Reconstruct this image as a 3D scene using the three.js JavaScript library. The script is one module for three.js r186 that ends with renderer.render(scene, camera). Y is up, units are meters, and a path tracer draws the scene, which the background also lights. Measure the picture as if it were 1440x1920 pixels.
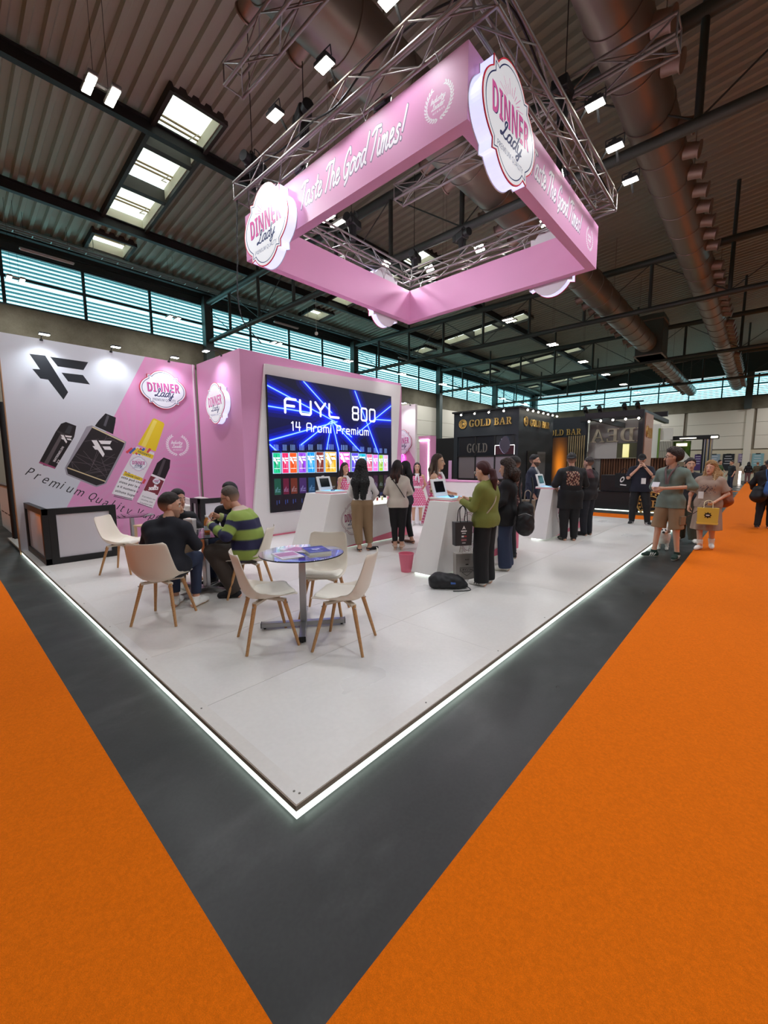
import * as THREE from 'three';
import { mergeGeometries, mergeVertices } from 'three/addons/utils/BufferGeometryUtils.js';
import { RoundedBoxGeometry } from 'three/addons/geometries/RoundedBoxGeometry.js';
import { RectAreaLightUniformsLib } from 'three/addons/lights/RectAreaLightUniformsLib.js';
import { FontLoader } from 'three/addons/loaders/FontLoader.js';
import { TextGeometry } from 'three/addons/geometries/TextGeometry.js';

// ------------------------------------------------------------------ camera, sky, exposure
const scene = new THREE.Scene();
const camera = new THREE.PerspectiveCamera(102.4878, 1440 / 1920, 0.05, 200);
camera.position.set(0, 1.65, 0);
camera.rotation.order = 'YXZ';
camera.rotation.set(THREE.MathUtils.degToRad(-6.655), THREE.MathUtils.degToRad(42.397), THREE.MathUtils.degToRad(-0.289));
const renderer = new THREE.WebGLRenderer({ antialias: true });
renderer.toneMapping = THREE.LinearToneMapping;
renderer.toneMappingExposure = 1.3;
renderer.shadowMap.enabled = true;
RectAreaLightUniformsLib.init();
scene.background = new THREE.Color().setRGB(0.76, 0.97, 1.02);   // overcast bright sky seen through blinds and skylights
scene.backgroundIntensity = 2.5;
const HIGHBAY = 126;        // hall luminaires
const FLOOD = 8;          // floodlights on the lighting truss
const SPOT = 1.9;            // arm spotlights over the panels

// ------------------------------------------------------------------ helpers
const V = (x, y, z) => new THREE.Vector3(x, y, z);
const P0 = 0.072;           // top of the stand's raised floor
let seed = 7;
const rnd = () => { seed = (seed * 1664525 + 1013904223) >>> 0; return seed / 4294967296; };
const rr = (a, b) => a + (b - a) * rnd();
const used = {};
function numbered(name) { const n = used[name] = (used[name] ?? -1) + 1; return n ? name + '_' + String(n).padStart(3, '0') : name; }
function tag(o, label, category, group, kind) {
  if (label) o.userData.label = label;
  if (category) o.userData.category = category;
  if (group) o.userData.group = group;
  if (kind) o.userData.kind = kind;
  return o;
}
function thing(name, label, category, pos = [0, 0, 0], turn = 0, group) {
  const o = new THREE.Group(); o.name = numbered(name); scene.add(o);
  o.position.set(...pos); o.rotation.y = turn; tag(o, label, category, group);
  return o;
}
function mesh(name, geo, mat, parent = scene) {
  if (Array.isArray(geo)) geo = M(geo);
  const m = new THREE.Mesh(geo, mat); m.name = parent === scene ? numbered(name) : name;
  m.castShadow = m.receiveShadow = true; parent.add(m); return m;
}
function struct(name, geo, mat) { const m = mesh(name, geo, mat); m.userData.kind = 'structure'; return m; }
function structGroup(name) { const g = new THREE.Group(); g.name = numbered(name); g.userData.kind = 'structure'; scene.add(g); return g; }
function clone(src, label, pos, turn, group) {
  const c = src.clone(); c.name = numbered(src.name.replace(/_\d{3}$/, '')); scene.add(c);
  if (pos) c.position.set(...pos); if (turn !== undefined) c.rotation.set(0, turn, 0);
  c.userData = { ...src.userData }; if (label) c.userData.label = label; if (group) c.userData.group = group;
  return c;
}
function M(geos) {
  const a = geos.filter(Boolean).map((g) => {
    g = g.index ? g.toNonIndexed() : g.clone();
    for (const k of Object.keys(g.attributes)) if (!['position', 'normal', 'uv'].includes(k)) g.deleteAttribute(k);
    if (!g.attributes.uv) g.setAttribute('uv', new THREE.BufferAttribute(new Float32Array(g.attributes.position.count * 2), 2));
    g.morphAttributes = {}; return g;
  });
  return mergeGeometries(a);
}
const box = (w, h, d, x = 0, y = 0, z = 0) => new THREE.BoxGeometry(w, h, d).translate(x, y, z);
const rbox = (w, h, d, r, x = 0, y = 0, z = 0, s = 2) => new RoundedBoxGeometry(w, h, d, s, r).translate(x, y, z);
const boxT = (x0, x1, y0, y1, z0, z1) => box(Math.abs(x1 - x0), Math.abs(y1 - y0), Math.abs(z1 - z0), (x0 + x1) / 2, (y0 + y1) / 2, (z0 + z1) / 2);
function bar(a, b, r, seg = 8, r2 = r) {
  a = Array.isArray(a) ? V(...a) : a; b = Array.isArray(b) ? V(...b) : b;
  const d = b.clone().sub(a), g = new THREE.CylinderGeometry(r2, r, d.length(), seg);
  g.applyQuaternion(new THREE.Quaternion().setFromUnitVectors(V(0, 1, 0), d.clone().normalize()));
  return g.translate((a.x + b.x) / 2, (a.y + b.y) / 2, (a.z + b.z) / 2);
}
function sqbar(a, b, w, h = w) {      // rectangular bar, h vertical
  a = V(...a); b = V(...b); const d = b.clone().sub(a), g = new THREE.BoxGeometry(w, h, d.length());
  const m = new THREE.Matrix4().lookAt(b, a, Math.abs(d.clone().normalize().y) > 0.99 ? V(1, 0, 0) : V(0, 1, 0));
  return g.applyMatrix4(m).translate((a.x + b.x) / 2, (a.y + b.y) / 2, (a.z + b.z) / 2);
}
function tube(pts, r, seg = 6, n = pts.length * 6, closed = false) {
  return new THREE.TubeGeometry(new THREE.CatmullRomCurve3(pts.map((p) => V(...p)), closed), n, r, seg, closed);
}
const lathe = (pts, seg = 24) => new THREE.LatheGeometry(pts.map((p) => new THREE.Vector2(...p)), seg);
const std = (color, roughness = 0.6, metalness = 0, extra = {}) => new THREE.MeshStandardMaterial({ color, roughness, metalness, ...extra });
const phys = (o) => new THREE.MeshPhysicalMaterial(o);
const glow = (color, k, base = '#ffffff') => new THREE.MeshStandardMaterial({ color: base, roughness: 0.5, emissive: color, emissiveIntensity: k });
// hexahedron from 8 corners (bottom 4 counter-clockwise seen from above, then top 4), flat shaded
function hexa(b, t) {
  const f = (p, q, r, s) => [p, q, r, p, r, s];
  const tri = [...f(b[0], b[1], t[1], t[0]), ...f(b[1], b[2], t[2], t[1]), ...f(b[2], b[3], t[3], t[2]), ...f(b[3], b[0], t[0], t[3]), ...f(t[0], t[1], t[2], t[3]), ...f(b[3], b[2], b[1], b[0])];
  const g = new THREE.BufferGeometry();
  g.setAttribute('position', new THREE.BufferAttribute(new Float32Array(tri.flat()), 3));
  g.setAttribute('uv', new THREE.BufferAttribute(new Float32Array(tri.length * 2), 2));
  g.computeVertexNormals(); return g;
}
// plane in a wall: origin o, u axis, v axis; polygon pts (u,v), thickness towards n
function slab(pts, depth, bevel = 0) {
  const s = new THREE.Shape(pts.map((p) => new THREE.Vector2(...p)));
  return new THREE.ExtrudeGeometry(s, { depth, bevelEnabled: bevel > 0, bevelSize: bevel, bevelThickness: bevel, bevelSegments: 1, curveSegments: 16 });
}
// orient a geometry made in (x right, y up, z out) so that it stands on a wall facing +x: right on the wall = -z
const onXWall = (g, X) => g.rotateY(Math.PI / 2).translate(X, 0, 0);   // (x,y,z) -> (X+z, y, -x)
// ------------------------------------------------------------------ noise and textures
const hsh = (i, j) => { let n = (i * 374761393 + j * 668265263) | 0; n = Math.imul(n ^ (n >>> 13), 1274126177); return ((n ^ (n >>> 16)) >>> 0) / 4294967296; };
function vnoise(x, y, per) {
  const i = Math.floor(x), j = Math.floor(y), f = x - i, g = y - j, u = f * f * (3 - 2 * f), v = g * g * (3 - 2 * g);
  const w = (a) => ((a % per) + per) % per, h = (a, b) => hsh(w(a), w(b) + 911);
  return (h(i, j) * (1 - u) + h(i + 1, j) * u) * (1 - v) + (h(i, j + 1) * (1 - u) + h(i + 1, j + 1) * u) * v;
}
function fbm(x, y, per, oct) { let s = 0, a = 0.5, t = 0; for (let k = 0; k < oct; k++) { s += a * vnoise(x, y, per); t += a; x *= 2; y *= 2; per *= 2; a *= 0.5; } return s / t; }
const n3 = (x, y, z) => Math.sin(x * 1.7 + 1.3 * Math.sin(y * 1.1 + z)) * Math.sin(y * 1.9 + 1.1 * Math.sin(z * 1.3 + x)) * Math.sin(z * 1.6 + 1.2 * Math.sin(x * 1.2 + y));
function dataTex(n, fn, srgb, rep = 1) {
  const d = new Uint8Array(n * n * 4);
  for (let j = 0; j < n; j++) for (let i = 0; i < n; i++) { const c = fn(i / n, j / n), k = (j * n + i) * 4; d[k] = c[0]; d[k + 1] = c[1]; d[k + 2] = c[2]; d[k + 3] = 255; }
  const t = new THREE.DataTexture(d, n, n); t.wrapS = t.wrapT = THREE.RepeatWrapping; t.magFilter = THREE.LinearFilter; t.minFilter = THREE.LinearMipmapLinearFilter; t.generateMipmaps = true;
  if (srgb) t.colorSpace = THREE.SRGBColorSpace; t.repeat.set(rep, rep); t.needsUpdate = true; return t;
}
function canvasTex(w, h, draw) {
  const c = document.createElement('canvas'); c.width = w; c.height = h; const x = c.getContext('2d'); draw(x, w, h);
  const t = new THREE.CanvasTexture(c); t.colorSpace = THREE.SRGBColorSpace; t.anisotropy = 8; return t;
}
const box01 = (g, sx, sy, ox = 0, oy = 0, ax = 'x', ay = 'y') => {   // planar uv from two of the geometry's own axes
  const p = g.attributes.position, ix = 'xyz'.indexOf(ax), iy = 'xyz'.indexOf(ay), a = new Float32Array(p.count * 2);
  for (let i = 0; i < p.count; i++) { a[2 * i] = (p.array[3 * i + ix] - ox) * sx; a[2 * i + 1] = (p.array[3 * i + iy] - oy) * sy; }
  g.setAttribute('uv', new THREE.BufferAttribute(a, 2)); return g;
};
// stroked lettering: a slanted script and a wide technical face, both drawn as strokes
const SCRIPT = {
  a: [1.02, '.75,.92 .42,1 .1,.6 .15,.1 .45,.06 .72,.55 .8,.98|.8,.98 .74,.25 .92,.02 1.1,.2'], s: [.78, '.62,.9 .38,1 .2,.75 .55,.42 .45,.05 .08,.1'], t: [.66, '.38,1.6 .25,.3 .4,.02 .66,.2|.02,1.05 .66,1.12'],
  e: [.8, '.1,.5 .5,.62 .56,.92 .32,1 .1,.5 .25,.05 .55,.05 .82,.3'], h: [.92, '.1,0 .15,1 .3,1.9|.12,.6 .45,1 .65,.8 .6,.2 .75,.02 .92,.2'], o: [.86, '.45,1 .1,.6 .2,.05 .55,.1 .75,.6 .45,1 .85,.85'],
  d: [1, '.75,.92 .42,1 .1,.5 .3,.02 .7,.5 .98,1.9|.8,.9 .75,.2 1,.05'], i: [.46, '.15,1 .12,.2 .3,.02 .46,.2|.22,1.42 .26,1.5'], m: [1.18, '.1,0 .15,1|.12,.6 .4,1 .5,.8 .45,0|.48,.6 .8,1 .9,.8 .85,.2 1,.02 1.18,.2'],
  T: [1.0, '-.05,1.6 .4,1.85 1.2,1.8|.65,1.82 .5,.8 .25,0'], G: [1.1, '1,1.45 .8,1.85 .3,1.5 .08,.6 .4,0 .85,.3 .92,.8 .55,.82|.92,.8 .9,-.1 .55,-.45'], L: [1.08, '.58,1.08 .36,1.35 .42,1.78 .68,1.85 .72,1.5 .5,.8 .22,.15 -.05,.02 -.12,.22 .12,.3 .5,.08 .85,0 1.12,.25'],
  y: [.9, '.1,1 .15,.3 .4,.05 .72,.6|.8,1 .65,0 .4,-.75 .1,-.5 .55,0 .95,.25'], '!': [.5, '.42,1.8 .22,.5|.13,.1 .15,.04'], I: [.5, '.36,1.8 .2,0'], n: [.92, '.1,0 .15,1|.12,.6 .45,1 .65,.8 .6,.2 .75,.02 .92,.2'],
  l: [.5, '.1,.4 .5,1.6 .35,1.9 .18,1 .15,.2 .3,.02 .5,.2'], u: [.96, '.1,1 .12,.2 .4,.02 .7,.6|.74,1 .7,.2 .85,.02 1,.2'], r: [.62, '.1,0 .15,1|.13,.6 .4,1 .62,.9'], ' ': [.5, ''],
};
const TECH = {
  F: [1, '.95,1 .15,1 0,.85 0,0|0,.5 .8,.5'], U: [1.1, '0,1 0,.12 .12,0 .88,0 1,.12 1,1'], Y: [1.05, '0,1 .5,.45 1,1|.5,.45 .5,0'], L: [1, '0,1 0,.12 .12,0 1,0'], 8: [.75, '.1,.52 0,.62 0,.9 .1,1 .55,1 .65,.9 .65,.62 .55,.52 .1,.52 0,.42 0,.1 .1,0 .55,0 .65,.1 .65,.42 .55,.52'],
  0: [.75, '.1,0 .55,0 .65,.1 .65,.9 .55,1 .1,1 0,.9 0,.1 .1,0'], 1: [.4, '0,.85 .2,1 .2,0'], 4: [.8, '.55,0 .55,1|.1,1 .02,.4 .7,.4'], A: [.85, '0,0 0,.85 .15,1 .6,1 .75,.85 .75,0|0,.45 .75,.45'], r: [.5, '0,0 0,.5 .12,.65 .45,.65'],
  o: [.75, '.1,0 .5,0 .62,.1 .62,.55 .5,.65 .1,.65 0,.55 0,.1 .1,0'], m: [.98, '0,0 0,.65 .76,.65 .85,.55 .85,0|.43,.65 .43,0'], i: [.22, '.05,0 .05,.65|.05,.88 .05,.92'], P: [.82, '0,0 0,1 .6,1 .72,.9 .72,.5 .6,.4 0,.4'], e: [.75, '.6,0 .1,0 0,.1 0,.55 .1,.65 .5,.65 .62,.55 .62,.33 0,.33'], u: [.75, '0,.65 0,.1 .1,0 .62,0 .62,.65'], ' ': [.45, ''],
};
function strokes(x, font, text, px, py, h, wid, color, slant = 0, smooth = true, gap = 0) {   // h = size of one unit in pixels
  x.save(); x.translate(px, py); x.lineCap = x.lineJoin = 'round'; x.lineWidth = wid; x.strokeStyle = color; let w = 0;
  for (const c of text) {
    const g = font[c]; if (!g) continue;
    for (const s of g[1].split('|')) {
      if (!s) continue; const p = s.split(' ').map((q) => q.split(',').map(Number)).map(([a, b]) => [(w + a + slant * b) * h, -b * h]);
      x.beginPath(); x.moveTo(...p[0]);
      if (!smooth || p.length < 3) for (const q of p.slice(1)) x.lineTo(...q);
      else { const c3 = new THREE.CatmullRomCurve3(p.map((q) => V(q[0], q[1], 0))).getPoints(p.length * 8); for (const q of c3) x.lineTo(q.x, q.y); }
      x.stroke();
    }
    w += g[0] + gap;
  }
  x.restore(); return w * h;
}
// text at any size: drawn at 40 px and scaled, so that small units keep their place
function put(x, s, a, b, size, bold) { x.save(); x.translate(a, b); x.scale(size / 40, size / 40); x.font = (bold ? 'bold ' : '') + '40px sans-serif'; x.fillText(s, 0, 0); x.restore(); }
const sWidth = (font, text, gap = 0) => [...text].reduce((w, c) => w + (font[c] ? font[c][0] + gap : 0), 0);
// ------------------------------------------------------------------ shared materials
const PINK = '#dd9cc4', NAVY = '#27305c';
const m = {
  white: std('#e9e6e3', 0.45), offwhite: std('#e4dfd6', 0.4), pink: std(PINK, 0.55), pinkKick: std('#e0728a', 0.55), black: std('#0e0e10', 0.45), blackMatt: std('#131315', 0.85), darkSteel: std('#3b403e', 0.5, 0.35),
  alu: std('#8f8a88', 0.42, 0.7), chrome: std('#a9a9ab', 0.3, 0.85), wood: null, wire: std('#26282a', 0.5, 0.4), cable: std('#151517', 0.7), rubber: std('#191919', 0.8), gold: std('#d9b46a', 0.35, 0.7),
  glass: phys({ color: '#e8f4f2', roughness: 0.02, transmission: 1, thickness: 0, ior: 1.5 }),
  lampGlow: glow('#fff6e6', 14), ledGlow: glow('#eafff4', 1.7), warmGlow: glow('#ffe9c8', 8),
};
{
  const grain = dataTex(256, (u, v) => { const k = fbm(u * 4, v * 40, 4, 4) * 0.6 + vnoise(u * 8, v * 90, 8) * 0.4; return [168 + 40 * k, 120 + 38 * k, 76 + 30 * k]; }, true);
  m.wood = new THREE.MeshStandardMaterial({ map: grain, roughness: 0.5 });
}
// ------------------------------------------------------------------ hall floor, carpets
{
  const worn = dataTex(1024, (u, v) => {
    let k = fbm(u * 5, v * 5, 5, 6), s = Math.max(0, fbm(u * 18 + 3, v * 9, 9, 4) - 0.56) * 5, q = vnoise(u * 300, v * 300, 300);
    k = 26 + 12 * k + 12 * s + (q - 0.5) * 7; return [k, k + 1, k - 1];
  }, true);
  const gloss = dataTex(512, (u, v) => { const k = 80 + 120 * fbm(u * 6 + 2, v * 6, 6, 5); return [k, k, k]; }, false);
  const g = new THREE.PlaneGeometry(45, 64).rotateX(-Math.PI / 2).translate(0, 0, -18.5); box01(g, 1 / 3, 1 / 3, 0, 0, 'x', 'z');
  const slabG = boxT(-22.5, 22.5, -0.3, -0.004, -50.5, 13.5);
  const fl = struct('floor', M([slabG, g]), new THREE.MeshStandardMaterial({ map: worn, roughnessMap: gloss, roughness: 0.85 }));
  const fib = dataTex(512, (u, v) => { const k = 0.96 + 0.16 * (hsh(Math.floor(u * 512), Math.floor(v * 512)) - 0.5) + 0.06 * (vnoise(u * 60, v * 60, 60) - 0.5); return [232 * k, 112 * k, 8 * k]; }, true);
  const fibB = dataTex(512, (u, v) => { const k = 255 * (0.5 * hsh(Math.floor(u * 512), Math.floor(v * 512)) + 0.5 * vnoise(u * 170, v * 170, 170)); return [k, k, k]; }, false);
  const cm = phys({ map: fib, bumpMap: fibB, bumpScale: 0.0012, roughness: 0.96, specularIntensity: 0.25 });
  const carpet = (x0, x1, z0, z1, label) => {
    const c = mesh('carpet_runner', box01(boxT(x0, x1, 0.0006, 0.004, z0, z1), 1.6, 1.6, 0, 0, 'x', 'z'), cm); return tag(c, label, 'carpet');
  };
  carpet(-0.83, 3.6, -0.536, -46.5, 'long orange carpet aisle on the right receding to the back wall of the hall');
  carpet(-20, 3.6, -0.536, 4.5, 'orange carpet aisle in the left foreground corner of the picture');
  carpet(-14, -0.83, -13.35, -14.9, 'narrow orange carpet cross aisle between the white platform and the black stand');
  carpet(-3.4, -0.83, -30.4, -31.1, 'thin orange carpet strip far off, joining the long aisle from the left');
  const grass = mesh('artificial_grass', boxT(-5.2, -2.3, 0.0006, 0.02, -27.5, -36), std('#4f7a2c', 0.95)); tag(grass, 'patch of green artificial grass on the floor beside the far end of the orange aisle', 'artificial grass', null, 'stuff');
}
// ------------------------------------------------------------------ walls with clerestory windows
const roofY = (x) => (x < 2 ? 9.95 + 0.08 * (x + 20.5) : 9.95 + 0.08 * (24.5 - x));
const conc = dataTex(256, (u, v) => { const k = 92 + 34 * fbm(u * 6, v * 6, 6, 5) + 8 * (vnoise(u * 90, v * 90, 90) - 0.5); return [k, k - 6, k - 24]; }, true);
const mConc = new THREE.MeshStandardMaterial({ map: conc, roughness: 0.9 });
const mPanel = new THREE.MeshStandardMaterial({ color: '#dcd5c4', roughness: 0.85 });
const mFascia = std('#34403c', 0.6, 0.2);
{
  const wl = struct('wall_left', [boxT(-20.9, -20.62, 0, 6.3, -49.3, 12)], std('#8f8878', 0.9));
  mesh('concrete_band', box01(boxT(-20.9, -20.5, 6.3, 7.42, -49.3, 12), 0.4, 0.4, 0, 0, 'z', 'y'), mConc, wl);
  mesh('fascia', [boxT(-20.9, -20.5, 9.38, 10.6, -49.3, 12), boxT(-20.55, -20.35, 9.6, 9.8, -49, 12)], mFascia, wl);
  const pg = [box(0.12, 1.13, 4.84)]; 
  for (let k = 0; k < 6; k++) for (let j = 0; j < 4; j++) { const b = mesh('wall_panel', pg[0], mPanel, wl); b.position.set(-20.56, 5.72 - 1.15 * j, -21.8 - 4.875 * k); }
  const wb = struct('wall_back', [boxT(-20.9, 21, 0, 6.3, -49.5, -49.14)], std('#8f8878', 0.9));
  mesh('concrete_band', box01(boxT(-20.9, 21, 6.3, 7.4, -49.5, -49), 0.4, 0.4, 0, 0, 'x', 'y'), mConc, wb);
  mesh('fascia', [boxT(-20.9, 21, 9.45, 12.4, -49.5, -49)], mFascia, wb);
  mesh('dado', [boxT(-20.9, 21, 0, 2.75, -49.2, -49)], std('#cfc3a8', 0.85), wb);
  for (let k = 0; k < 5; k++) for (let j = 0; j < 3; j++) { const b = mesh('wall_panel', k === 4 || k === 3 ? box(4.4, 1.13, 0.12) : box(4.84, 1.13, 0.12), mPanel, wb); b.position.set(-18 + 4.9 * k, 5.72 - 1.15 * j, -49.06); }
  for (const x of [-1.05]) mesh('pilaster', box(0.5, 6.3, 0.25, x, 3.15, -49), mPanel, wb);
  struct('wall_right', [boxT(20.5, 20.9, 0, 12, -49.3, 12)], std('#a39c8c', 0.9));
  struct('wall_front', [boxT(-20.9, 20.9, 0, 12.5, 12, 12.4)], std('#a39c8c', 0.9));
}
{
  const W = 2.44, y0 = 7.42, y1 = 9.38;
  const mTint = phys({ color: '#d4f0f2', roughness: 0.04, transmission: 1, thickness: 0, ior: 1.5 }), mFrame = std('#2e3a3c', 0.5, 0.3), mSlat = phys({ color: '#84aeb4', roughness: 0.85, transmission: 0.22, thickness: 0 });
  const fr = M([box(0.09, y1 - y0, 0.1, 0, (y0 + y1) / 2, -W / 2), box(0.08, 0.07, W, 0, y0 + 0.035, 0), box(0.08, 0.09, W, 0, (y0 + y1) / 2 + 0.05, 0), box(0.08, 0.07, W, 0, y1 - 0.035, 0)]);
  const paneL = box(0.008, 0.98, W - 0.1, 0.0, y0 + 0.53, 0), paneU = box(0.008, 0.82, W - 0.1, 0, y1 - 0.48, 0);
  const sl = []; for (let k = 0; k < 13; k++) { const y = y0 + 0.1 + k * 0.146; if (Math.abs(y - (y0 + y1) / 2 - 0.05) < 0.07) continue; sl.push(new THREE.BoxGeometry(0.11, 0.01, W - 0.04).rotateZ(0.36).translate(-0.14, y, 0)); }
  const slG = M(sl); let n = 0;
  function win(x, z, turn) {
    const w = structGroup('window_' + (++n)); w.position.set(x, 0, z); w.rotation.y = turn;
    mesh('frame', fr, mFrame, w); mesh('pane', paneL, mTint, w); mesh('pane', paneU, mTint, w);
    const s = mesh('louvre_blades', slG, mSlat, w); s.userData.kind = 'stuff';
  }
  for (let k = 0; k < 22; k++) win(-20.6, 3.77 - k * W, 0);
  for (let k = 0; k < 15; k++) win(-19 + k * W, -49.2, -Math.PI / 2);
  const fill = struct('wall_corner', [boxT(-20.9, -20.2, 7.4, 9.5, -49.4, -48.7), boxT(-20.9, -20.5, 7.4, 9.4, 5, 12), boxT(16.4, 21, 7.4, 9.5, -49.4, -49)], mFascia);
}
// ------------------------------------------------------------------ roof: corrugated sheets, purlins, skylights
{
  const deck = structGroup('ceiling'), mDeck = std('#a8aa9a', 0.6, 0.15), mDeck2 = std('#a0a293', 0.6, 0.15);
  const sheet = (x0, x1, z0, z1, alt) => {
    const pos = [], n = Math.max(1, Math.round((z0 - z1) / 0.33)), p = (z0 - z1) / n;
    const prof = [[0, 0], [0.3, 0], [0.42, 0.1], [0.88, 0.1], [1, 0]];
    for (let k = 0; k < n; k++) for (let j = 0; j < 4; j++) {
      const za = z0 - (k + prof[j][0]) * p, zb = z0 - (k + prof[j + 1][0]) * p, ya = prof[j][1], yb = prof[j + 1][1];
      const a = [x0, roofY(x0) + ya, za], b = [x1, roofY(x1) + ya, za], c = [x1, roofY(x1) + yb, zb], d = [x0, roofY(x0) + yb, zb];
      pos.push(...a, ...b, ...c, ...a, ...c, ...d);
    }
    const g = new THREE.BufferGeometry(); g.setAttribute('position', new THREE.BufferAttribute(new Float32Array(pos), 3)); g.setAttribute('uv', new THREE.BufferAttribute(new Float32Array(pos.length / 3 * 2), 2)); g.computeVertexNormals();
    const s = mesh('roof_sheet', g, alt ? mDeck2 : mDeck, deck); s.material.side = THREE.DoubleSide;
  };
  const XS = [-20.9, -19.75, -18.5, -17.35, -11.2, 2], SKY = []; let z = 12.4;
  for (let k = -1; k < 5; k++) {
    const zc = -5.4 - 10.0 * k, a = zc + 0.63, b = zc - 0.63;
    sheet(-20.9, 2, z, a, k & 1); sheet(2, 21, z, b, !(k & 1));
    sheet(XS[0], XS[1], a, b); sheet(XS[2], XS[3], a, b); sheet(XS[4], XS[5], a, b); SKY.push(zc); z = b;
  }
  sheet(-20.9, 2, z, -49.5, 1); sheet(2, 21, z, -49.5, 0);
  const mPur = std('#2b2c2b', 0.6, 0.3);
  for (const x of [-19.95, -17.3, -12.45, -7.6, -2.75, 2.1, 7, 12, 17]) {
    const y = roofY(x) - 0.02; mesh('purlin', [boxT(x - 0.09, x + 0.09, y - 0.03, y, -49.2, 12), boxT(x - 0.012, x + 0.012, y - 0.3, y, -49.2, 12), boxT(x - 0.09, x + 0.09, y - 0.32, y - 0.29, -49.2, 12)], mPur, deck);
  }
  // skylights: kerb, translucent tilted panes, glazing bars, opener arm
  const mKerb = std('#3c3a36', 0.6, 0.2), mCream = std('#d5d0bc', 0.7), mPane = phys({ color: '#fffaf0', roughness: 0.75, transmission: 0.75, thickness: 0 }), mBar = std('#8a7550', 0.6);
  let n = 40;
  for (const zc of SKY) for (const [x0, x1, np] of [[-17.35, -11.2, 3], [-19.75, -18.5, 1]]) {
    const w = structGroup('window_' + (n++)); const t = 0.63, L = x1 - x0;
    w.position.set(x0, roofY(x0), zc); w.rotation.z = Math.atan(0.08);
    mesh('kerb', [boxT(-0.08, L + 0.08, -0.12, 0.35, t, t + 0.1), boxT(-0.08, L + 0.08, -0.12, 0.35, -t - 0.1, -t), boxT(-0.1, 0, -0.12, 0.35, -t, t), boxT(L, L + 0.1, -0.12, 0.35, -t, t)], mKerb, w);
    mesh('kerb_lining', [boxT(0, L, 0, 0.34, -t, -t + 0.02), boxT(0, 0.02, 0, 0.34, -t, t)], mCream, w);
    for (let i = 0; i < np; i++) {
      const a = L / np * i, b = a + L / np;
      if (i) mesh('crossbar', [boxT(a - 0.09, a + 0.09, -0.1, 0.3, -t, t)], mKerb, w);
      mesh('pane', boxT(a + 0.05, b - 0.05, 0.36, 0.368, -t, t), mPane, w);
      for (const f of [0.3, 0.38, 0.8]) mesh('glazing_bar', boxT(a + (b - a) * f, a + (b - a) * f + 0.035, 0.3, 0.34, -t, t), mBar, w);
      mesh('opener_arm', [bar([a + 0.5, 0.28, -t + 0.1], [a + 0.75, 0.1, -t + 0.35], 0.015, 6), bar([a + 0.75, 0.1, -t + 0.35], [a + 0.9, 0.28, -t + 0.12], 0.012, 6)], mCream, w);
    }
  }
}
// ------------------------------------------------------------------ roof trusses on steel columns
{
  const mt = std('#4a524e', 0.5, 0.4), zs = [-9.63, -19.39, -29.15, -38.9], words4 = ['nearest to the camera, passing behind the pink ring', 'second from the camera', 'third from the camera', 'farthest from the camera, before the back wall'];
  const postG = new THREE.CylinderGeometry(0.065, 0.065, 1.75, 8), proto = { i: 0 };
  const low = new THREE.CylinderGeometry(0.1, 0.1, 40.6, 12).rotateZ(Math.PI / 2), top = new THREE.CylinderGeometry(0.13, 0.13, 40.6, 12).rotateZ(Math.PI / 2);
  zs.forEach((z, i) => {
    const t = thing('roof_truss', 'grey tubular roof truss spanning the hall, ' + words4[i], 'roof truss', [0, 7.57, z]);
    mesh('bottom_chord', low, mt, t); mesh('top_chord', top, mt, t).position.y = 1.75;
    for (let k = 0; k < 16; k++) {
      const x = -18.07 + 2.4 * k, p = mesh('post', postG, mt, t); p.position.set(x, 0.87, 0);
      if (k < 15) mesh('tie_rod', bar([x + (k & 1 ? 2.4 : 0), 1.7, 0], [x + (k & 1 ? 0 : 2.4), 0.05, 0], 0.018, 5), mt, t);
      if (k & 1) { const h = roofY(x) - 0.4 - 9.32; if (h > 0.15) mesh('upper_post', bar([x, 1.8, 0], [x, 1.75 + h + 0.1, 0], 0.06, 8), mt, t); }
    }
    mesh('tie_rod', bar([-20.4, 1.65, 0], [-18.07, 0.05, 0], 0.018, 5), mt, t);
    const c = struct('column', [boxT(-20.45, -20.1, 0, 9.6, z - 0.2, z + 0.2)], mt);
  });
  struct('column', [boxT(-20.45, -20.1, 0, 9.6, -0.08, 0.32)], mt);
  struct('column', [boxT(-1.5, -1.0, 6.3, 9.5, -48.95, -48.7)], mt);
}
{ // cable trays below the roof edge and pipe rails
  const mr = std('#8f9a94', 0.5, 0.4);
  [[-19.25, 9.6, 'upper of two long grey cable trays under the roof edge over the left windows'], [-18.72, 9.3, 'lower of two long grey cable trays under the roof edge over the left windows']].forEach(([x, y, l], i) => {
    const t = thing('cable_tray', l, 'cable tray', [x, y, 0]);
    mesh('rail', [boxT(-0.1, -0.09, 0, 0.07, -48, 8)], mr, t); mesh('rail', [boxT(0.09, 0.1, 0, 0.07, -48, 8)], mr, t);
    const r = []; for (let z = 7.5; z > -40; z -= 0.5) r.push(box(0.19, 0.012, 0.03, 0, 0.006, z)); const s = mesh('rungs', r, mr, t); s.userData.kind = 'stuff';
    const hg = []; for (let z = 5; z > -47; z -= 4.87) hg.push(bar([0, 0.05, z], [0, roofY(x) - y, z], 0.01, 5)); hg.forEach((g) => mesh('hanger', g, mr, t));
  });
}
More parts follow.
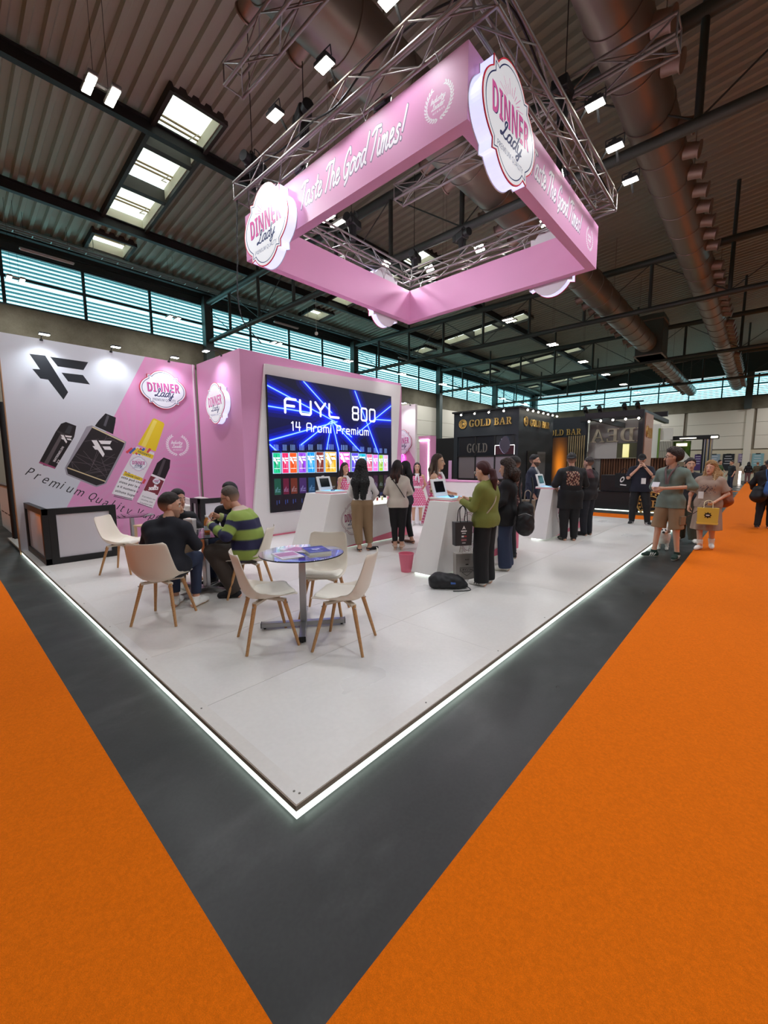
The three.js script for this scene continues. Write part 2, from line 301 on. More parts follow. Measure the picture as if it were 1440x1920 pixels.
{ // unlit tube battens under the cable trays
  [-3.4, -13.2, -23].forEach((z, i) => { const t = thing('tube_batten', 'slim pale tube light batten under the cable trays, ' + ['nearest', 'second', 'third'][i] + ' along the left windows', 'tube light', [-18.9, 8.9, z]); mesh('tray', rbox(0.12, 0.05, 1.5, 0.01), std('#c3c8c4', 0.5), t); mesh('tube', new THREE.CylinderGeometry(0.018, 0.018, 1.45, 10).rotateX(Math.PI / 2).translate(0, -0.04, 0), m.white, t); for (const q of [-0.6, 0.6]) mesh('hanger', bar([0, 0, q], [0, roofY(-18.9) - 8.9, q], 0.005, 4), m.wire, t); });
}
// ------------------------------------------------------------------ ventilation ducts with nozzles
{
  const md = std('#8b8178', 0.4, 0.6), mn = std('#9c8a7e', 0.45, 0.5);
  const duct = (x, y, r, side, z1, label, gaps, zStart) => {
    const t = thing('ventilation_duct', label, 'duct', [x, y, 0]);
    mesh('pipe', new THREE.CylinderGeometry(r, r, zStart - z1, 32, 1).rotateX(Math.PI / 2).translate(0, 0, (zStart + z1) / 2), md, t);
    const rg = new THREE.TorusGeometry(r + 0.004, 0.014, 6, 32);
    for (let z = zStart - 1; z > z1; z -= 1.22) { const q = mesh('joint_ring', rg, md, t); q.position.z = z; }
    mesh('end_cap', new THREE.SphereGeometry(r, 24, 8, 0, Math.PI * 2, 0, Math.PI / 2).scale(1, 0.25, 1).rotateX(-Math.PI / 2).translate(0, 0, z1), md, t);
    const ng = M([bar([0, 0, 0], [side * 0.24, -0.07, 0], 0.15, 14, 0.13), bar([side * 0.24, -0.07, 0], [side * 0.26, -0.075, 0], 0.16, 14)]);
    let k = 0;
    for (let z = zStart - 1.2; z > z1 + 0.5; z -= 0.84, k++) { if (k % 9 === 8) continue; const q = mesh('nozzle', ng, mn, t); q.position.set(side * r * 0.93, -0.12, z); q.castShadow = true; }
    for (let z = zStart - 2; z > z1; z -= 4.87) mesh('hanger', bar([0, r, z], [0, roofY(x) - y - 0.1, z], 0.012, 5), md, t);
    return t;
  };
  duct(-5.2, 8.22, 0.5, -1, -27.2, 'wide round metal duct above the pink ring, ending at a grey box', 0, 6);
  duct(-5.2, 8.05, 0.4, -1, -47.2, 'far section of round metal duct between the grey box and the back windows', 0, -29.4);
  duct(-2.05, 8.2, 0.42, 1, -47.4, 'long round brown metal duct with a row of nozzles, rightmost under the roof', 0, 6);
  const b = thing('duct_box', 'large grey sheet metal air box joining the two sections of the left duct', 'air box', [-5.15, 7.6, -28.4]);
  mesh('casing', rbox(1.3, 2.2, 1.7, 0.03, 0, 1.1, 0), std('#5d625c', 0.5, 0.4), b); mesh('flange', [box(1.4, 0.06, 1.8, 0, 0.03, 0), box(1.4, 0.06, 1.8, 0, 1.9, 0)], mn, b);
}
// ------------------------------------------------------------------ hall luminaires
function rectLight(x, y, z, w, h, k, color = '#f3f7fb') {
  const l = new THREE.RectAreaLight(color, k, w, h); l.position.set(x, y, z); l.rotation.x = -Math.PI / 2; scene.add(l); return l;
}
{
  const mh = std('#8b8d8c', 0.5, 0.4); let proto = null;
  const where = (r, k) => r === 0 ? 'in the row along the left windows' : r === 1 ? 'in the row over the white stand' : r === 2 ? 'in the row over the orange aisle' : 'in the row along the far right side';
  const ord = ['behind the camera', 'just behind the camera', 'first', 'second', 'third', 'fourth', 'fifth', 'sixth', 'seventh', 'eighth', 'ninth', 'tenth'];
  [-18.3, -8.3, 1.7, 11.7].forEach((x, r) => {
    for (let k = 1; k < 12; k++) {
      const z = 7.35 - 4.87 * k, y = 7.67, vis = (r < 2 && k >= 2 && z > -45);
      rectLight(x, y - 0.09, z, 0.5, 0.5, HIGHBAY);
      if (!vis) { if (r > 1 || k < 1 || z < -46) continue; }
      if (!proto) {
        proto = thing('high_bay_lamp', '', 'ceiling lamp');
        mesh('housing', [rbox(0.5, 0.06, 0.14, 0.015, 0, 0, 0.16), rbox(0.5, 0.06, 0.14, 0.015, 0, 0, -0.16), box(0.06, 0.03, 0.46, 0, 0.04, 0)], mh, proto);
        for (const a of [-1, 1]) for (const b of [-1, 1]) mesh('led_module', rbox(0.2, 0.02, 0.12, 0.008, a * 0.115, -0.036, b * 0.16), m.lampGlow, proto);
        for (const a of [-1, 1]) mesh('suspension_wire', bar([0, 0.05, a * 0.1], [0, 2.2, a * 0.1], 0.004, 4), m.wire, proto);
      }
      const t = proto.used ? clone(proto) : proto; proto.used = true;
      t.position.set(x, y, z); for (const c of t.children) if (c.name === 'suspension_wire') { c.scale.y = (roofY(x) - y) / 2.25; c.position.y = 0.05 * (1 - c.scale.y); }
      tag(t, `twin LED hall lamp, ${ord[k]} ${k > 1 ? 'from the camera ' : ''}${where(r, k)}`, 'ceiling lamp', 'suspended LED hall lamps');
    }
  });
}
// ------------------------------------------------------------------ printed graphics
function badgePts(rx, ry) {
  const q = []; for (let k = 0; k <= 10; k++) { const t = k / 10 * 0.995; q.push([0.62 * Math.sin(t), 0.35 + 0.65 * Math.cos(t)]); }
  q.push([0.66, 0.745], [0.655, 0.575]); for (let k = 1; k <= 10; k++) { const t = (1 - k / 10) * 1.03; q.push([0.3 + 0.7 * Math.cos(t), 0.66 * Math.sin(t)]); }
  const h = [...q, ...q.slice(0, -1).reverse().map(([a, b]) => [a, -b])]; const all = [...h, ...h.slice(1, -1).reverse().map(([a, b]) => [-a, b])];
  return all.map(([a, b]) => [a * rx, b * ry]).reverse();
}
function pathOf(x, pts, cx, cy, s) { x.beginPath(); pts.forEach(([a, b], i) => x[i ? 'lineTo' : 'moveTo'](cx + a * s, cy - b * s)); x.closePath(); }
// badge print; rx, ry = half size in pixels
function drawBadge(x, cx, cy, rx, ry, o = {}) {
  x.save(); x.lineJoin = 'round';
  const k = rx / 400;
  pathOf(x, badgePts(rx, ry), cx, cy, 1); x.fillStyle = o.rim ?? '#c8283c'; if (o.rim !== null) x.fill();
  pathOf(x, badgePts(rx * 0.975, ry * 0.975), cx, cy, 1); x.fillStyle = o.bg ?? '#eef1f6'; x.fill();
  pathOf(x, badgePts(rx * 0.9, ry * 0.9), cx, cy, 1); x.lineWidth = 9 * k; x.strokeStyle = o.line ?? NAVY; x.stroke();
  x.strokeStyle = o.pink ?? '#d977ac'; x.lineCap = 'butt';
  for (let j = 0; j < 11; j++) { const a = Math.PI * (0.1 + 0.8 * j / 10), r0 = 0.17 * ry, r1 = (j & 1 ? 0.3 : 0.4) * ry, y0 = cy - ry * 0.32; x.lineWidth = 5 * k; x.beginPath(); x.moveTo(cx + Math.cos(a) * r0, y0 - Math.sin(a) * r0 * 0.9); x.lineTo(cx + Math.cos(a) * r1, y0 - Math.sin(a) * r1); x.stroke(); }
  const dy = cy + 0.12 * ry; x.textAlign = 'center'; x.textBaseline = 'alphabetic';
  for (const [dx, c] of [[7, NAVY], [0, o.pink ?? '#d45c9f']]) { x.save(); x.translate(cx + dx * k * 0.9, dy + dx * k * 0.7); x.rotate(-0.05); x.scale(0.72, 1.28 * ry / rx); x.fillStyle = o.mono ?? c; put(x, 'DINNER', 0, 0, 205 * k, true); x.restore(); }
  strokes(x, SCRIPT, 'Lady', cx - 150 * k, cy + 0.36 * ry, 76 * k, 30 * k, o.bg ?? '#eef1f6', 0.3);
  strokes(x, SCRIPT, 'Lady', cx - 150 * k, cy + 0.36 * ry, 76 * k, 16 * k, NAVY, 0.3);
  x.save(); x.translate(cx, cy + 0.6 * ry); x.scale(0.72, 1); x.fillStyle = NAVY; put(x, 'PREMIUM QUALITY', 0, 0, 64 * k); x.restore(); x.restore();
}
function drawLaurel(x, cx, cy, r, color) {
  x.save(); x.fillStyle = color;
  for (const s of [-1, 1]) for (let j = 0; j < 13; j++) {
    const a = -Math.PI / 2 + s * (0.12 + j * 0.2) + Math.PI; const px = cx + Math.cos(a - Math.PI / 2 - Math.PI / 2) * 0, t = 0.1 + j * 0.2;
    const lx = cx + s * Math.sin(t) * r * 0.86, ly = cy + Math.cos(t) * r * 0.86;
    for (const w of [-1, 1]) { x.save(); x.translate(lx, ly); x.rotate(-s * t + (s > 0 ? 0 : Math.PI) + w * 0.55 * s); x.beginPath(); x.ellipse(r * 0.1, 0, r * 0.11, r * 0.045, 0, 0, 7); x.fill(); x.restore(); }
  }
  strokes(x, SCRIPT, 'Industry', cx - r * 0.56, cy - r * 0.08, r * 0.15, r * 0.05, color, 0.3);
  strokes(x, SCRIPT, 'Leader', cx - r * 0.46, cy + r * 0.26, r * 0.15, r * 0.05, color, 0.3);
  x.textAlign = 'center'; put(x, 'W I N N E R', cx, cy + r * 0.5, r * 0.15, true); x.restore();
}
const FLOGO = [[[1.409, 3.697], [1.638, 3.708], [1.938, 3.074], [1.853, 2.924], [1.647, 3.268], [1.532, 3.274], [1.429, 3.432], [1.541, 3.442]], [[1.709, 3.699], [2.309, 3.702], [2.219, 3.536], [1.813, 3.54]], [[1.862, 3.432], [2.204, 3.437], [2.307, 3.27], [1.954, 3.279]]];
function drawF(x, cx, cy, s, color, ang = 0, sx = 1) { x.save(); x.translate(cx, cy); x.rotate(ang); x.scale(sx, 1); x.fillStyle = color; for (const p of FLOGO) { x.beginPath(); p.forEach(([a, b], i) => x[i ? 'lineTo' : 'moveTo']((a - 1.86) * s, -(b - 3.31) * s)); x.fill(); } x.restore(); }

// ------------------------------------------------------------------ raised platform of the stand
{
  const st = thing('raised_platform', 'large white raised exhibition floor with a glowing edge under the whole stand', 'platform', [0, 0, 0]);
  mesh('core', boxT(-1.55, -12.2, 0.0, 0.055, -1.08, -13.15), m.white, st);
  const dirt = dataTex(1024, (u, v) => {
    const a = fbm(u * 3, v * 3, 3, 5), b = Math.max(0, fbm(u * 8, v * 8, 8, 4) - 0.5), c = vnoise(u * 220, v * 220, 220);
    const k = 226 - 12 * a - 7 * b + (c - 0.5) * 4; return [k, k - 2 - 6 * a, k - 5 - 12 * a];
  }, true);
  const gl = dataTex(512, (u, v) => { const k = 62 + 50 * fbm(u * 6, v * 6, 6, 5); return [k, k, k]; }, false);
  const mf = new THREE.MeshStandardMaterial({ map: dirt, roughnessMap: gl, roughness: 1 });
  const gs = []; for (let i = 0; i < 4; i++) gs.push(box01(rbox(1.026, 0.018, 2.0392, 0.0012, 0, 0, 0, 1), 0.24, 0.24, i * 1.37, i * 0.83, 'x', 'z'));
  for (let i = 0; i < 10; i++) for (let j = 0; j < 6; j++) {
    const px = mesh('floor_panel', gs[(i * 3 + j * 5) % 4], mf, st); px.position.set(-1.58 - 0.515 - 1.03 * i + 0.03, P0 - 0.009, -1.09 - 1.0 - 2.04 * j + 0.03); if ((i + j) & 1) px.rotation.y = Math.PI;
  }
  const me = std('#9a8b7c', 0.6), ms = new THREE.MeshStandardMaterial({ map: dirt, roughnessMap: gl, roughness: 1 });
  // rim: top border boards, brown edge strip, light strip
  mesh('border_board', box01(boxT(-1.485, -1.575, P0 - 0.016, P0 + 0.001, -1.01, -13.15), 0.3, 0.3, 0, 0, 'x', 'z'), ms, st); mesh('border_board', box01(boxT(-1.575, -12.2, P0 - 0.016, P0 + 0.001, -1.01, -1.09), 0.3, 0.3, 0, 0, 'x', 'z'), ms, st);
  mesh('edge_strip', boxT(-1.478, -1.49, 0.045, P0, -1.003, -13.15), me, st); mesh('edge_strip', boxT(-1.49, -12.2, 0.045, P0, -1.003, -1.015), me, st);
  const screwG = new THREE.CylinderGeometry(0.006, 0.006, 0.002, 10), mS = std('#6b665f', 0.4, 0.7);
  for (let k = 0; k < 10; k++) { mesh('screw', screwG, mS, st).position.set(-1.53, P0 + 0.0015, -1.06 - k * 1.02); mesh('screw', screwG, mS, st).position.set(-1.56 - k * 1.02, P0 + 0.0015, -1.05); }
  mesh('light_strip', boxT(-1.482, -1.495, 0.002, 0.045, -1.007, -13.1), m.ledGlow, st); mesh('light_strip', boxT(-1.495, -10.1, 0.002, 0.045, -1.007, -1.02), m.ledGlow, st);
  const l1 = new THREE.RectAreaLight('#eafff4', 1.2, 12, 0.042); l1.position.set(-1.475, 0.024, -7.05); l1.lookAt(5, 0.024, -7.05); scene.add(l1);
  const l2 = new THREE.RectAreaLight('#eafff4', 1.2, 8.6, 0.042); l2.position.set(-5.8, 0.024, -1.0); scene.add(l2); l2.lookAt(-5.8, 0.024, 5);
}
// ------------------------------------------------------------------ left printed wall (plane x = -10.1)
{
  const Y0 = P0, Y1 = 4.0, Z0 = 1.0, Z1 = 4.43, S = 480, w = Math.round((Z1 - Z0) * S), h = Math.round((Y1 - Y0) * S);
  const t = canvasTex(w, h, (x) => {
    x.scale(S, S); const X = (a) => a - Z0, Y = (b) => Y1 - b; const poly = (p, c) => { x.fillStyle = c; x.beginPath(); p.forEach(([a, b], i) => x[i ? 'lineTo' : 'moveTo'](X(a), Y(b))); x.closePath(); x.fill(); };
    x.fillStyle = '#ccd0d7'; x.fillRect(0, 0, 9, 9);
    const pk = [[3.36, 4.0], [1.36, 0.07], [4.5, 0.07], [4.5, 4.0]]; poly(pk, PINK);
    x.save(); x.beginPath(); pk.forEach(([a, b], i) => x[i ? 'lineTo' : 'moveTo'](X(a), Y(b))); x.clip();
    for (let k = 0; k < 40; k++) { const a = k / 40 * 6.283, d = 0.07; poly([[3.0, 1.6], [3.0 + 4 * Math.cos(a), 1.6 + 4 * Math.sin(a)], [3.0 + 4 * Math.cos(a + d), 1.6 + 4 * Math.sin(a + d)]], 'rgba(226,150,196,0.55)'); } x.restore();
    FLOGO.forEach((p) => poly(p, '#1c2026'));
    // slim device
    poly([[1.859, 2.498], [2.02, 2.432], [1.968, 2.212], [1.617, 1.589], [1.386, 1.703], [1.683, 2.298], [1.78, 2.459]], '#1a1416'); poly([[1.70, 2.30], [1.93, 2.18], [1.945, 2.2], [1.72, 2.33]], '#3a3638'); poly([[1.9, 2.44], [1.96, 2.42], [1.9, 2.26], [1.82, 2.29]], '#37363a');
    poly([[1.44, 1.66], [1.50, 1.64], [1.80, 2.24], [1.76, 2.27]], '#5a5355'); poly([[1.386, 1.703], [1.617, 1.589], [1.63, 1.62], [1.40, 1.735]], '#a04872');
    x.save(); x.translate(X(1.84), Y(2.16)); x.rotate(0.1); x.scale(1, 1); drawF(x, 0, 0, 0.2, '#e9e6e6'); x.restore();
    x.save(); x.translate(X(1.56), Y(1.72)); x.rotate(-1.05); x.fillStyle = '#e6e2e4'; put(x, 'WATERMELON', 0.03, 0.06, 0.05, true); put(x, 'ICE', 0.03, 0.12, 0.05, true); x.restore();
    // tank device
    poly([[2.535, 2.72], [2.716, 2.65], [2.70, 2.55], [2.64, 2.3], [2.33, 2.45], [2.402, 2.56]], '#17151a'); poly([[2.56, 2.69], [2.60, 2.67], [2.52, 2.45], [2.48, 2.47]], '#55535a');
    poly([[2.28, 2.46], [2.875, 2.152], [2.84, 2.03], [2.441, 1.27], [2.266, 1.207], [1.79, 1.47], [1.772, 1.601], [2.19, 2.43]], '#9a97a0'); poly([[2.29, 2.43], [2.845, 2.145], [2.81, 2.05], [2.41, 1.28], [2.27, 1.24], [1.815, 1.49], [1.8, 1.6]], '#231d20');
    x.strokeStyle = '#d9c79a'; x.lineWidth = 0.022; for (const [a, b] of [[[2.285, 2.425], [2.845, 2.135]], [[1.817, 1.61], [2.435, 1.317]]]) { x.beginPath(); x.moveTo(X(a[0]), Y(a[1])); x.lineTo(X(b[0]), Y(b[1])); x.stroke(); }
    x.save(); x.beginPath(); [[2.29, 2.40], [2.83, 2.12], [2.42, 1.34], [1.84, 1.64]].forEach(([a, b], i) => x[i ? 'lineTo' : 'moveTo'](X(a), Y(b))); x.clip(); x.strokeStyle = '#6e6268'; x.lineWidth = 0.006;
    for (let k = 0; k < 22; k++) { x.beginPath(); x.moveTo(X(1.8 + 1.1 * hsh(k, 1)), Y(1.3 + 1.1 * hsh(k, 2))); x.lineTo(X(1.8 + 1.1 * hsh(k, 3)), Y(1.3 + 1.1 * hsh(k, 4))); x.stroke(); } x.restore();
    drawF(x, X(2.43), Y(1.99), 0.44, '#eceaea', 0, 0.9);
    // yellow capped bottle
    poly([[3.429, 2.674], [3.47, 2.69], [3.65, 2.61], [3.67, 2.57], [3.444, 1.955], [3.094, 2.102]], '#ecd024'); poly([[3.45, 2.66], [3.52, 2.63], [3.24, 2.05], [3.16, 2.08]], '#f6e468');
    poly([[3.07, 2.06], [3.42, 1.93], [3.38, 1.8], [2.90, 0.885], [2.53, 1.06], [2.75, 1.5]], '#e9e6ea'); x.lineWidth = 0.045;
    for (let k = 0; k < 7; k++) { x.strokeStyle = ['#d84a50', '#3f64ad', '#e9c63a'][k % 3]; const c = [2.98 + 0.01 * k, 1.66 - 0.02 * k]; x.beginPath(); x.moveTo(X(c[0] - 0.12 + k * 0.05), Y(1.92 - k * 0.01)); x.lineTo(X(c[0] + k * 0.05), Y(2.02)); x.stroke(); x.beginPath(); x.moveTo(X(2.78 + k * 0.06), Y(1.43 - k * 0.03)); x.lineTo(X(2.83 + k * 0.06), Y(1.52 - k * 0.03)); x.stroke(); }
    x.save(); x.translate(X(3.22), Y(1.90)); x.rotate(0.4); x.fillStyle = '#ecd024'; x.fillRect(-0.16, -0.045, 0.34, 0.09); x.fillStyle = NAVY; put(x, 'DESSERTS', -0.15, 0.022, 0.06, true); x.restore();
    x.save(); x.translate(X(2.92), Y(1.42)); x.rotate(0.4); x.fillStyle = '#ecd024'; x.fillRect(-0.15, -0.04, 0.34, 0.08); x.fillStyle = NAVY; put(x, 'LEMON TART', -0.13, 0.02, 0.05, true); x.restore();
    x.save(); x.translate(X(3.08), Y(1.685)); x.rotate(0.12); drawBadge(x, 0, 0, 0.18, 0.165, { rim: '#e08bb9' }); x.restore();
    poly([[2.73, 1.45], [3.12, 1.30], [2.91, 0.905], [2.56, 1.068]], '#f2f1f2'); x.save(); x.translate(X(2.72), Y(1.385)); x.transform(0.94, 0.36, -0.42, 0.9, 0, 0); x.fillStyle = '#1d1d22'; ['otto può com', 'zioso per la s', 'a il numero v', 'stituto Supe'].forEach((s, i) => put(x, s, 0, 0.0 + i * 0.105, 0.066, true)); x.restore();
    x.strokeStyle = '#1d1d22'; x.lineWidth = 0.012; for (const d of [0, 0.03]) { x.beginPath(); x.moveTo(X(2.57 - d * 0.3), Y(1.03 - d)); x.lineTo(X(2.90), Y(0.92 - d)); x.stroke(); }
    // small dark bottle
    poly([[3.607, 1.824], [3.748, 1.768], [3.72, 1.581], [3.591, 1.311], [3.333, 1.436], [3.458, 1.7]], '#1b1719'); poly([[3.6, 1.79], [3.65, 1.77], [3.5, 1.4], [3.44, 1.43]], '#4c464a');
    poly([[3.333, 1.46], [3.611, 1.33], [3.301, 0.682], [2.99, 0.85]], '#f0eef0'); poly([[3.31, 1.42], [3.58, 1.29], [3.428, 0.97], [3.14, 1.10]], '#7c2c38');
    x.save(); x.translate(X(3.42), Y(1.29)); drawBadge(x, 0, 0, 0.08, 0.075, { rim: '#f0eef0' }); x.restore(); strokes(x, SCRIPT, 'salts', X(3.24), Y(1.10), 0.055, 0.02, '#fff', 0.2);
    x.save(); x.translate(X(3.17), Y(1.04)); x.transform(0.94, 0.38, -0.4, 0.9, 0, 0); x.fillStyle = '#f3eef0'; x.fillRect(0, -0.055, 0.2, 0.03); x.fillRect(0.01, -0.01, 0.18, 0.012); x.fillStyle = '#26262c'; ['Il prodotto con', 'nicotina, sost', 'il numero vari'].forEach((s, i) => put(x, s, -0.03, 0.1 + i * 0.075, 0.042)); x.restore();
    x.strokeStyle = '#26262c'; x.lineWidth = 0.01; x.beginPath(); x.moveTo(X(3.0), Y(0.82)); x.lineTo(X(3.29), Y(0.69)); x.stroke();
    // line of lettering along a falling curve
    const cx = [[1.198, 1.547, 'P'], [1.302, 1.468, 'r'], [1.423, 1.394, 'e'], [1.554, 1.310, 'm'], [1.666, 1.271, 'i'], [1.784, 1.199, 'u'], [1.934, 1.127, 'm'], [2.143, 1.025, 'Q'], [2.252, 0.951, 'u'], [2.364, 0.881, 'a'], [2.482, 0.847, 'l'], [2.595, 0.791, 'i'], [2.660, 0.738, 't'], [2.781, 0.675, 'y'], [2.980, 0.623, 'V'], [3.110, 0.555, 'a'], [3.240, 0.520, 'p'], [3.360, 0.480, 'e']];
    x.fillStyle = '#17151a'; x.textAlign = 'center'; for (const [a, b, c] of cx) { x.save(); x.translate(X(a), Y(b - 0.07)); x.rotate(0.42); x.transform(0.86, 0, -0.25, 1, 0, 0); put(x, c, 0, 0, 0.215); x.restore(); }
    x.strokeStyle = 'rgba(250,240,246,0.0)';
    drawLaurel(x, X(3.93), Y(2.12), 0.265, '#f6ecf2');
  });
  const mp = new THREE.MeshStandardMaterial({ map: t, roughness: 0.42 });
  const wl = thing('display_wall', 'tall white and pink wall printed with devices and bottles, left end of the stand', 'display wall', [-10.1, 0, 0]);
  mesh('panel_core', boxT(-0.1, -0.004, P0, 4.0, -1.0, -4.43), m.white, wl);
  const g = boxT(-0.004, 0.0, P0, 4.0, -1.0, -4.43); box01(g, -1 / 3.43, 1 / (4 - P0), -1.0, P0, 'z', 'y'); mesh('printed_face', g, mp, wl);
  mesh('end_trim', [boxT(-0.12, -0.02, 0, 4.0, -0.985, -1.0)], std('#5a3b30', 0.5), wl); mesh('edge_profile', [boxT(-0.02, 0.004, 0, 4.0, -0.985, -1.0)], std('#b08a66', 0.5), wl);
  mesh('corner_profile', boxT(0, 0.03, P0, 4.0, -4.36, -4.39), std('#efd9e6', 0.3), wl);
  const bg = new THREE.ShapeGeometry(new THREE.Shape(badgePts(0.49, 0.42).map((p) => new THREE.Vector2(...p))), 12);
  box01(bg, 0.5 / 0.49, 0.5 / 0.42, -0.49, -0.42); const bt = canvasTex(512, 440, (x, w2, h2) => drawBadge(x, w2 / 2, h2 / 2, w2 / 2, h2 / 2));
  const bd = thing('wall_badge', 'oval red rimmed badge plaque on the pink part of the printed wall', 'sign', [-10.1, 3.33, -3.69], Math.PI / 2);
  mesh('plate', slab(badgePts(0.49, 0.42), 0.03), std('#c8283c', 0.5), bd); const f = mesh('printed_face', bg, new THREE.MeshStandardMaterial({ map: bt, roughness: 0.4 }), bd); f.position.z = 0.032;
}
// ------------------------------------------------------------------ pink screen block
const badgeTex = canvasTex(1024, 1200, (x, w, h) => drawBadge(x, w / 2, h / 2, w / 2, h / 2));
const badgeFace = (rx, ry) => box01(new THREE.ShapeGeometry(new THREE.Shape(badgePts(rx, ry).map((p) => new THREE.Vector2(...p))), 12), 0.5 / rx, 0.5 / ry, -rx, -ry);
const mBadge = new THREE.MeshStandardMaterial({ map: badgeTex, roughness: 0.3, emissive: '#ffffff', emissiveMap: badgeTex, emissiveIntensity: 0.28 });
const mHalo = glow('#cdd2ff', 0.75, '#d9dcff');
function lightBadge(label, rx, ry, depth, pos, turn, group) {
  const b = thing('light_box_sign', label, 'sign', pos, turn, group);
  mesh('lit_side', slab(badgePts(rx * 0.985, ry * 0.985), depth), mHalo, b); mesh('printed_face', badgeFace(rx, ry), mBadge, b).position.z = depth + 0.012; mesh('front_plate', slab(badgePts(rx, ry), 0.01), std('#c8283c', 0.5), b).position.z = depth; mesh('back_plate', slab(badgePts(rx, ry), 0.01), std('#dcdbe0', 0.5), b).position.z = -0.011;
  return b;
}
{
  const w = thing('screen_wall_block', 'pink block wall carrying the large video screen in a slanted white surround', 'display wall', [0, 0, 0]);
  mesh('block', [boxT(-10.0, -8.0, P0, 4.0, -4.43, -9.55)], m.pink, w);
  const sur = slab([[4.97, 3.78], [4.5, P0 + 0.03], [9.12, P0 + 0.03], [9.44, 3.92]].reverse(), 0.07); mesh('white_surround', onXWall(sur, -8.0), m.white, w);
  mesh('pink_skirting', boxT(-7.98, -7.9, P0, P0 + 0.03, -4.5, -9.12), m.pinkKick, w);
  const S = 256, sw = 3.98, sh = 2.944;
  const t = canvasTex(Math.round(sw * S), Math.round(sh * S), (x, W, H) => {
    const X = (a) => (a - 4.97) * S, Y = (b) => (3.544 - b) * S; const g = x.createLinearGradient(0, 0, 0, H);
    g.addColorStop(0, '#01021c'); g.addColorStop(0.3, '#020338'); g.addColorStop(0.55, '#01021f'); g.addColorStop(0.74, '#04040c'); g.addColorStop(1, '#020206'); x.fillStyle = g; x.fillRect(0, 0, W, H);
    const L = [[4.97, 3.322, 6.85, 2.70], [4.954, 2.893, 6.1, 2.85], [4.97, 2.166, 6.914, 2.70], [5.923, 3.538, 6.75, 2.9], [6.743, 2.711, 7.4, 2.35], [7.542, 3.516, 8.40, 1.95], [8.935, 3.279, 7.60, 2.45], [8.933, 2.878, 8.3, 2.86], [6.743, 2.711, 6.56, 2.0], [6.743, 2.711, 6.98, 1.9], [6.743, 2.711, 5.80, 2.1], [6.743, 2.711, 7.75, 1.95], [4.98, 2.08, 5.2, 1.9]];
    for (const [lw, c] of [[110, 'rgba(0,10,255,0.14)'], [66, 'rgba(0,20,255,0.22)'], [36, 'rgba(0,40,255,0.4)'], [16, 'rgba(30,90,255,0.7)'], [5, '#a9d8ff']]) for (const [a, b, c2, d] of L) { x.strokeStyle = c; x.lineWidth = lw; x.lineCap = 'round'; x.beginPath(); x.moveTo(X(a), Y(b)); x.lineTo(X(c2), Y(d)); x.stroke(); }
    const xs = [5.04, 5.27, 5.47, 5.71, 5.965, 6.225, 6.50, 6.96, 7.38, 7.66, 7.94, 8.19, 8.42, 8.62, 8.86], ws = [.22, .2, .23, .25, .25, .27, .4, .41, .28, .27, .25, .22, .2, .2, .1];
    const cs = ['#0fb47c', '#e21f5c', '#f0521d', '#8a3fd0', '#0a86d6', '#7a2c22', '#f0a52a', '#f02fb4', '#5a4ad8', '#11a9c4', '#ff6a8e', '#ff6fd0', '#93c22a', '#ffa6c6', '#d02a6a'];
    xs.forEach((a, i) => {
      if (i > 13) return; const wq = ws[i], y1 = 1.90 + 0.06 * Math.exp(-((a - 6.7) ** 2) / 1.2), bx = X(a), bw = wq * S * 0.92, yT = Y(y1), yB = Y(1.45);
      x.fillStyle = '#0b0d18'; x.fillRect(bx, yT - 12, bw, 12); x.fillStyle = 'rgba(150,190,255,0.8)'; for (let q = 0; q < 4; q++) x.fillRect(bx + bw * (0.2 + 0.16 * q), yT - 46, bw * 0.06, 34);
      x.fillStyle = 'rgba(190,225,255,0.85)'; x.fillRect(bx - 2, yT, bw + 4, yB - yT); x.fillStyle = cs[i]; x.fillRect(bx + 4, yT + 2, bw - 8, yB - yT - 5);
      for (let q = 0; q < 6; q++) { x.fillStyle = q & 1 ? 'rgba(255,255,255,0.25)' : 'rgba(0,0,0,0.18)'; const u = hsh(i, q), v = hsh(q, i + 9); x.beginPath(); x.moveTo(bx + 4 + (bw - 8) * u, yT + 3); x.lineTo(bx + 4 + (bw - 8) * v, yT + (yB - yT) * 0.5); x.lineTo(bx + 4 + (bw - 8) * ((u + 0.4) % 1), yB - 4); x.fill(); }
      drawF(x, bx + bw * 0.5, yT + 46, Math.min(100, bw * 1.0), '#f4f6ff'); x.fillStyle = 'rgba(255,255,255,0.85)'; x.fillRect(bx + 8, yB - 30, bw - 16, 3);
      x.save(); x.globalAlpha = i < 5 ? 0.33 : 0.16; x.fillStyle = cs[i]; x.fillRect(bx + 4, Y(1.34), bw - 8, 92); x.globalAlpha = 0.45; x.scale(1, -1); drawF(x, bx + bw * 0.5, -Y(1.1), Math.min(80, bw * 0.8), '#8e9ab8'); x.restore();
      x.fillStyle = 'rgba(90,130,255,0.5)'; x.fillRect(bx + bw * 0.3, Y(0.86), 4, 26); x.fillRect(bx + bw * 0.6, Y(0.86), 4, 20);
    });
    strokes(x, TECH, 'FUYL', X(5.40), Y(2.80), 0.30 * S, 15, '#e9ecff', 0, false, 0.36); strokes(x, TECH, '800', X(7.45), Y(2.80), 0.31 * S, 13, '#e9ecff', 0, false, 0.26);
    x.save(); x.translate(X(5.56), Y(2.42)); x.scale(0.96, 1); strokes(x, TECH, '14 Aromi Premium', 0, 0, 0.185 * S, 8, '#e4e8ff', 0, false, 0.24); x.restore();
  });
  const sc = thing('video_screen', 'large LED video screen with blue light beams and a row of bright coloured devices', 'screen', [-7.93, 0, 0]);
  mesh('cabinet', boxT(0, 0.05, 0.595, 3.55, -4.96, -8.96), m.black, sc);
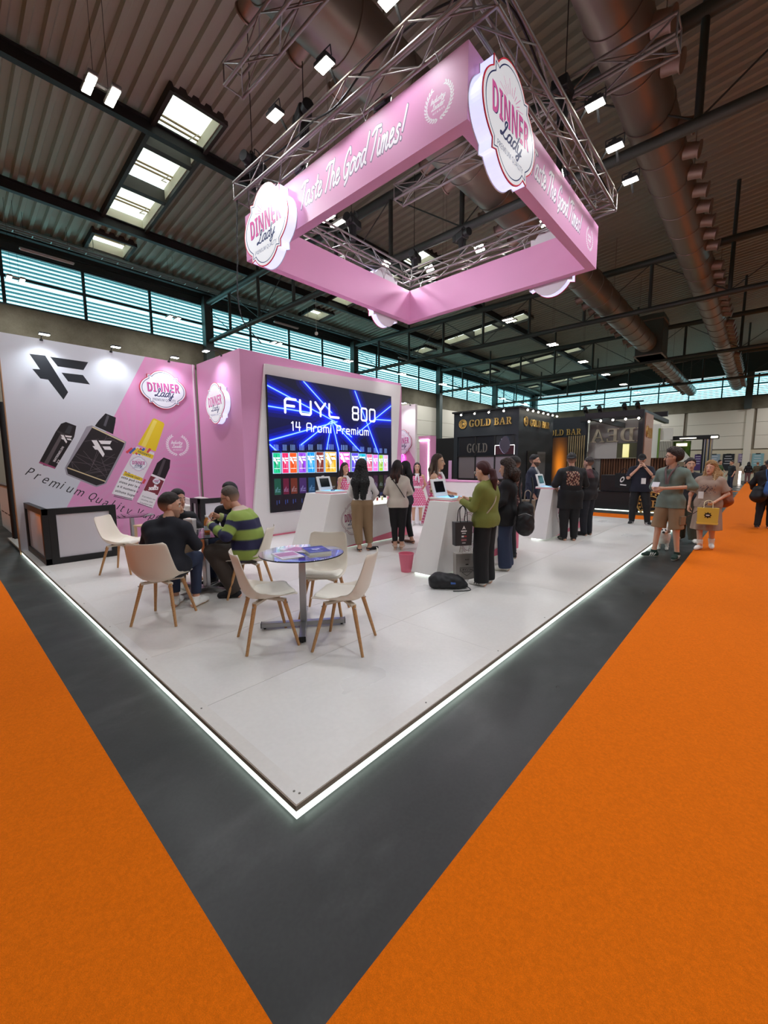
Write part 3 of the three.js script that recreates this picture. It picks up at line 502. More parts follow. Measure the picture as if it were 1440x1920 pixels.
  const g = boxT(0.05, 0.053, 0.6, 3.544, -4.97, -8.95); box01(g, -1 / sw, 1 / sh, -4.97, 0.6, 'z', 'y');
  mesh('display_screen', g, new THREE.MeshStandardMaterial({ color: '#050505', roughness: 0.35, emissive: '#ffffff', emissiveMap: t, emissiveIntensity: 1.15 }), sc);
  const l = new THREE.RectAreaLight('#5a6aff', 0.16, sw, sh); l.position.set(-7.87, 2.07, -6.96); scene.add(l); l.lookAt(0, 2.07, -6.96);
  lightBadge('lit round badge on the narrow pink side of the screen block', 0.44, 0.44, 0.12, [-8.88, 2.98, -4.42], 0);
}
{ // white end panel behind the screen block, lit niche and neon
  const e = thing('end_panel', 'tall narrow white and pink panel with a badge, right of the screen block', 'display wall', [0, 0, -10.6]);
  mesh('panel', boxT(-10.1, -8.3, P0, 3.55, -0.1, 0), m.white, e); mesh('pink_field', slab([[-9.3, P0], [-8.3, P0], [-8.3, 1.75], [-8.62, 2.2], [-9.3, 2.6]], 0.004), m.pink, e);
  const b = thing('wall_badge', 'badge plaque on the white end panel, half hidden by the screen block', 'sign', [-8.82, 2.36, -10.59]); mesh('plate', slab(badgePts(0.4, 0.42), 0.02), std('#8d3a52', 0.5), b); mesh('printed_face', badgeFace(0.4, 0.42), new THREE.MeshStandardMaterial({ map: badgeTex, roughness: 0.4 }), b).position.z = 0.022;
  const n = thing('neon_sign', 'small glowing magenta neon loop on the white end panel', 'neon sign', [-8.80, 1.8, -10.57]); mesh('neon_tube', tube([[0, -0.14, 0], [-0.08, -0.02, 0], [-0.05, 0.1, 0], [0.01, 0.16, 0], [0.06, 0.08, 0], [0.07, -0.04, 0]], 0.02, 6, 40, true), glow('#ff20d8', 4), n); mesh('neon_tube', tube([[0, -0.06, 0], [-0.02, 0.02, 0], [0.01, 0.08, 0], [0.03, 0.0, 0]], 0.015, 6, 24, true), glow('#ff20d8', 4), n);
  const f = thing('lit_niche', 'pink display niche framed by a white LED tube, beside the end panel', 'display niche', [-8.2, P0, -11.2]);
  mesh('back', boxT(-0.42, 0.0, 0, 2.42, -0.2, -0.05), m.pink, f); mesh('surround', [boxT(-0.42, 0.06, 2.42, 2.5, -0.3, 0.02), boxT(0, 0.08, 0, 2.5, -0.3, 0.0)], m.pink, f); mesh('led_tube', [boxT(-0.4, 0.02, 2.33, 2.38, -0.04, 0.01), boxT(-0.03, 0.02, 1.0, 2.36, -0.04, 0.01)], glow('#fff2f8', 3), f);
}
// ------------------------------------------------------------------ hanging pink ring
{
  const X0 = -7.345, X1 = -2.66, Z0 = -4.3, Z1 = -9.08, Y0 = 5.4, Y1 = 6.175, T = 0.16, L = X1 - X0, LZ = Z0 - Z1, Hh = Y1 - Y0;
  const tx = (len) => canvasTex(2048, 340, (x, W, H) => {
    const s = H / Hh; x.fillStyle = PINK; x.fillRect(0, 0, W, H); x.save(); x.scale(W / (len * s), 1); const m1 = 1.66 * s, h = 0.18 * s;
    const tw = sWidth(SCRIPT, 'Taste The Good Times!', 0.06) * h, sc2 = Math.min(1, 2.12 * s / tw); x.translate(m1, 0.52 * s); x.scale(sc2, 1);
    strokes(x, SCRIPT, 'Taste The Good Times!', 0, 0, h, 0.062 * s, '#7d6f86', 0.38, true, 0.06); strokes(x, SCRIPT, 'Taste The Good Times!', -3, -3, h, 0.04 * s, '#f2f0f4', 0.38, true, 0.06); x.restore();
    x.save(); x.scale(W / (len * s), 1); drawLaurel(x, 4.30 * s, 0.40 * s, 0.21 * s, '#f2edf2'); x.restore();
  });
  const ring = thing('hanging_ring_banner', 'square pink fabric ring hanging over the stand with white script lettering', 'banner', [0, 0, 0]);
  const mk = (a, b) => { const t = tx(b); return new THREE.MeshStandardMaterial({ map: t, roughness: 0.42 }); };
  const mA = mk('a', L), mB = mk('b', LZ);
  mesh('band', boxT(X0, X1 - 0.003, Y0, Y1, Z0 - T, Z0 - 0.003), m.pink, ring); mesh('printed_face', box01(boxT(X0, X1, Y0, Y1, Z0 - 0.003, Z0), 1 / L, 1 / Hh, X0, Y0), mA, ring);
  mesh('band', boxT(X1 - T, X1 - 0.003, Y0, Y1, Z1, Z0 - T), m.pink, ring); mesh('printed_face', box01(boxT(X1 - 0.003, X1, Y0, Y1, Z1, Z0 - 0.003), -1 / LZ, 1 / Hh, Z0, Y0, 'z', 'y'), mB, ring);
  mesh('band', boxT(X0, X1 - T, Y0, Y1, Z1, Z1 + T), m.pink, ring); mesh('band', boxT(X0, X0 + T, Y0, Y1, Z1 + T, Z0 - T), m.pink, ring);
  const eye = [[-6.9, Z0 - 0.08], [-5.6, Z0 - 0.08], [-4.3, Z0 - 0.08], [-3.1, Z0 - 0.08], [X1 - 0.08, -5.3], [X1 - 0.08, -6.6], [X1 - 0.08, -7.9], [X1 - 0.08, -8.8], [-6.9, Z1 + 0.08], [-5.5, Z1 + 0.08], [-4.1, Z1 + 0.08], [X0 + 0.08, -5.4], [X0 + 0.08, -6.7], [X0 + 0.08, -8]];
  for (const [x, z] of eye) mesh('hanging_wire', [bar([x, Y1, z], [x, Y1 + 0.08, z], 0.012, 6), bar([x, Y1 + 0.08, z], [x - 0.05, 6.42, z + 0.04], 0.006, 5), bar([x, Y1 + 0.08, z], [x + 0.05, 6.42, z - 0.04], 0.006, 5)], m.alu, ring);
  const rx = 0.66, ry = 0.63, D = 0.16;
  lightBadge('lit oval badge sign on the left corner of the hanging pink ring', rx, ry, D, [-6.42, 5.62, Z0 + 0.01], 0, 'lit badges on the hanging ring');
  lightBadge('lit oval badge sign on the near corner of the hanging pink ring', 0.68, 0.63, D, [X1 + 0.01, 5.62, -4.98], Math.PI / 2, 'lit badges on the hanging ring');
  lightBadge('lit badge sign behind the far right edge of the pink ring, seen from its back', 0.68, 0.7, D, [-3.55, 5.86, Z1 - 0.01], Math.PI, 'lit badges on the hanging ring');
  lightBadge('lit badge sign behind the far left edge of the pink ring, seen from its back', 0.68, 0.7, D, [X0 - 0.01, 5.84, -8.15], -Math.PI / 2, 'lit badges on the hanging ring');
}
// ------------------------------------------------------------------ lighting trusses
const braceG = new THREE.CylinderGeometry(1, 1, 1, 6);
function rod(name, a, b, r, mat, parent, geo = braceG) { const q = mesh(name, geo, mat, parent), d = b.clone().sub(a); q.position.copy(a).add(b).multiplyScalar(0.5); q.scale.set(r, d.length(), r); q.quaternion.setFromUnitVectors(V(0, 1, 0), d.normalize()); return q; }
function trussRun(parent, a, b, s = 0.29, pitch = 0.48) {
  const d = b.clone().sub(a), L = d.length(), u = d.clone().normalize(), side = V(0, 1, 0).cross(u).normalize(), h = s / 2, at = (t, i, j) => a.clone().addScaledVector(u, t).addScaledVector(side, i * h).add(V(0, j * h, 0));
  for (const i of [-1, 1]) for (const j of [-1, 1]) rod('chord', at(0, i, j), at(L, i, j), 0.025, m.alu, parent);
  const n = Math.round(L / pitch), p = L / n;
  for (let k = 0; k < n; k++) {
    const f = k & 1 ? -1 : 1, t0 = k * p, t1 = t0 + p;
    rod('brace', at(t0, -f, 1), at(t1, f, 1), 0.01, m.alu, parent); rod('brace', at(t0, f, -1), at(t1, -f, -1), 0.01, m.alu, parent); rod('brace', at(t0, -1, f), at(t1, -1, -f), 0.01, m.alu, parent); rod('brace', at(t0, 1, -f), at(t1, 1, f), 0.01, m.alu, parent);
  }
  for (const t of [0, L]) { rod('brace', at(t, -1, -1), at(t, 1, -1), 0.012, m.alu, parent); rod('brace', at(t, -1, 1), at(t, 1, 1), 0.012, m.alu, parent); rod('brace', at(t, -1, -1), at(t, -1, 1), 0.012, m.alu, parent); rod('brace', at(t, 1, -1), at(t, 1, 1), 0.012, m.alu, parent); }
}
{
  const x0 = -7.3, x1 = -2.55, z0 = -4.3, z1 = -9.1, y = 6.58;
  const g = thing('lighting_truss', 'square aluminium lighting truss carrying floodlights just above the pink ring', 'truss');
  trussRun(g, V(x0 - 0.145, y, z0), V(x1 + 0.145, y, z0)); trussRun(g, V(x1, y, z0 - 0.145), V(x1, y, z1 + 0.145)); trussRun(g, V(x0 - 0.145, y, z1), V(x1 + 0.145, y, z1)); trussRun(g, V(x0, y, z0 - 0.145), V(x0, y, z1 + 0.145));
  const a = thing('rigging_truss', 'aluminium rigging truss running crosswise over the middle of the pink ring', 'truss'); trussRun(a, V(-6.05, 7.25, -7.13), V(-1.22, 7.25, -7.13));
  const b = thing('rigging_truss', 'aluminium rigging truss at the top edge of the picture, left of the wide duct', 'truss'); trussRun(b, V(-6.15, 7.25, -3.5), V(-1.3, 7.25, -3.5));
  const c = mesh('power_cable', [tube([[-7.2, 6.75, -4.2], [-6, 6.7, -4.28], [-5.1, 6.55, -4.15], [-4.6, 6.45, -4.12], [-4, 6.7, -4.2], [-3, 6.72, -4.3], [-2.5, 6.7, -4.6], [-2.5, 6.68, -6], [-2.42, 6.5, -6.4], [-2.5, 6.7, -7], [-2.5, 6.7, -9]], 0.014, 5, 80)], m.cable); tag(c, 'black power cable drooping along the lighting truss above the ring', 'cable');
  const d = mesh('power_cable', [tube([[-7.42, 6.5, -4.2], [-7.46, 5.6, -4.18], [-7.44, 4.4, -4.2], [-7.45, 4.02, -4.6]], 0.012, 5, 30)], m.cable); tag(d, 'thin black cable hanging down from the left corner of the lighting truss', 'cable');
}
{ // floodlights
  const F = [[-3.47, 6.86, -4.12, 'front', 'right of three on the front truss side'], [-4.61, 6.86, -4.12, 'front', 'middle of three on the front truss side'], [-5.76, 6.86, -4.12, 'front', 'left of three on the front truss side'], [-2.36, 6.86, -7.0, 'right', 'nearest of three on the right truss side'], [-2.36, 6.86, -8.1, 'right', 'middle of three on the right truss side'], [-2.36, 6.86, -9.2, 'right', 'farthest of three on the right truss side'],
    [-7.55, 6.4, -5.87, 'left', 'nearest of two low ones on the left truss side'], [-7.55, 6.4, -6.92, 'left', 'second of two low ones on the left truss side'], [-7.48, 6.86, -8.5, 'left', 'high one near the far left truss corner'], [-6.95, 6.86, -9.3, 'back', 'high one right beside the far truss corner'], [-6.85, 6.4, -9.35, 'back', 'low one right beside the far truss corner'], [-5.84, 6.4, -9.35, 'back', 'second low one on the back truss side'], [-5.45, 6.86, -9.3, 'back', 'high one in the middle of the back truss side'], [-4.76, 6.4, -9.35, 'back', 'low one right of the middle of the back truss side'], [-3.84, 6.86, -9.3, 'back', 'high one at the right end of the back truss side']];
  const out = { front: [0, 1], right: [1, 0], left: [-1, 0], back: [0, -1] };
  let proto = null; const lens = glow('#fffbea', 22), body = std('#3a3c40', 0.45, 0.4);
  for (const [x, y, z, s, l] of F) {
    if (!proto) {
      proto = thing('floodlight', '', 'floodlight'); mesh('housing', [rbox(0.26, 0.17, 0.05, 0.012), box(0.18, 0.12, 0.04, 0, 0, -0.04)], body, proto); mesh('lamp_lens', rbox(0.235, 0.145, 0.012, 0.005, 0, 0, 0.03), lens, proto);
      mesh('bracket', [bar([-0.14, 0, 0], [-0.14, 0.02, -0.12], 0.008, 5), bar([0.14, 0, 0], [0.14, 0.02, -0.12], 0.008, 5), bar([-0.14, 0.02, -0.12], [0.14, 0.02, -0.12], 0.008, 5)], body, proto);
    }
    const f = proto.used ? clone(proto) : proto; proto.used = true; tag(f, 'small bright floodlight, ' + l, 'floodlight', 'floodlights on the square truss');
    const [ox, oz] = out[s], px = x + ox * 0.18, pz = z + oz * 0.18; f.position.set(px, y, pz);
    const tx = px + (s === 'back' || s === 'left' ? -ox * 2.5 : 0), tz = pz + (s === 'back' || s === 'left' ? -oz * 2.5 : 0);
    f.lookAt(tx, y - 3, tz); const dir = V(tx - px, -3, tz - pz).normalize();
    f.updateMatrixWorld(true); const cp = V(s === 'front' || s === 'back' ? x : s === 'right' ? -2.405 : -7.445, y > 6.6 ? 6.725 : 6.435, s === 'front' ? -4.155 : s === 'back' ? -9.245 : z); mesh('clamp', bar(f.worldToLocal(cp), [0, 0.02, -0.12], 0.018, 8), body, f);
    const sp = new THREE.SpotLight('#f6f6ff', FLOOD, 0, 1.08, 0.85, 2); sp.position.set(px + dir.x * 0.045, y + dir.y * 0.045, pz + dir.z * 0.045); sp.target.position.set(tx, y - 3, tz); sp.castShadow = true; sp.shadow.radius = 3; scene.add(sp, sp.target);
  }
}
{ // four more floodlights on the inner sides of the truss, aimed at the far ring panels
  const lens = glow('#fffbea', 22), body = std('#3a3c40', 0.45, 0.4);
  for (const [x, z, tx, tz, l] of [[-5.9, -4.5, -5.6, -9, 'left one on the inner side of the front truss side'], [-4.1, -4.5, -4.3, -9, 'right one on the inner side of the front truss side'], [-2.76, -5.8, -7.3, -6.1, 'near one on the inner side of the right truss side'], [-2.76, -7.6, -7.3, -7.4, 'far one on the inner side of the right truss side']]) {
    const f = thing('floodlight', 'inward floodlight, ' + l, 'floodlight', [x, 6.42, z], 0, 'inward floodlights of the square truss'); f.lookAt(tx, 5.3, tz);
    mesh('housing', [rbox(0.26, 0.17, 0.05, 0.012), box(0.18, 0.12, 0.04, 0, 0, -0.04)], body, f); mesh('lamp_lens', rbox(0.235, 0.145, 0.012, 0.005, 0, 0, 0.03), lens, f); mesh('clamp', bar([0, 0, -0.05], [0, 0.12, -0.02], 0.02, 8), body, f);
    const d = V(tx - x, -1.12, tz - z).normalize(), sp = new THREE.SpotLight('#f4f2ff', FLOOD * 1.1, 0, 0.75, 0.9, 2); sp.position.set(x + d.x * 0.05, 6.42 + d.y * 0.05, z + d.z * 0.05); sp.target.position.set(tx, 5.3, tz); sp.castShadow = true; sp.shadow.radius = 4; scene.add(sp, sp.target);
  }
}
{ // chain hoists
  let proto = null; const mb = std('#121315', 0.55);
  [[-5.8, -4.5, 'on the front truss side above the lettering'], [-7.35, -4.5, 'at the left corner of the square truss'], [-2.6, -6.93, 'on the right truss side behind the near badge'], [-5.8, -9.25, 'on the back truss side, right'], [-7.35, -7.0, 'on the left truss side inside the ring view'], [-7.3, -9.25, 'at the far corner of the square truss']].forEach(([x, z, l]) => {
    if (!proto) {
      proto = thing('chain_hoist', '', 'chain hoist'); mesh('motor', [rbox(0.3, 0.2, 0.22, 0.04, 0.03, 0.45, 0), bar([-0.1, 0.45, 0], [-0.24, 0.45, 0], 0.09, 14), rbox(0.12, 0.16, 0.24, 0.02, 0.2, 0.45, 0)], mb, proto);
      mesh('chain_bag', [bar([0.02, 0.36, 0], [0.03, 0.05, 0.02], 0.1, 12, 0.07)], m.blackMatt, proto); mesh('chain', [bar([0, 0.55, 0], [0, 2.6, 0], 0.008, 5)], m.wire, proto); mesh('hook', new THREE.TorusGeometry(0.05, 0.015, 6, 12).translate(0.0, 0.60, 0), m.wire, proto); mesh('control_cable', bar([-0.06, 0.36, 0], [-0.06, 0.12, 0], 0.02, 6), m.wire, proto); mesh('handle', tube([[-0.05, 0.55, 0.1], [-0.05, 0.63, 0.1], [0.08, 0.63, 0.1], [0.08, 0.55, 0.1]], 0.01, 5, 20), m.wire, proto);
    }
    const h = proto.used ? clone(proto) : proto; proto.used = true; tag(h, 'black chain hoist motor on its chain ' + l, 'chain hoist', 'chain hoists of the square truss'); h.position.set(x, 6.72, z); h.rotation.set(0, 0.6 * x, 0);
  });
  const cord = thing('hanging_pull_cord', 'white cord with a small ball end hanging before the left windows', 'cord', [-13.2, 0, -10.6]); mesh('cord', bar([0, 6.75, 0], [0, 10.53, 0], 0.006, 4), m.offwhite, cord); mesh('ball_end', new THREE.SphereGeometry(0.07, 12, 8).translate(0, 6.72, 0), m.offwhite, cord);
}
{ // arm spotlights over the panels
  let proto = null;
  const put = (x, y, z, turn, l) => {
    if (!proto) {
      proto = thing('arm_spotlight', '', 'spotlight'); mesh('arm', [tube([[0, 0, 0], [0, 0.08, 0.1], [0, 0.06, 0.28]], 0.009, 6, 16), rbox(0.05, 0.03, 0.05, 0.006, 0, 0, 0)], m.black, proto);
      mesh('head', [rbox(0.16, 0.028, 0.1, 0.01, 0, 0.045, 0.34)], m.black, proto); mesh('lamp_lens', [rbox(0.15, 0.008, 0.09, 0.003, 0, 0.027, 0.34)], glow('#f4fbff', 14), proto);
    }
    const a = proto.used ? clone(proto) : proto; proto.used = true; tag(a, 'black arm spotlight, ' + l, 'spotlight', 'arm spotlights on the stand walls'); a.position.set(x, y, z); a.rotation.set(0, turn, 0);
    const s = new THREE.SpotLight('#eef6ff', SPOT, 0, 1.1, 0.8, 2), dx = Math.sin(turn), dz = Math.cos(turn); s.position.set(x + dx * 0.34, y - 0.0, z + dz * 0.34); s.target.position.set(x + dx * 0.12, y - 1, z + dz * 0.12); s.castShadow = true; s.shadow.radius = 2; scene.add(s, s.target);
  };
  put(-10.1, 3.98, -1.6, Math.PI / 2, 'leftmost of three over the printed wall'); put(-10.1, 3.98, -2.72, Math.PI / 2, 'middle of three over the printed wall'); put(-10.1, 3.98, -3.85, Math.PI / 2, 'rightmost of three over the printed wall, beside the oval badge');
  put(-8.75, 3.98, -4.43, 0, 'over the narrow pink side of the screen block'); put(-8.5, 3.53, -10.6, 0, 'over the white end panel right of the screen block');
}
// ------------------------------------------------------------------ chairs and tables
function shellChair(label, pos, turn, group) {
  if (!shellChair.proto) {
    const t = thing('shell_chair', '', 'chair'), NU = 22, NV = 34;
    const prof = new THREE.CatmullRomCurve3([V(0, 0.452, 0.235), V(0, 0.455, 0.2), V(0, 0.435, 0.08), V(0, 0.425, -0.06), V(0, 0.445, -0.15), V(0, 0.51, -0.2), V(0, 0.64, -0.235), V(0, 0.76, -0.265), V(0, 0.835, -0.285)]);
    const wid = (v) => { const a = v < 0.45 ? 0.205 + 0.03 * Math.sin(v / 0.45 * Math.PI / 2) : 0.235 - 0.045 * ((v - 0.45) / 0.55) ** 1.5; const e = Math.min(1, (1 - v) / 0.06), f = Math.min(1, v / 0.07); return a * (0.84 + 0.16 * Math.sqrt(1 - (1 - e) ** 2)) * (0.86 + 0.14 * Math.sqrt(1 - (1 - f) ** 2)); };
    const lift = (v) => 0.012 + 0.08 * Math.exp(-(((v - 0.48) / 0.22) ** 2)) + 0.025 * v;
    const pt = (i, j, off) => {
      const u = i / NU * 2 - 1, v = j / NV, c = prof.getPoint(v), q = Math.max(0, Math.min(1, (v - 0.2) / 0.5)), th = q * q * (3 - 2 * q) * 1.25, n = V(0, Math.cos(th), Math.sin(th)), tg = prof.getTangent(v), m2 = V(0, -tg.z, tg.y), k = lift(v) * Math.abs(u) ** 2.4;
      if (m2.y < 0 && v < 0.4) m2.negate(); return V(u * wid(v), c.y, c.z).addScaledVector(n, k).addScaledVector(m2, off);
    };
    const pos3 = [], idx = []; for (const off of [0, -0.009]) for (let j = 0; j <= NV; j++) for (let i = 0; i <= NU; i++) pos3.push(...pt(i, j, off).toArray());
    const W = NU + 1, O = W * (NV + 1), q = (a, b, c, d) => idx.push(a, b, c, a, c, d);
    for (let j = 0; j < NV; j++) for (let i = 0; i < NU; i++) { const a = j * W + i; q(a, a + W, a + W + 1, a + 1); q(O + a, O + a + 1, O + a + W + 1, O + a + W); }
    for (let j = 0; j < NV; j++) { q(j * W, O + j * W, O + (j + 1) * W, (j + 1) * W); const e = j * W + NU; q(e, e + W, O + e + W, O + e); }
    for (let i = 0; i < NU; i++) { q(i, i + 1, O + i + 1, O + i); const e = NV * W + i; q(e, O + e, O + e + 1, e + 1); }
    const g = new THREE.BufferGeometry(); g.setAttribute('position', new THREE.BufferAttribute(new Float32Array(pos3), 3)); g.setIndex(idx); g.computeVertexNormals();
    mesh('seat_shell', g, std('#e9dfcf', 0.36), t).material.side = THREE.DoubleSide;
    // seat pad
    const pp = [], pi = []; const N = 20; for (let j = 0; j <= N; j++) for (let i = 0; i <= N; i++) { const u = i / N * 2 - 1, v = j / N, r = Math.max(Math.abs(u), Math.abs(2 * v - 1)), base = pt((u * 0.86 * (1 - 0.2 * Math.abs(2 * v - 1) ** 4) + 1) / 2 * NU, 1.2 + v * 13, 0.003), th = 0.03 * (1 - r ** 6) + 0.001; base.y += th; pp.push(...base.toArray()); }
    for (let j = 0; j < N; j++) for (let i = 0; i < N; i++) { const a = j * (N + 1) + i; pi.push(a, a + N + 1, a + N + 2, a, a + N + 2, a + 1); }
    const pg = new THREE.BufferGeometry(); pg.setAttribute('position', new THREE.BufferAttribute(new Float32Array(pp), 3)); pg.setIndex(pi); pg.computeVertexNormals(); mesh('seat_pad', pg, std('#ece6d9', 0.5), t).material.side = THREE.DoubleSide;
    mesh('under_frame', [sqbar([-0.15, 0.405, 0.13], [0.15, 0.405, -0.13], 0.045, 0.02), sqbar([0.15, 0.405, 0.13], [-0.15, 0.405, -0.13], 0.045, 0.02), box(0.14, 0.022, 0.14, 0, 0.418, 0)], std('#d8cfbf', 0.5), t);
    for (const [sx, sz] of [[1, 1], [-1, 1], [1, -1], [-1, -1]]) mesh('leg', bar([sx * 0.222, 0, sz * 0.222], [sx * 0.14, 0.405, sz * 0.125], 0.0125, 10, 0.019), m.wood, t);
    const bo = new THREE.SphereGeometry(0.007, 6, 5); for (const [sx, sz] of [[1, 1], [-1, 1], [1, -1], [-1, -1]]) mesh('bolt', bo, m.chrome, t).position.set(sx * 0.162, 0.385, sz * 0.145);
    shellChair.proto = t;
  }
  const p = shellChair.proto, c = p.used ? clone(p) : p; p.used = true; c.position.set(...pos); c.rotation.set(0, turn, 0); return tag(c, label, 'chair', group);
}
const faceDir = (dx, dz) => Math.atan2(dx, dz);
const GC = 'cream shell chairs on the platform';
shellChair('cream shell chair left of the nearest glass table, its back to the left', [-3.17, P0, -1.91], faceDir(0.147, -0.417), GC);
shellChair('cream shell chair right of the nearest glass table, its back to the right', [-2.61, P0, -2.34], faceDir(-0.327, 0.187), GC);
shellChair('cream shell chair behind the nearest glass table, facing the camera', [-3.3, P0, -2.68], faceDir(0.62, 0.78), GC);
shellChair('cream shell chair under the man in the dark navy jacket, back to the camera', [-4.45, P0, -1.5], faceDir(-0.31, -0.336), GC);
shellChair('cream shell chair under the man in the striped jumper', [-4.5, P0, -2.52], faceDir(-0.62, 0.6), GC);
shellChair('empty cream shell chair before the black framed partition at the left', [-6.95, P0, -1.82], faceDir(0.62, -0.62), GC);
function glassTable(label, x, z, turn, r = 0.4) {
  const t = thing('glass_table', label, 'table', [x, P0, z], turn);
  mesh('glass_top', lathe([[0, 0.728], [r - 0.004, 0.728], [r, 0.732], [r, 0.736], [r - 0.004, 0.74], [0, 0.74]], 64), phys({ color: '#ffffff', roughness: 0.015, transmission: 1, thickness: 0.012, ior: 1.52, attenuationColor: new THREE.Color('#9fd0c8'), attenuationDistance: 0.25, specularIntensity: 1 }), t);
  mesh('post', rbox(0.065, 0.66, 0.065, 0.008, 0, 0.39, 0), m.chrome, t); mesh('mount_plate', lathe([[0, 0.715], [0.1, 0.715], [0.1, 0.727], [0, 0.727]], 24), m.chrome, t);
  for (let k = 0; k < 4; k++) { const a = mesh('foot', rbox(0.4, 0.045, 0.06, 0.006, 0.2, 0.04, 0), m.chrome, t); a.rotation.y = k * Math.PI / 2; const c = mesh('end_cap', [box(0.006, 0.047, 0.062, 0.402, 0.04, 0), bar([0.37, 0, 0], [0.37, 0.02, 0], 0.012, 8)], m.black, t); c.rotation.y = k * Math.PI / 2; }
  return t;
}
glassTable('round glass table with steel cross foot, nearest to the camera, with brochures on it', -3.2, -2.33, faceDir(0.34, 0.27) - Math.PI / 2);
glassTable('round glass table with steel cross foot between the four seated people', -5.06, -2.22, 0.35, 0.42);
{ // brochures and a catalogue on the nearest table
  const br = canvasTex(256, 360, (x, w, h) => { x.fillStyle = '#efe9ee'; x.fillRect(0, 0, w, h); x.fillStyle = '#c88aa8'; x.fillRect(14, 60, w - 28, 190); for (let i = 0; i < 7; i++) { x.fillStyle = '#a96c90'; x.fillRect(26, 80 + i * 22, 120 + 60 * hsh(i, 2), 5); } x.fillStyle = '#55505c'; for (let i = 0; i < 4; i++) x.fillRect(20, 275 + i * 16, 180, 5); drawBadge(x, w / 2, 34, 40, 26, { rim: '#e08bb9' }); });
  const cat = canvasTex(256, 360, (x, w, h) => { x.fillStyle = '#2a2f7a'; x.fillRect(0, 0, w, h); x.fillStyle = '#6b63c8'; x.fillRect(0, 90, w, 40); drawF(x, w / 2, 190, 120, '#e8e8f4'); x.fillStyle = '#d8d8ea'; x.fillRect(20, 300, 150, 10); });
  const mk = (name, label, t, x, z, turn, th) => { const o = thing(name, label, 'brochure', [x, P0 + 0.741, z], turn); mesh('pages', box(0.21, th, 0.297, 0, th / 2, 0), m.white, o); mesh('cover', box01(box(0.21, 0.0012, 0.297, 0, th + 0.0006, 0), 1 / 0.21, -1 / 0.297, -0.105, 0.1485, 'x', 'z'), new THREE.MeshStandardMaterial({ map: t, roughness: 0.3 }), o); };
  mk('brochure', 'pink and white brochure on the left of the nearest glass table', br, -3.19, -2.16, 1.35, 0.004); mk('catalogue', 'thick dark blue catalogue on the right of the nearest glass table', cat, -3.12, -2.44, 1.2, 0.022);
  mk('leaflet', 'white leaflet lying under the blue catalogue at the back of the nearest table', br, -3.33, -2.38, 1.9, 0.002);
}
{ // things on the second table
  const y = P0 + 0.741, b = thing('juice_bottle', 'small clear bottle of orange drink with a white cap on the second glass table', 'bottle', [-5.06, y, -2.26]);
  mesh('body', lathe([[0, 0], [0.032, 0], [0.034, 0.01], [0.034, 0.13], [0.03, 0.15], [0.016, 0.18], [0.016, 0.195]], 20), phys({ color: '#e8a25a', roughness: 0.1, transmission: 0.4, thickness: 0, ior: 1.4 }), b); mesh('label_band', lathe([[0.0348, 0.03], [0.0348, 0.085]], 20), std('#cfd9e2', 0.4), b); mesh('cap', lathe([[0.018, 0.19], [0.018, 0.215], [0, 0.215]], 16), m.white, b);
  const box1 = thing('white_box', 'small grey white cardboard box standing on the second glass table', 'box', [-5.22, y, -2.12], 0.5); mesh('carton', rbox(0.13, 0.16, 0.07, 0.004, 0, 0.08, 0), std('#bcb8b6', 0.7), box1); mesh('lid', box(0.132, 0.02, 0.072, 0, 0.162, 0), m.white, box1);
  const ph = thing('phone', 'black phone lying on the right side of the second glass table', 'phone', [-4.92, y, -2.42], 0.9); mesh('case', rbox(0.075, 0.008, 0.15, 0.003, 0, 0.004, 0), m.black, ph); mesh('screen_glass', box(0.07, 0.001, 0.144, 0, 0.0085, 0), std('#08090c', 0.1), ph);
  const pa = thing('paper', 'white sheet of paper on the second glass table beside the phone', 'paper', [-5.0, y, -2.48], 0.4); mesh('sheet', box(0.15, 0.002, 0.21, 0, 0.001, 0), m.white, pa); mesh('print', box(0.1, 0.0006, 0.05, 0, 0.0024, 0.04), std('#8f8c92', 0.6), pa);
}
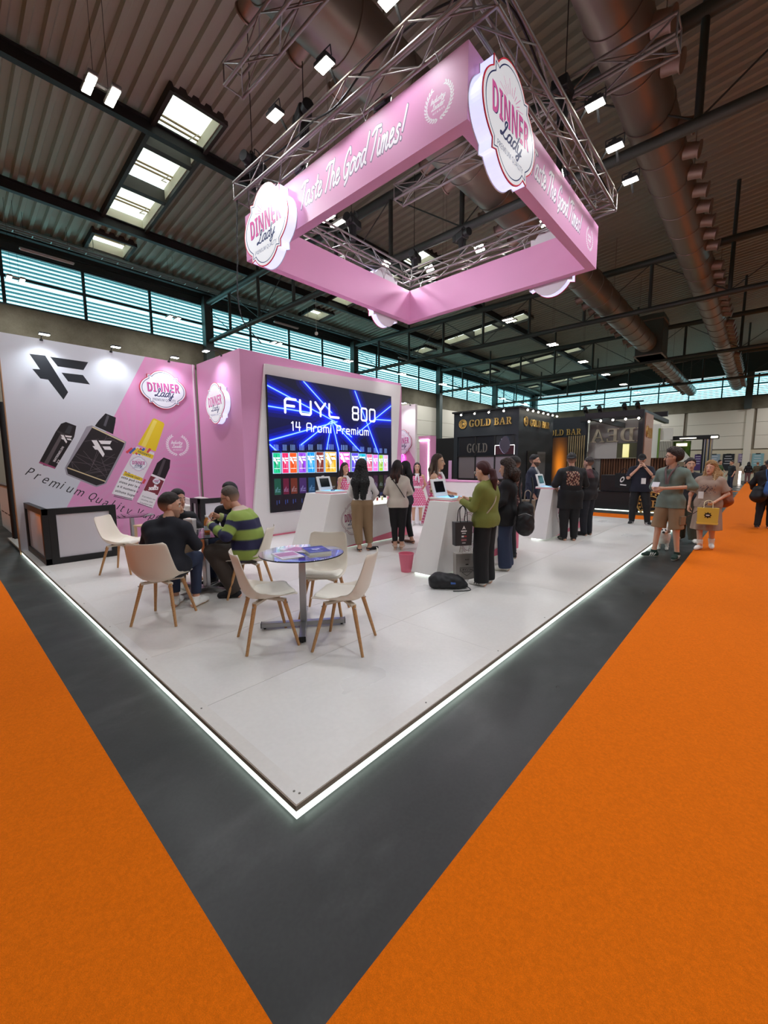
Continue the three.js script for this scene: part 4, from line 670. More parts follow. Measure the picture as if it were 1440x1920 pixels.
// ------------------------------------------------------------------ lounge behind black framed partitions
{
  const part = (label, runs) => {
    const t = thing('partition', label, 'partition', [0, P0, 0]);
    for (const [a, b] of runs) {
      const dx = b[0] - a[0], dz = b[1] - a[1], L = Math.hypot(dx, dz), g = new THREE.Group(); g.name = 'panel_frame'; g.position.set(a[0], 0, a[1]); g.rotation.y = Math.atan2(-dz, dx); t.add(g);
      mesh('rail', rbox(L, 0.1, 0.08, 0.004, L / 2, 0.85, 0), m.black, g); mesh('rail', rbox(L, 0.1, 0.08, 0.004, L / 2, 0.05, 0), m.black, g); mesh('stile', rbox(0.1, 0.9, 0.084, 0.004, 0.05, 0.45, 0), m.black, g); mesh('stile', rbox(0.1, 0.9, 0.084, 0.004, L - 0.05, 0.45, 0), m.black, g);
      mesh('glass_panel', box(L - 0.2, 0.7, 0.02, L / 2, 0.45, 0), std('#d3d0d6', 0.1), g);
    }
  };
  part('black framed low partition with white panels at the left corner of the platform', [[[-10.05, -1.14], [-8.26, -1.14]], [[-8.3, -1.18], [-8.3, -2.11]]]);
  part('black framed low partition with a white panel before the pink block, behind the seated men', [[[-8.3, -3.58], [-8.3, -4.38]], [[-8.34, -3.6], [-8.7, -3.6]]]);
  const lt = glassTable('low glass table inside the lounge behind the left partition', -9.3, -2.64, 0.2, 0.4); lt.scale.set(1, 0.78, 1); 
  for (const [x, z, l] of [[-9.2, -3.2, 'right'], [-8.75, -2.72, 'front'], [-9.7, -2.2, 'left']]) {
    const s = thing('bar_bench', `pale wooden stool with bent plywood legs by the lounge table, ${l} side`, 'stool', [x, P0, z], 0.3, 'plywood lounge stools'); const wd = std('#d9b995', 0.5);
    mesh('seat', rbox(0.32, 0.03, 0.32, 0.012, 0, 0.42, 0), wd, s); for (const q of [-1, 1]) for (const r of [-1, 1]) mesh('leg', rbox(0.035, 0.42, 0.05, 0.01, q * 0.14, 0.21, r * 0.12), wd, s);
  }
  const arm = (x, z, turn, l) => {
    const a = thing('tub_chair', l, 'armchair', [x, P0, z], turn); const w = std('#ece8e2', 0.3);
    const pr = []; for (let k = 0; k <= 24; k++) { const t = Math.PI * (-0.15 + 1.3 * k / 24); pr.push([0.34 * Math.cos(t), 0.66 + 0.17 * Math.sin(Math.max(0, Math.min(Math.PI, t))), -0.3 * Math.sin(t)]); }
    mesh('backrest', [tube(pr, 0.045, 8, 60), ...pr.slice(2, -2).filter((_, i) => i % 1 === 0).map(([px, py, pz]) => bar([px * 0.96, 0.36, pz * 0.96], [px, py, pz], 0.04, 8))], w, a); mesh('seat', lathe([[0, 0.36], [0.3, 0.37], [0.33, 0.41], [0.3, 0.45], [0, 0.46]], 28), w, a); mesh('pedestal', lathe([[0.24, 0], [0.24, 0.015], [0.03, 0.04], [0.03, 0.36]], 24), m.chrome, a);
  };
  arm(-9.65, -4.0, 2.4, 'white rounded tub armchair in the lounge, seen above the seated man, left one'); arm(-8.95, -4.05, 1.9, 'white rounded tub armchair in the lounge beside the black partition, right one');
}
// ------------------------------------------------------------------ sloping white counters
const badgeFlat = canvasTex(512, 600, (x, w, h) => { x.fillStyle = '#e9e6e3'; x.fillRect(0, 0, w, h); drawBadge(x, w / 2, h / 2, w * 0.48, h * 0.48, { rim: '#7c2a48', bg: '#ece9e6', line: '#7c2a48', pink: '#a8476c' }); });
const mBadgeFlat = new THREE.MeshStandardMaterial({ map: badgeFlat, roughness: 0.45 });
function counter(label, x1, z0, len, hiLen, wid) {           // x1 = customer face, z0 = near end, running to -z
  const t = thing('display_counter', label, 'counter', [x1, P0, z0]), H = 1.04, lo = 0.74, sl = 0.3;
  mesh('tall_body', hexa([[-wid, 0.03, 0], [0, 0.03, 0], [0, 0.03, -hiLen - 0.2], [-wid, 0.03, -hiLen - 0.2]], [[-wid + 0.1, H, -sl], [0, H, -sl], [0, H, -hiLen], [-wid + 0.1, H, -hiLen]]), m.white, t);
  mesh('low_body', hexa([[-wid, 0.03, -hiLen - 0.2], [-0.01, 0.03, -hiLen - 0.2], [-0.01, 0.03, -len], [-wid, 0.03, -len]], [[-wid, lo, -hiLen], [-0.01, lo, -hiLen], [-0.01, lo, -len], [-wid, lo, -len]]), m.white, t);
  mesh('kick_accent', onXWall(slab([[0.55, 0.032], [len, 0.032], [len, 0.42], [len - 0.55, 0.18]].map(([a, b]) => [a, b]), 0.006), 0.001).translate(0, 0, 0), m.pinkKick, t);
  mesh('plinth_light', boxT(-wid + 0.05, -0.16, 0.0, 0.03, -0.03, -len + 0.1), m.ledGlow, t);
  const f = badgeFace(0.3, 0.32); const b = mesh('badge_print', f, mBadgeFlat, t); b.rotation.y = Math.PI / 2; b.position.set(0.004, 0.55, -sl - 0.52);
  mesh('light_box_top', [boxT(-wid + 0.08, -0.04, lo + 0.004, lo + 0.07, -hiLen - 0.08, -len + 0.1)], glow('#f6fff8', 0.9), t); mesh('tray_rim', boxT(-wid + 0.05, -0.02, lo, lo + 0.03, -hiLen - 0.05, -len + 0.05), m.offwhite, t);
  return t;
}
counter('white sloping counter with a printed badge in front of the video screen', -5.64, -4.47, 2.6, 1.35, 0.82);
counter('white sloping counter behind the green jacketed woman, in the middle of the stand', -3.2, -4.56, 2.6, 1.35, 0.44);
counter('white sloping counter farther right, where two men in black stand', -3.13, -8.3, 2.6, 1.35, 0.36);
{ // tablet display units on the counters
  let proto = null;
  const unit = (x, y, z, turn, label) => {
    if (!proto) {
      proto = thing('tablet_display', '', 'display unit');
      mesh('tray', [rbox(0.4, 0.045, 0.46, 0.008, 0, 0.023, 0)], m.white, proto); mesh('lit_tray', box(0.3, 0.004, 0.34, 0.03, 0.047, 0.0), glow('#38a0f0', 0.75, '#9fd6f4'), proto);
      const h = mesh('tablet_frame', [rbox(0.025, 0.27, 0.36, 0.01, 0, 0.135, 0), box(0.03, 0.03, 0.05, 0, 0.27, 0)], m.white, proto); h.position.set(-0.15, 0.045, 0); h.rotation.z = 0.3;
      const s = mesh('tablet_screen', box(0.004, 0.17, 0.24, 0.0, 0, 0), std('#101317', 0.08), proto); s.position.set(-0.178, 0.19, 0); s.rotation.z = 0.3;
      for (let i = 0; i < 5; i++) mesh('sample_device', rbox(0.035, 0.014, 0.075, 0.005, -0.05 + 0.04 * i, 0.056, -0.11 + 0.05 * i), i & 1 ? m.black : std('#2a3550', 0.3), proto);
      mesh('pink_side', box(0.402, 0.012, 0.462, 0, 0.006, 0), m.pinkKick, proto);
    }
    const u = proto.used ? clone(proto) : proto; proto.used = true; u.position.set(x, y, z); u.rotation.set(0, turn, 0); tag(u, label, 'display unit', 'tablet display units on the counters');
    const scr = u.children.find((c) => c.name === 'tablet_screen'), fr = u.children.find((c) => c.name === 'tablet_frame'); return u;
  };
  unit(-6.0, P0 + 1.041, -5.1, 0.1, 'white tablet display with a blue lit tray on the counter before the screen'); unit(-3.42, P0 + 1.041, -5.2, 0.0, 'white tablet display with a blue lit tray on the counter by the green jacketed woman'); unit(-3.33, P0 + 1.041, -8.9, 0.0, 'white tablet display with blue lit tray on the farther counter by the men in black');
  const cols = ['#caa04a', '#b04a50', '#8f9a40', '#d0628c', '#4a6db0', '#7c3f7a']; let n = 0;
  for (const [x, z0, l] of [[-5.9, -6.0, 'the counter before the screen'], [-3.45, -6.1, 'the middle counter'], [-3.33, -9.85, 'the farther counter']]) for (let i = 0; i < 5; i++) {
    const o = thing('sample_pack', `small sample pack with ${['an ochre', 'a red', 'an olive', 'a rose', 'a blue', 'a plum'][n % 6]} panel on ${l}`, 'pack', [x + 0.05 + 0.02 * (i & 1), P0 + 0.811, z0 - 0.17 * i], 1.3 + 0.2 * (i % 3), 'sample packs on ' + l);
    mesh('pack', rbox(0.07, 0.1, 0.03, 0.004, 0, 0.05, 0), std('#efe6d6', 0.5), o); mesh('printed_panel', box(0.05, 0.06, 0.032, 0, 0.05, 0), std(cols[n++ % 6], 0.5), o);
  }
}
{ // bins, rear counters
  const bin = (x, z, label) => { const b = thing('waste_bin', label, 'waste bin', [x, P0, z]); mesh('bin', lathe([[0, 0.004], [0.07, 0.004], [0.075, 0], [0.112, 0.27], [0.107, 0.275], [0.105, 0.27], [0.07, 0.012], [0, 0.012]], 28), m.pinkKick, b); mesh('rim', new THREE.TorusGeometry(0.111, 0.006, 6, 28).rotateX(Math.PI / 2).translate(0, 0.272, 0), m.pinkKick, b); };
  bin(-6.78, -5.0, 'pink waste bin at the left end of the counter before the screen'); bin(-3.76, -4.6, 'pink waste bin left of the middle counter'); bin(-5.3, -9.2, 'pink waste bin far back between the counters');
  const r = thing('rear_counter', 'plain white rear counter with a pink top behind the woman in the polka dot dress', 'counter', [-7.6, P0, -11.6]); mesh('body', rbox(2.3, 1.0, 0.55, 0.01, 0, 0.5, 0), m.white, r); mesh('top', rbox(2.34, 0.04, 0.6, 0.01, 0, 1.02, 0), m.pink, r);
  const t = thing('product_tower', 'dark blue and white rotating product tower on the rear counter', 'display stand', [-8.35, P0 + 1.04, -11.6]); mesh('upper_box', rbox(0.3, 0.42, 0.2, 0.008, 0, 0.36, 0), std('#26305e', 0.4), t); mesh('shelf', [box(0.32, 0.02, 0.24, 0, 0.01, 0), box(0.32, 0.015, 0.24, 0, 0.15, 0)], m.white, t); mesh('side_panel', box(0.12, 0.5, 0.2, 0.22, 0.3, 0), std('#b9a988', 0.5), t);
  const lg = mesh('logo', slab(FLOGO[0].map(([a, b]) => [(a - 1.86) * 0.2, (b - 3.31) * 0.2]), 0.004), m.white, t); lg.position.set(0, 0.45, 0.1); const lg2 = mesh('logo', slab(FLOGO[1].map(([a, b]) => [(a - 1.86) * 0.2, (b - 3.31) * 0.2]), 0.004), m.white, t); lg2.position.set(0, 0.45, 0.1);
  const gp = thing('glass_plaque', 'upright clear acrylic plaque with a pink glow on the rear counter', 'plaque', [-7.55, P0 + 1.04, -11.5]); mesh('plaque', rbox(0.12, 0.62, 0.03, 0.01, 0, 0.33, 0), phys({ color: '#f0d4ee', roughness: 0.15, transmission: 0.6, thickness: 0 }), gp); mesh('foot', rbox(0.5, 0.03, 0.16, 0.01, 0, 0.015, 0), m.pink, gp);
  const c = thing('white_plinth', 'low white pointed plinth behind the middle counter', 'plinth', [-6.75, P0, -8.95]); mesh('plinth', hexa([[-0.16, 0, 0.3], [0.16, 0, 0.3], [0.16, 0, -0.3], [-0.16, 0, -0.3]], [[-0.05, 1.0, 0.05], [0.05, 1.0, 0.05], [0.05, 1.0, -0.05], [-0.05, 1.0, -0.05]]), m.white, c);
}
// ------------------------------------------------------------------ neighbouring stands
const font = await new FontLoader().loadAsync('fonts/droid/droid_serif_bold.typeface.json');
function letters(text, size, mat, parent, depth = 0.03, sx = 1, name = 'letter', mirror = false) {
  let x = 0; const out = new THREE.Group(); out.name = 'lettering'; parent.add(out);
  for (const c of text) {
    if (c === ' ') { x += size * 0.5; continue; }
    const g = new TextGeometry(c, { font, size, depth, curveSegments: 5, bevelEnabled: false }); g.computeBoundingBox(); const b = g.boundingBox; g.translate(-b.min.x, 0, 0);
    const q = mesh(name, g, mat, out); q.position.x = x; x += (b.max.x - b.min.x) + size * 0.12;
  }
  out.userData.w = x; return out;
}
function coin(parent, r, pos, turn) {
  const g = new THREE.Group(); g.name = 'emblem'; g.position.set(...pos); g.rotation.y = turn; parent.add(g);
  mesh('ring', [new THREE.TorusGeometry(r * 0.93, r * 0.07, 6, 32), new THREE.TorusGeometry(r * 0.6, r * 0.05, 6, 32)], m.gold, g); const d = []; for (let k = 0; k < 16; k++) { const a = k / 16 * 6.283; d.push(box(r * 0.12, r * 0.16, 0.02, Math.cos(a) * r * 0.77, Math.sin(a) * r * 0.77, 0)); } mesh('edge_marks', d, m.gold, g);
  const l = letters('GB', r * 0.55, m.gold, g, 0.02); l.position.set(-l.userData.w / 2, -r * 0.27, 0);
}
{
  const mB = std('#1d242b', 0.5), mB2 = std('#1d1f20', 0.5);
  const b = thing('black_stand', 'black exhibition stand block with gold lettering, behind the counters', 'exhibition stand', [0, 0, 0]);
  mesh('block', [boxT(-9.68, -6.83, 0, 3.72, -15.06, -18.45)], mB, b); mesh('front_fascia', boxT(-9.68, -6.83, 2.75, 3.72, -15.0, -15.06), mB, b); mesh('roof_overhang', [boxT(-9.72, -6.7, 3.72, 3.78, -14.9, -18.5)], m.black, b);
  mesh('frame_post', [boxT(-9.68, -9.5, 0, 2.75, -15.0, -15.06)], mB, b); mesh('frame_post', boxT(-6.95, -6.83, 0, 2.75, -15.0, -15.06), mB, b); mesh('low_annex', boxT(-10.9, -9.7, 0, 2.75, -15.2, -18), m.black, b);
  const xs = [-9.46, -8.65, -7.79, -6.97], gp = std('#23262c', 0.08), gl = std('#87808c', 0.15);
  for (let i = 0; i < 3; i++) { mesh('glass_pane', boxT(xs[i] + 0.03, xs[i + 1] - 0.03, 1.97, 2.72, -15.03, -15.05), gp, b); mesh('frosted_pane', boxT(xs[i] + 0.03, xs[i + 1] - 0.03, 1.05, 1.92, -15.03, -15.05), i ? gl : std('#6f6c70', 0.15), b); mesh('mullion', boxT(xs[i + 1] - 0.03, xs[i + 1] + 0.03, 0, 2.75, -15.01, -15.06), m.black, b); }
  mesh('transom', [boxT(-9.5, -6.95, 1.92, 1.97, -15.01, -15.06), boxT(-9.5, -6.95, 0, 1.05, -15.02, -15.06)], m.black, b);
  const l1 = letters('GOLD BAR', 0.27, m.gold, b, 0.04); l1.scale.x = 1.86 / l1.userData.w; l1.position.set(-8.93, 3.14, -15.0); coin(b, 0.19, [-9.24, 3.27, -14.98], 0);
  const l2 = letters('GOLD BAR', 0.27, m.gold, b, 0.04); l2.rotation.y = Math.PI / 2; l2.scale.x = 2.0 / l2.userData.w; l2.position.set(-6.83, 3.1, -15.95); coin(b, 0.19, [-6.81, 3.26, -15.6], Math.PI / 2);
  const l3 = letters('GOLD', 0.3, std('#6a6862', 0.3), b, 0.01); l3.scale.set(0.95 / l3.userData.w, 1.2, 1); l3.position.set(-9.05, 2.1, -15.03);
  mesh('door', boxT(-6.83, -6.80, 0, 2.14, -15.8, -16.75), m.black, b); mesh('grey_panel', boxT(-6.83, -6.81, 0, 2.12, -16.8, -17.65), std('#6f6f6f', 0.5), b); mesh('door_plate', [boxT(-6.8, -6.79, 1.85, 1.93, -16.1, -16.4)], std('#57544e', 0.5), b); mesh('door_emblem', new THREE.TorusGeometry(0.16, 0.02, 6, 24).scale(1, 1.6, 1).rotateY(Math.PI / 2).translate(-6.79, 1.45, -16.28), std('#3a3a3a', 0.4), b);
  const lamp = glow('#fff4dc', 12); let p = null;
  const spots = []; for (let i = 0; i < 4; i++) spots.push([-9.2 + i * 0.62, 3.66, -14.8, 'over the front', i]); for (let i = 0; i < 7; i++) spots.push([-6.62, 3.68, -15.3 - i * 0.5, 'over the right side', i]);
  for (const [x, y, z, l, i] of spots) {
    if (!p) { p = thing('stand_spotlight', '', 'spotlight'); mesh('body', [bar([0, 0.02, -0.06], [0, -0.03, 0.02], 0.035, 10), bar([0, 0.06, -0.08], [0, 0.0, -0.04], 0.012, 6)], m.black, p); mesh('lamp_lens', new THREE.SphereGeometry(0.036, 10, 8).translate(0, -0.04, 0.03), lamp, p); }
    const s = p.used ? clone(p) : p; p.used = true; s.position.set(x, y, z); tag(s, `small spotlight ${l} edge of the black stand, ${['first', 'second', 'third', 'fourth', 'fifth', 'sixth', 'seventh'][i]} from its ${l === 'over the front' ? 'left' : 'near'} end`, 'spotlight', 'spotlights ' + l + ' of the black stand');
    if (i % 2 === 0) { const q = new THREE.SpotLight('#fff1d8', 1.4, 0, 0.9, 0.8); q.position.set(x, y - 0.1, z + (l === 'over the front' ? 0.05 : 0)); q.target.position.set(l === 'over the front' ? x : -6.85, y - 2, l === 'over the front' ? -15.05 : z); scene.add(q, q.target); }
  }
  const ob = thing('light_box_sign', 'dark oval sign with a white lit edge behind the glass of the black stand', 'sign', [-7.38, 2.36, -15.02], 0.5); mesh('lit_side', slab(badgePts(0.2, 0.33), 0.1), mHalo, ob); mesh('dark_face', slab(badgePts(0.2, 0.33), 0.01), std('#4a4856', 0.4), ob).position.z = 0.1;
  const wn = thing('lit_window_frame', 'thin white lit frame around a dark red panel behind the oval sign', 'light frame', [-7.38, 2.0, -15.015]); mesh('lit_tube', [box(0.015, 0.36, 0.015, -0.4, 0.17, 0), box(0.015, 0.36, 0.015, 0.4, 0.17, 0), box(0.18, 0.015, 0.015, -0.31, 0.35, 0), box(0.18, 0.015, 0.015, 0.31, 0.35, 0)], glow('#ffffff', 2), wn); mesh('panel', box(0.76, 0.33, 0.01, 0, 0.17, -0.004), std('#3a1420', 0.3), wn);
  // second part with counter stage
  const c = thing('open_black_stand', 'open black stand with amber wall and dark front counter, right of the black block', 'exhibition stand', [0, 0, 0]);
  const amber = dataTex(128, (u, v) => { const k = Math.exp(-((u - 0.5) ** 2 * 6 + (v - 0.4) ** 2 * 5)) * 0.9 + 0.1 * fbm(u * 4, v * 4, 4, 3); return [30 + 200 * k, 18 + 112 * k, 12 + 20 * k]; }, true);
  mesh('back_wall', [boxT(-7.8, -6.2, 0, 3.85, -21.0, -21.2)], mB, c); mesh('amber_screen', box01(boxT(-7.75, -7.05, 0.6, 2.9, -20.98, -21.0), 1 / 0.7, 1 / 2.3, -7.75, 0.6), new THREE.MeshStandardMaterial({ color: '#111', emissive: '#ffffff', emissiveMap: amber, emissiveIntensity: 0.9, roughness: 0.4 }), c);
  for (let i = 0; i < 8; i++) mesh('gold_slat', boxT(-7.0 + i * 0.1, -6.955 + i * 0.1, 0.3, 2.95, -20.95, -21.0), std('#c9b183', 0.4, 0.5), c);
  const l4 = letters('GOLD BAR', 0.33, m.gold, c, 0.04); l4.scale.set(1.72 / l4.userData.w, 0.85, 1); l4.position.set(-8.13, 3.0, -20.98);
  mesh('top_beam', boxT(-4.75, -2.95, 3.2, 3.4, -15.9, -16.05), m.black, c); mesh('frame_post', boxT(-3.1, -2.95, 0, 3.2, -15.9, -16.05), m.black, c); mesh('top_beam', boxT(-6.4, -3.0, 3.55, 3.75, -20.6, -20.75), m.black, c); mesh('side_beam', boxT(-4.75, -4.6, 3.2, 3.4, -16.05, -21), m.black, c); mesh('side_beam', boxT(-3.1, -2.95, 3.25, 3.4, -16.05, -20.7), m.black, c);
  mesh('side_panel', boxT(-2.98, -2.92, 0.62, 3.3, -16.05, -17.3), std('#b48e80', 0.22), c); const l5 = letters('BAR', 0.34, m.gold, c, 0.02); l5.rotation.y = Math.PI / 2; l5.scale.x = 0.6 / l5.userData.w; l5.position.set(-2.92, 2.5, -16.6); coin(c, 0.2, [-2.91, 2.7, -16.35], Math.PI / 2);
  mesh('front_counter', [boxT(-6.7, -2.2, 0.02, 0.62, -15.95, -16.6)], mB2, c); mesh('counter_top', boxT(-6.72, -2.18, 0.62, 0.645, -15.93, -16.62), m.black, c); mesh('plinth_light', boxT(-4.3, -2.2, 0.0, 0.03, -15.92, -15.95), m.ledGlow, c); mesh('raised_box', rbox(1.0, 0.58, 0.5, 0.01, -3.7, 0.94, -16.35), m.black, c); mesh('rear_box', rbox(1.2, 0.5, 0.5, 0.01, -2.6, 0.88, -16.9), std('#8d8882', 0.6), c);
  const em = new THREE.Group(); coin(c, 0.42, [-2.6, 0.3, -15.9], 0);
  for (let i = 0; i < 5; i++) { const s = clone(p, ['first', 'second', 'third', 'fourth', 'fifth'][i] + ' from the left of the spotlights under the top beam of the open black stand', [-4.6 + i * 0.38, 3.14, -15.8], 0, 'spotlights of the open black stand'); }
  // headlamps on poles
  for (const [x, z, l] of [[-6.2, -20.6, 'leftmost'], [-5.6, -20.6, 'second'], [-4.6, -20.6, 'third'], [-4.1, -20.6, 'fourth']]) { const t = thing('truss_spot', `black stage spotlight standing on the rear top beam of the open stand, ${l}`, 'spotlight', [x, 3.75, -20.68]); mesh('yoke', bar([0, 0, 0], [0, 0.3, 0], 0.03, 8), m.black, t); mesh('head', [bar([0, 0.25, -0.12], [0, 0.4, 0.12], 0.1, 12), box(0.4, 0.04, 0.12, 0, 0.52, 0)], m.black, t); }
  // glass stand with mirrored lettering, timber slats
  const d = thing('grey_stand', 'pale grey stand wall with large mirrored letters, above timber slats, far behind', 'exhibition stand', [0, 0, 0]);
  mesh('glass_wall', [boxT(-6.25, -4.1, 2.2, 3.6, -21.6, -21.7), boxT(-6.3, -5.7, 0.3, 2.2, -21.6, -21.7)], std('#a39f9a', 0.3), d); mesh('upper_white_band', boxT(-6.25, -5.0, 1.85, 2.6, -21.5, -21.58), std('#c6c0ba', 0.5), d);
  const li = letters('IDEA', 0.62, std('#d8d0b4', 0.4, 0.2), d, 0.03); li.scale.x = -2.3 / li.userData.w; li.position.set(-3.95, 2.62, -21.55);
  const la = letters('A', 0.42, m.black, d, 0.02); la.position.set(-6.2, 1.0, -21.58);
  mesh('lit_showcase', boxT(-5.0, -4.15, 1.88, 2.55, -21.5, -21.9), std('#5a5a40', 0.5), d); mesh('yellow_light_panel', boxT(-4.75, -4.5, 1.9, 2.5, -21.45, -21.5), glow('#d8d060', 0.7), d); mesh('dark_backing', boxT(-5.8, -3.0, 0.35, 1.86, -21.7, -21.8), std('#2a1a12', 0.7), d);
  const slatM = [std('#7a4f33', 0.6), std('#6b442c', 0.6)]; for (let i = 0; i < 26; i++) mesh('timber_slat', i ? d.userData.sg : (d.userData.sg = box(0.075, 1.5, 0.06)), slatM[i & 1], d).position.set(-5.74 + i * 0.108, 1.1, -21.66); delete d.userData.sg;
  mesh('base', boxT(-5.8, -3.0, 0, 0.35, -21.6, -21.8), std('#9a948c', 0.6), d);
}
{ // small far stands, counters and posters along the back wall
  const g = thing('garden_stand', 'far stand with a foliage wall, grey blind panels and a small white house shape', 'exhibition stand', [0, 0, -34]);
  const leaf = dataTex(128, (u, v) => { const k = fbm(u * 9, v * 9, 9, 4); return [70 * k + 20, 110 * k + 20, 30 * k]; }, true);
  mesh('foliage_wall', boxT(-4.6, -3.6, 0, 3.1, -0.6, -0.7), new THREE.MeshStandardMaterial({ map: leaf, roughness: 0.9 }), g); mesh('white_panel', [boxT(-6.2, -5.3, 0, 4.3, -0.1, -0.2), boxT(-5.5, -4.6, 3.2, 4.0, -0.2, -0.3)], m.offwhite, g); for (let i = 0; i < 8; i++) mesh('blind_panel', boxT(-5.3 + i * 0.1, -5.22 + i * 0.1, 0.5, 3.1, 0, -0.03), std('#8a857a', 0.7), g);
  mesh('green_strip', boxT(-5.42, -5.3, 0, 4, -0.05, -0.1), std('#6f8a3a', 0.7), g); mesh('lit_sign', boxT(-4.4, -3.8, 2.75, 2.95, -0.5, -0.6), glow('#f4e8c0', 1), g); mesh('house_shape', slab([[-4.2, 1.4], [-3.6, 1.4], [-3.6, 2.0], [-3.9, 2.4], [-4.2, 2.0]], 0.2), m.offwhite, g).position.z = -0.5; mesh('wooden_fence', boxT(-4.4, -3.3, 0, 1.7, -0.2, -0.28), std('#8b7a66', 0.8), g);
  const c = thing('striped_column', 'black topped column wrapped in shiny vertical metal strips, far back at the aisle', 'column', [-2.7, 0, -35]); for (let i = 0; i < 7; i++) mesh('metal_strip', box(0.055, 3.2, 0.05, -0.19 + i * 0.062, 1.6, 0.1 + 0.02 * (i & 1)), [std('#d8d8d4', 0.2, 0.6), std('#3a4a6a', 0.2, 0.6), std('#d8c890', 0.2, 0.6)][i % 3], c); mesh('core', boxT(-0.32, 0.22, 0, 3.2, -0.1, 0.08), m.black, c); mesh('canopy', [boxT(-2.1, 0.5, 3.2, 3.45, -0.6, 0.3)], m.black, c); mesh('canopy_light', [box(0.9, 0.05, 0.03, -1.1, 3.28, 0.32), box(0.35, 0.12, 0.03, 0.3, 3.3, 0.32)], glow('#fff6da', 5), c);
  const w = thing('white_cabinet', 'tall beige cabinet far back beside the orange aisle', 'cabinet', [-1.38, 0, -38]); mesh('carcass', rbox(0.5, 1.6, 0.6, 0.01, 0, 0.8, 0), std('#b8ab94', 0.7), w); mesh('door', box(0.46, 1.5, 0.02, 0, 0.8, 0.3), std('#c2b59e', 0.7), w);
  const lt = thing('light_column', 'upright glowing white light column on the floor near the far end of the aisle', 'light', [-1.12, 0, -40]); mesh('lamp_tube', rbox(0.16, 1.0, 0.1, 0.02, 0, 0.5, 0), glow('#fff2e8', 3), lt); mesh('base', box(0.3, 0.04, 0.2, 0, 0.02, 0), m.white, lt);
  const post = [['#4a2f66', -4.45, 0.55, 'purple poster, mostly hidden, leftmost on the back wall'], ['#8fa0aa', -3.3, 0.9, 'pale blue grey poster on the back wall, right of the striped column'], ['#16181c', -2.25, 0.82, 'black poster on the back wall'], ['#8f7f98', -1.18, 0.8, 'mauve poster on the back wall'], ['#7fa9ad', -0.27, 0.78, 'light teal poster on the back wall, rightmost']];
  for (const [col, x, wd, l] of post) { const p = thing('poster', l, 'poster', [x, 0.9, -48.96]); mesh('board', box(wd, 1.5, 0.03, 0, 0.76, 0), std(col, 0.6), p); mesh('hanger_bar', box(wd * 0.4, 0.07, 0.05, 0, 1.5, 0.02), m.black, p); for (let i = 0; i < 4; i++) mesh('text_line', box(wd * (0.5 + 0.25 * hsh(i, wd * 99)), 0.045, 0.006, -0.02, 1.3 - 0.22 * i, 0.018), std('#d8d4d8', 0.6), p); }
  // neighbour at the far left edge
  const n = thing('white_side_counter', 'white counter of the neighbouring stand at the left picture edge', 'counter', [-14.2, 0, -1.6]); mesh('body', rbox(2.4, 1.15, 0.8, 0.01, 0, 0.575, 0), m.white, n); mesh('top', rbox(2.46, 0.04, 0.86, 0.01, 0, 1.17, 0), std('#5c4a44', 0.5), n); for (let i = 0; i < 3; i++) mesh('label', box(0.5, 0.03, 0.004, -0.7 + i * 0.7, 0.45, 0.402), m.black, n);
  const k = thing('landscape_panel', 'olive landscape printed panel of the neighbouring stand at the left picture edge', 'printed panel', [-13.6, 0, -2.3]); const land = dataTex(128, (u, v) => { const q = fbm(u * 5, v * 7, 7, 4) * (v > 0.6 ? 0.6 : 1); return [150 * q + 40, 148 * q + 40, 84 * q + 10]; }, true); mesh('board', box01(boxT(-2, 1.4, 0, 2.2, -0.05, 0), 0.3, 0.45, -2, 0), new THREE.MeshStandardMaterial({ map: land, roughness: 0.8 }), k); mesh('black_header', boxT(-2, 1.4, 2.2, 2.55, -0.06, 0.01), m.black, k);
  const q = thing('black_pole', 'slim black pole beside the edge of the printed wall at the left', 'pole', [-12.03, 0, -1.12]); mesh('pole', bar([0, 0.02, 0], [0, 3.0, 0], 0.05, 12), m.black, q); mesh('foot', lathe([[0, 0], [0.1, 0], [0.1, 0.02], [0, 0.025]], 16), m.black, q);
  const ex = mesh('fire_extinguisher_sign', box(0.25, 0.4, 0.01, -20.49, 3.4, -24).rotateY(0), std('#8c2a26', 0.6)); ex.geometry = boxT(-20.5, -20.48, 3.0, 3.4, -22.9, -23.15); tag(ex, 'small red wall sign on the left hall wall, right of the end panel', 'sign');
}
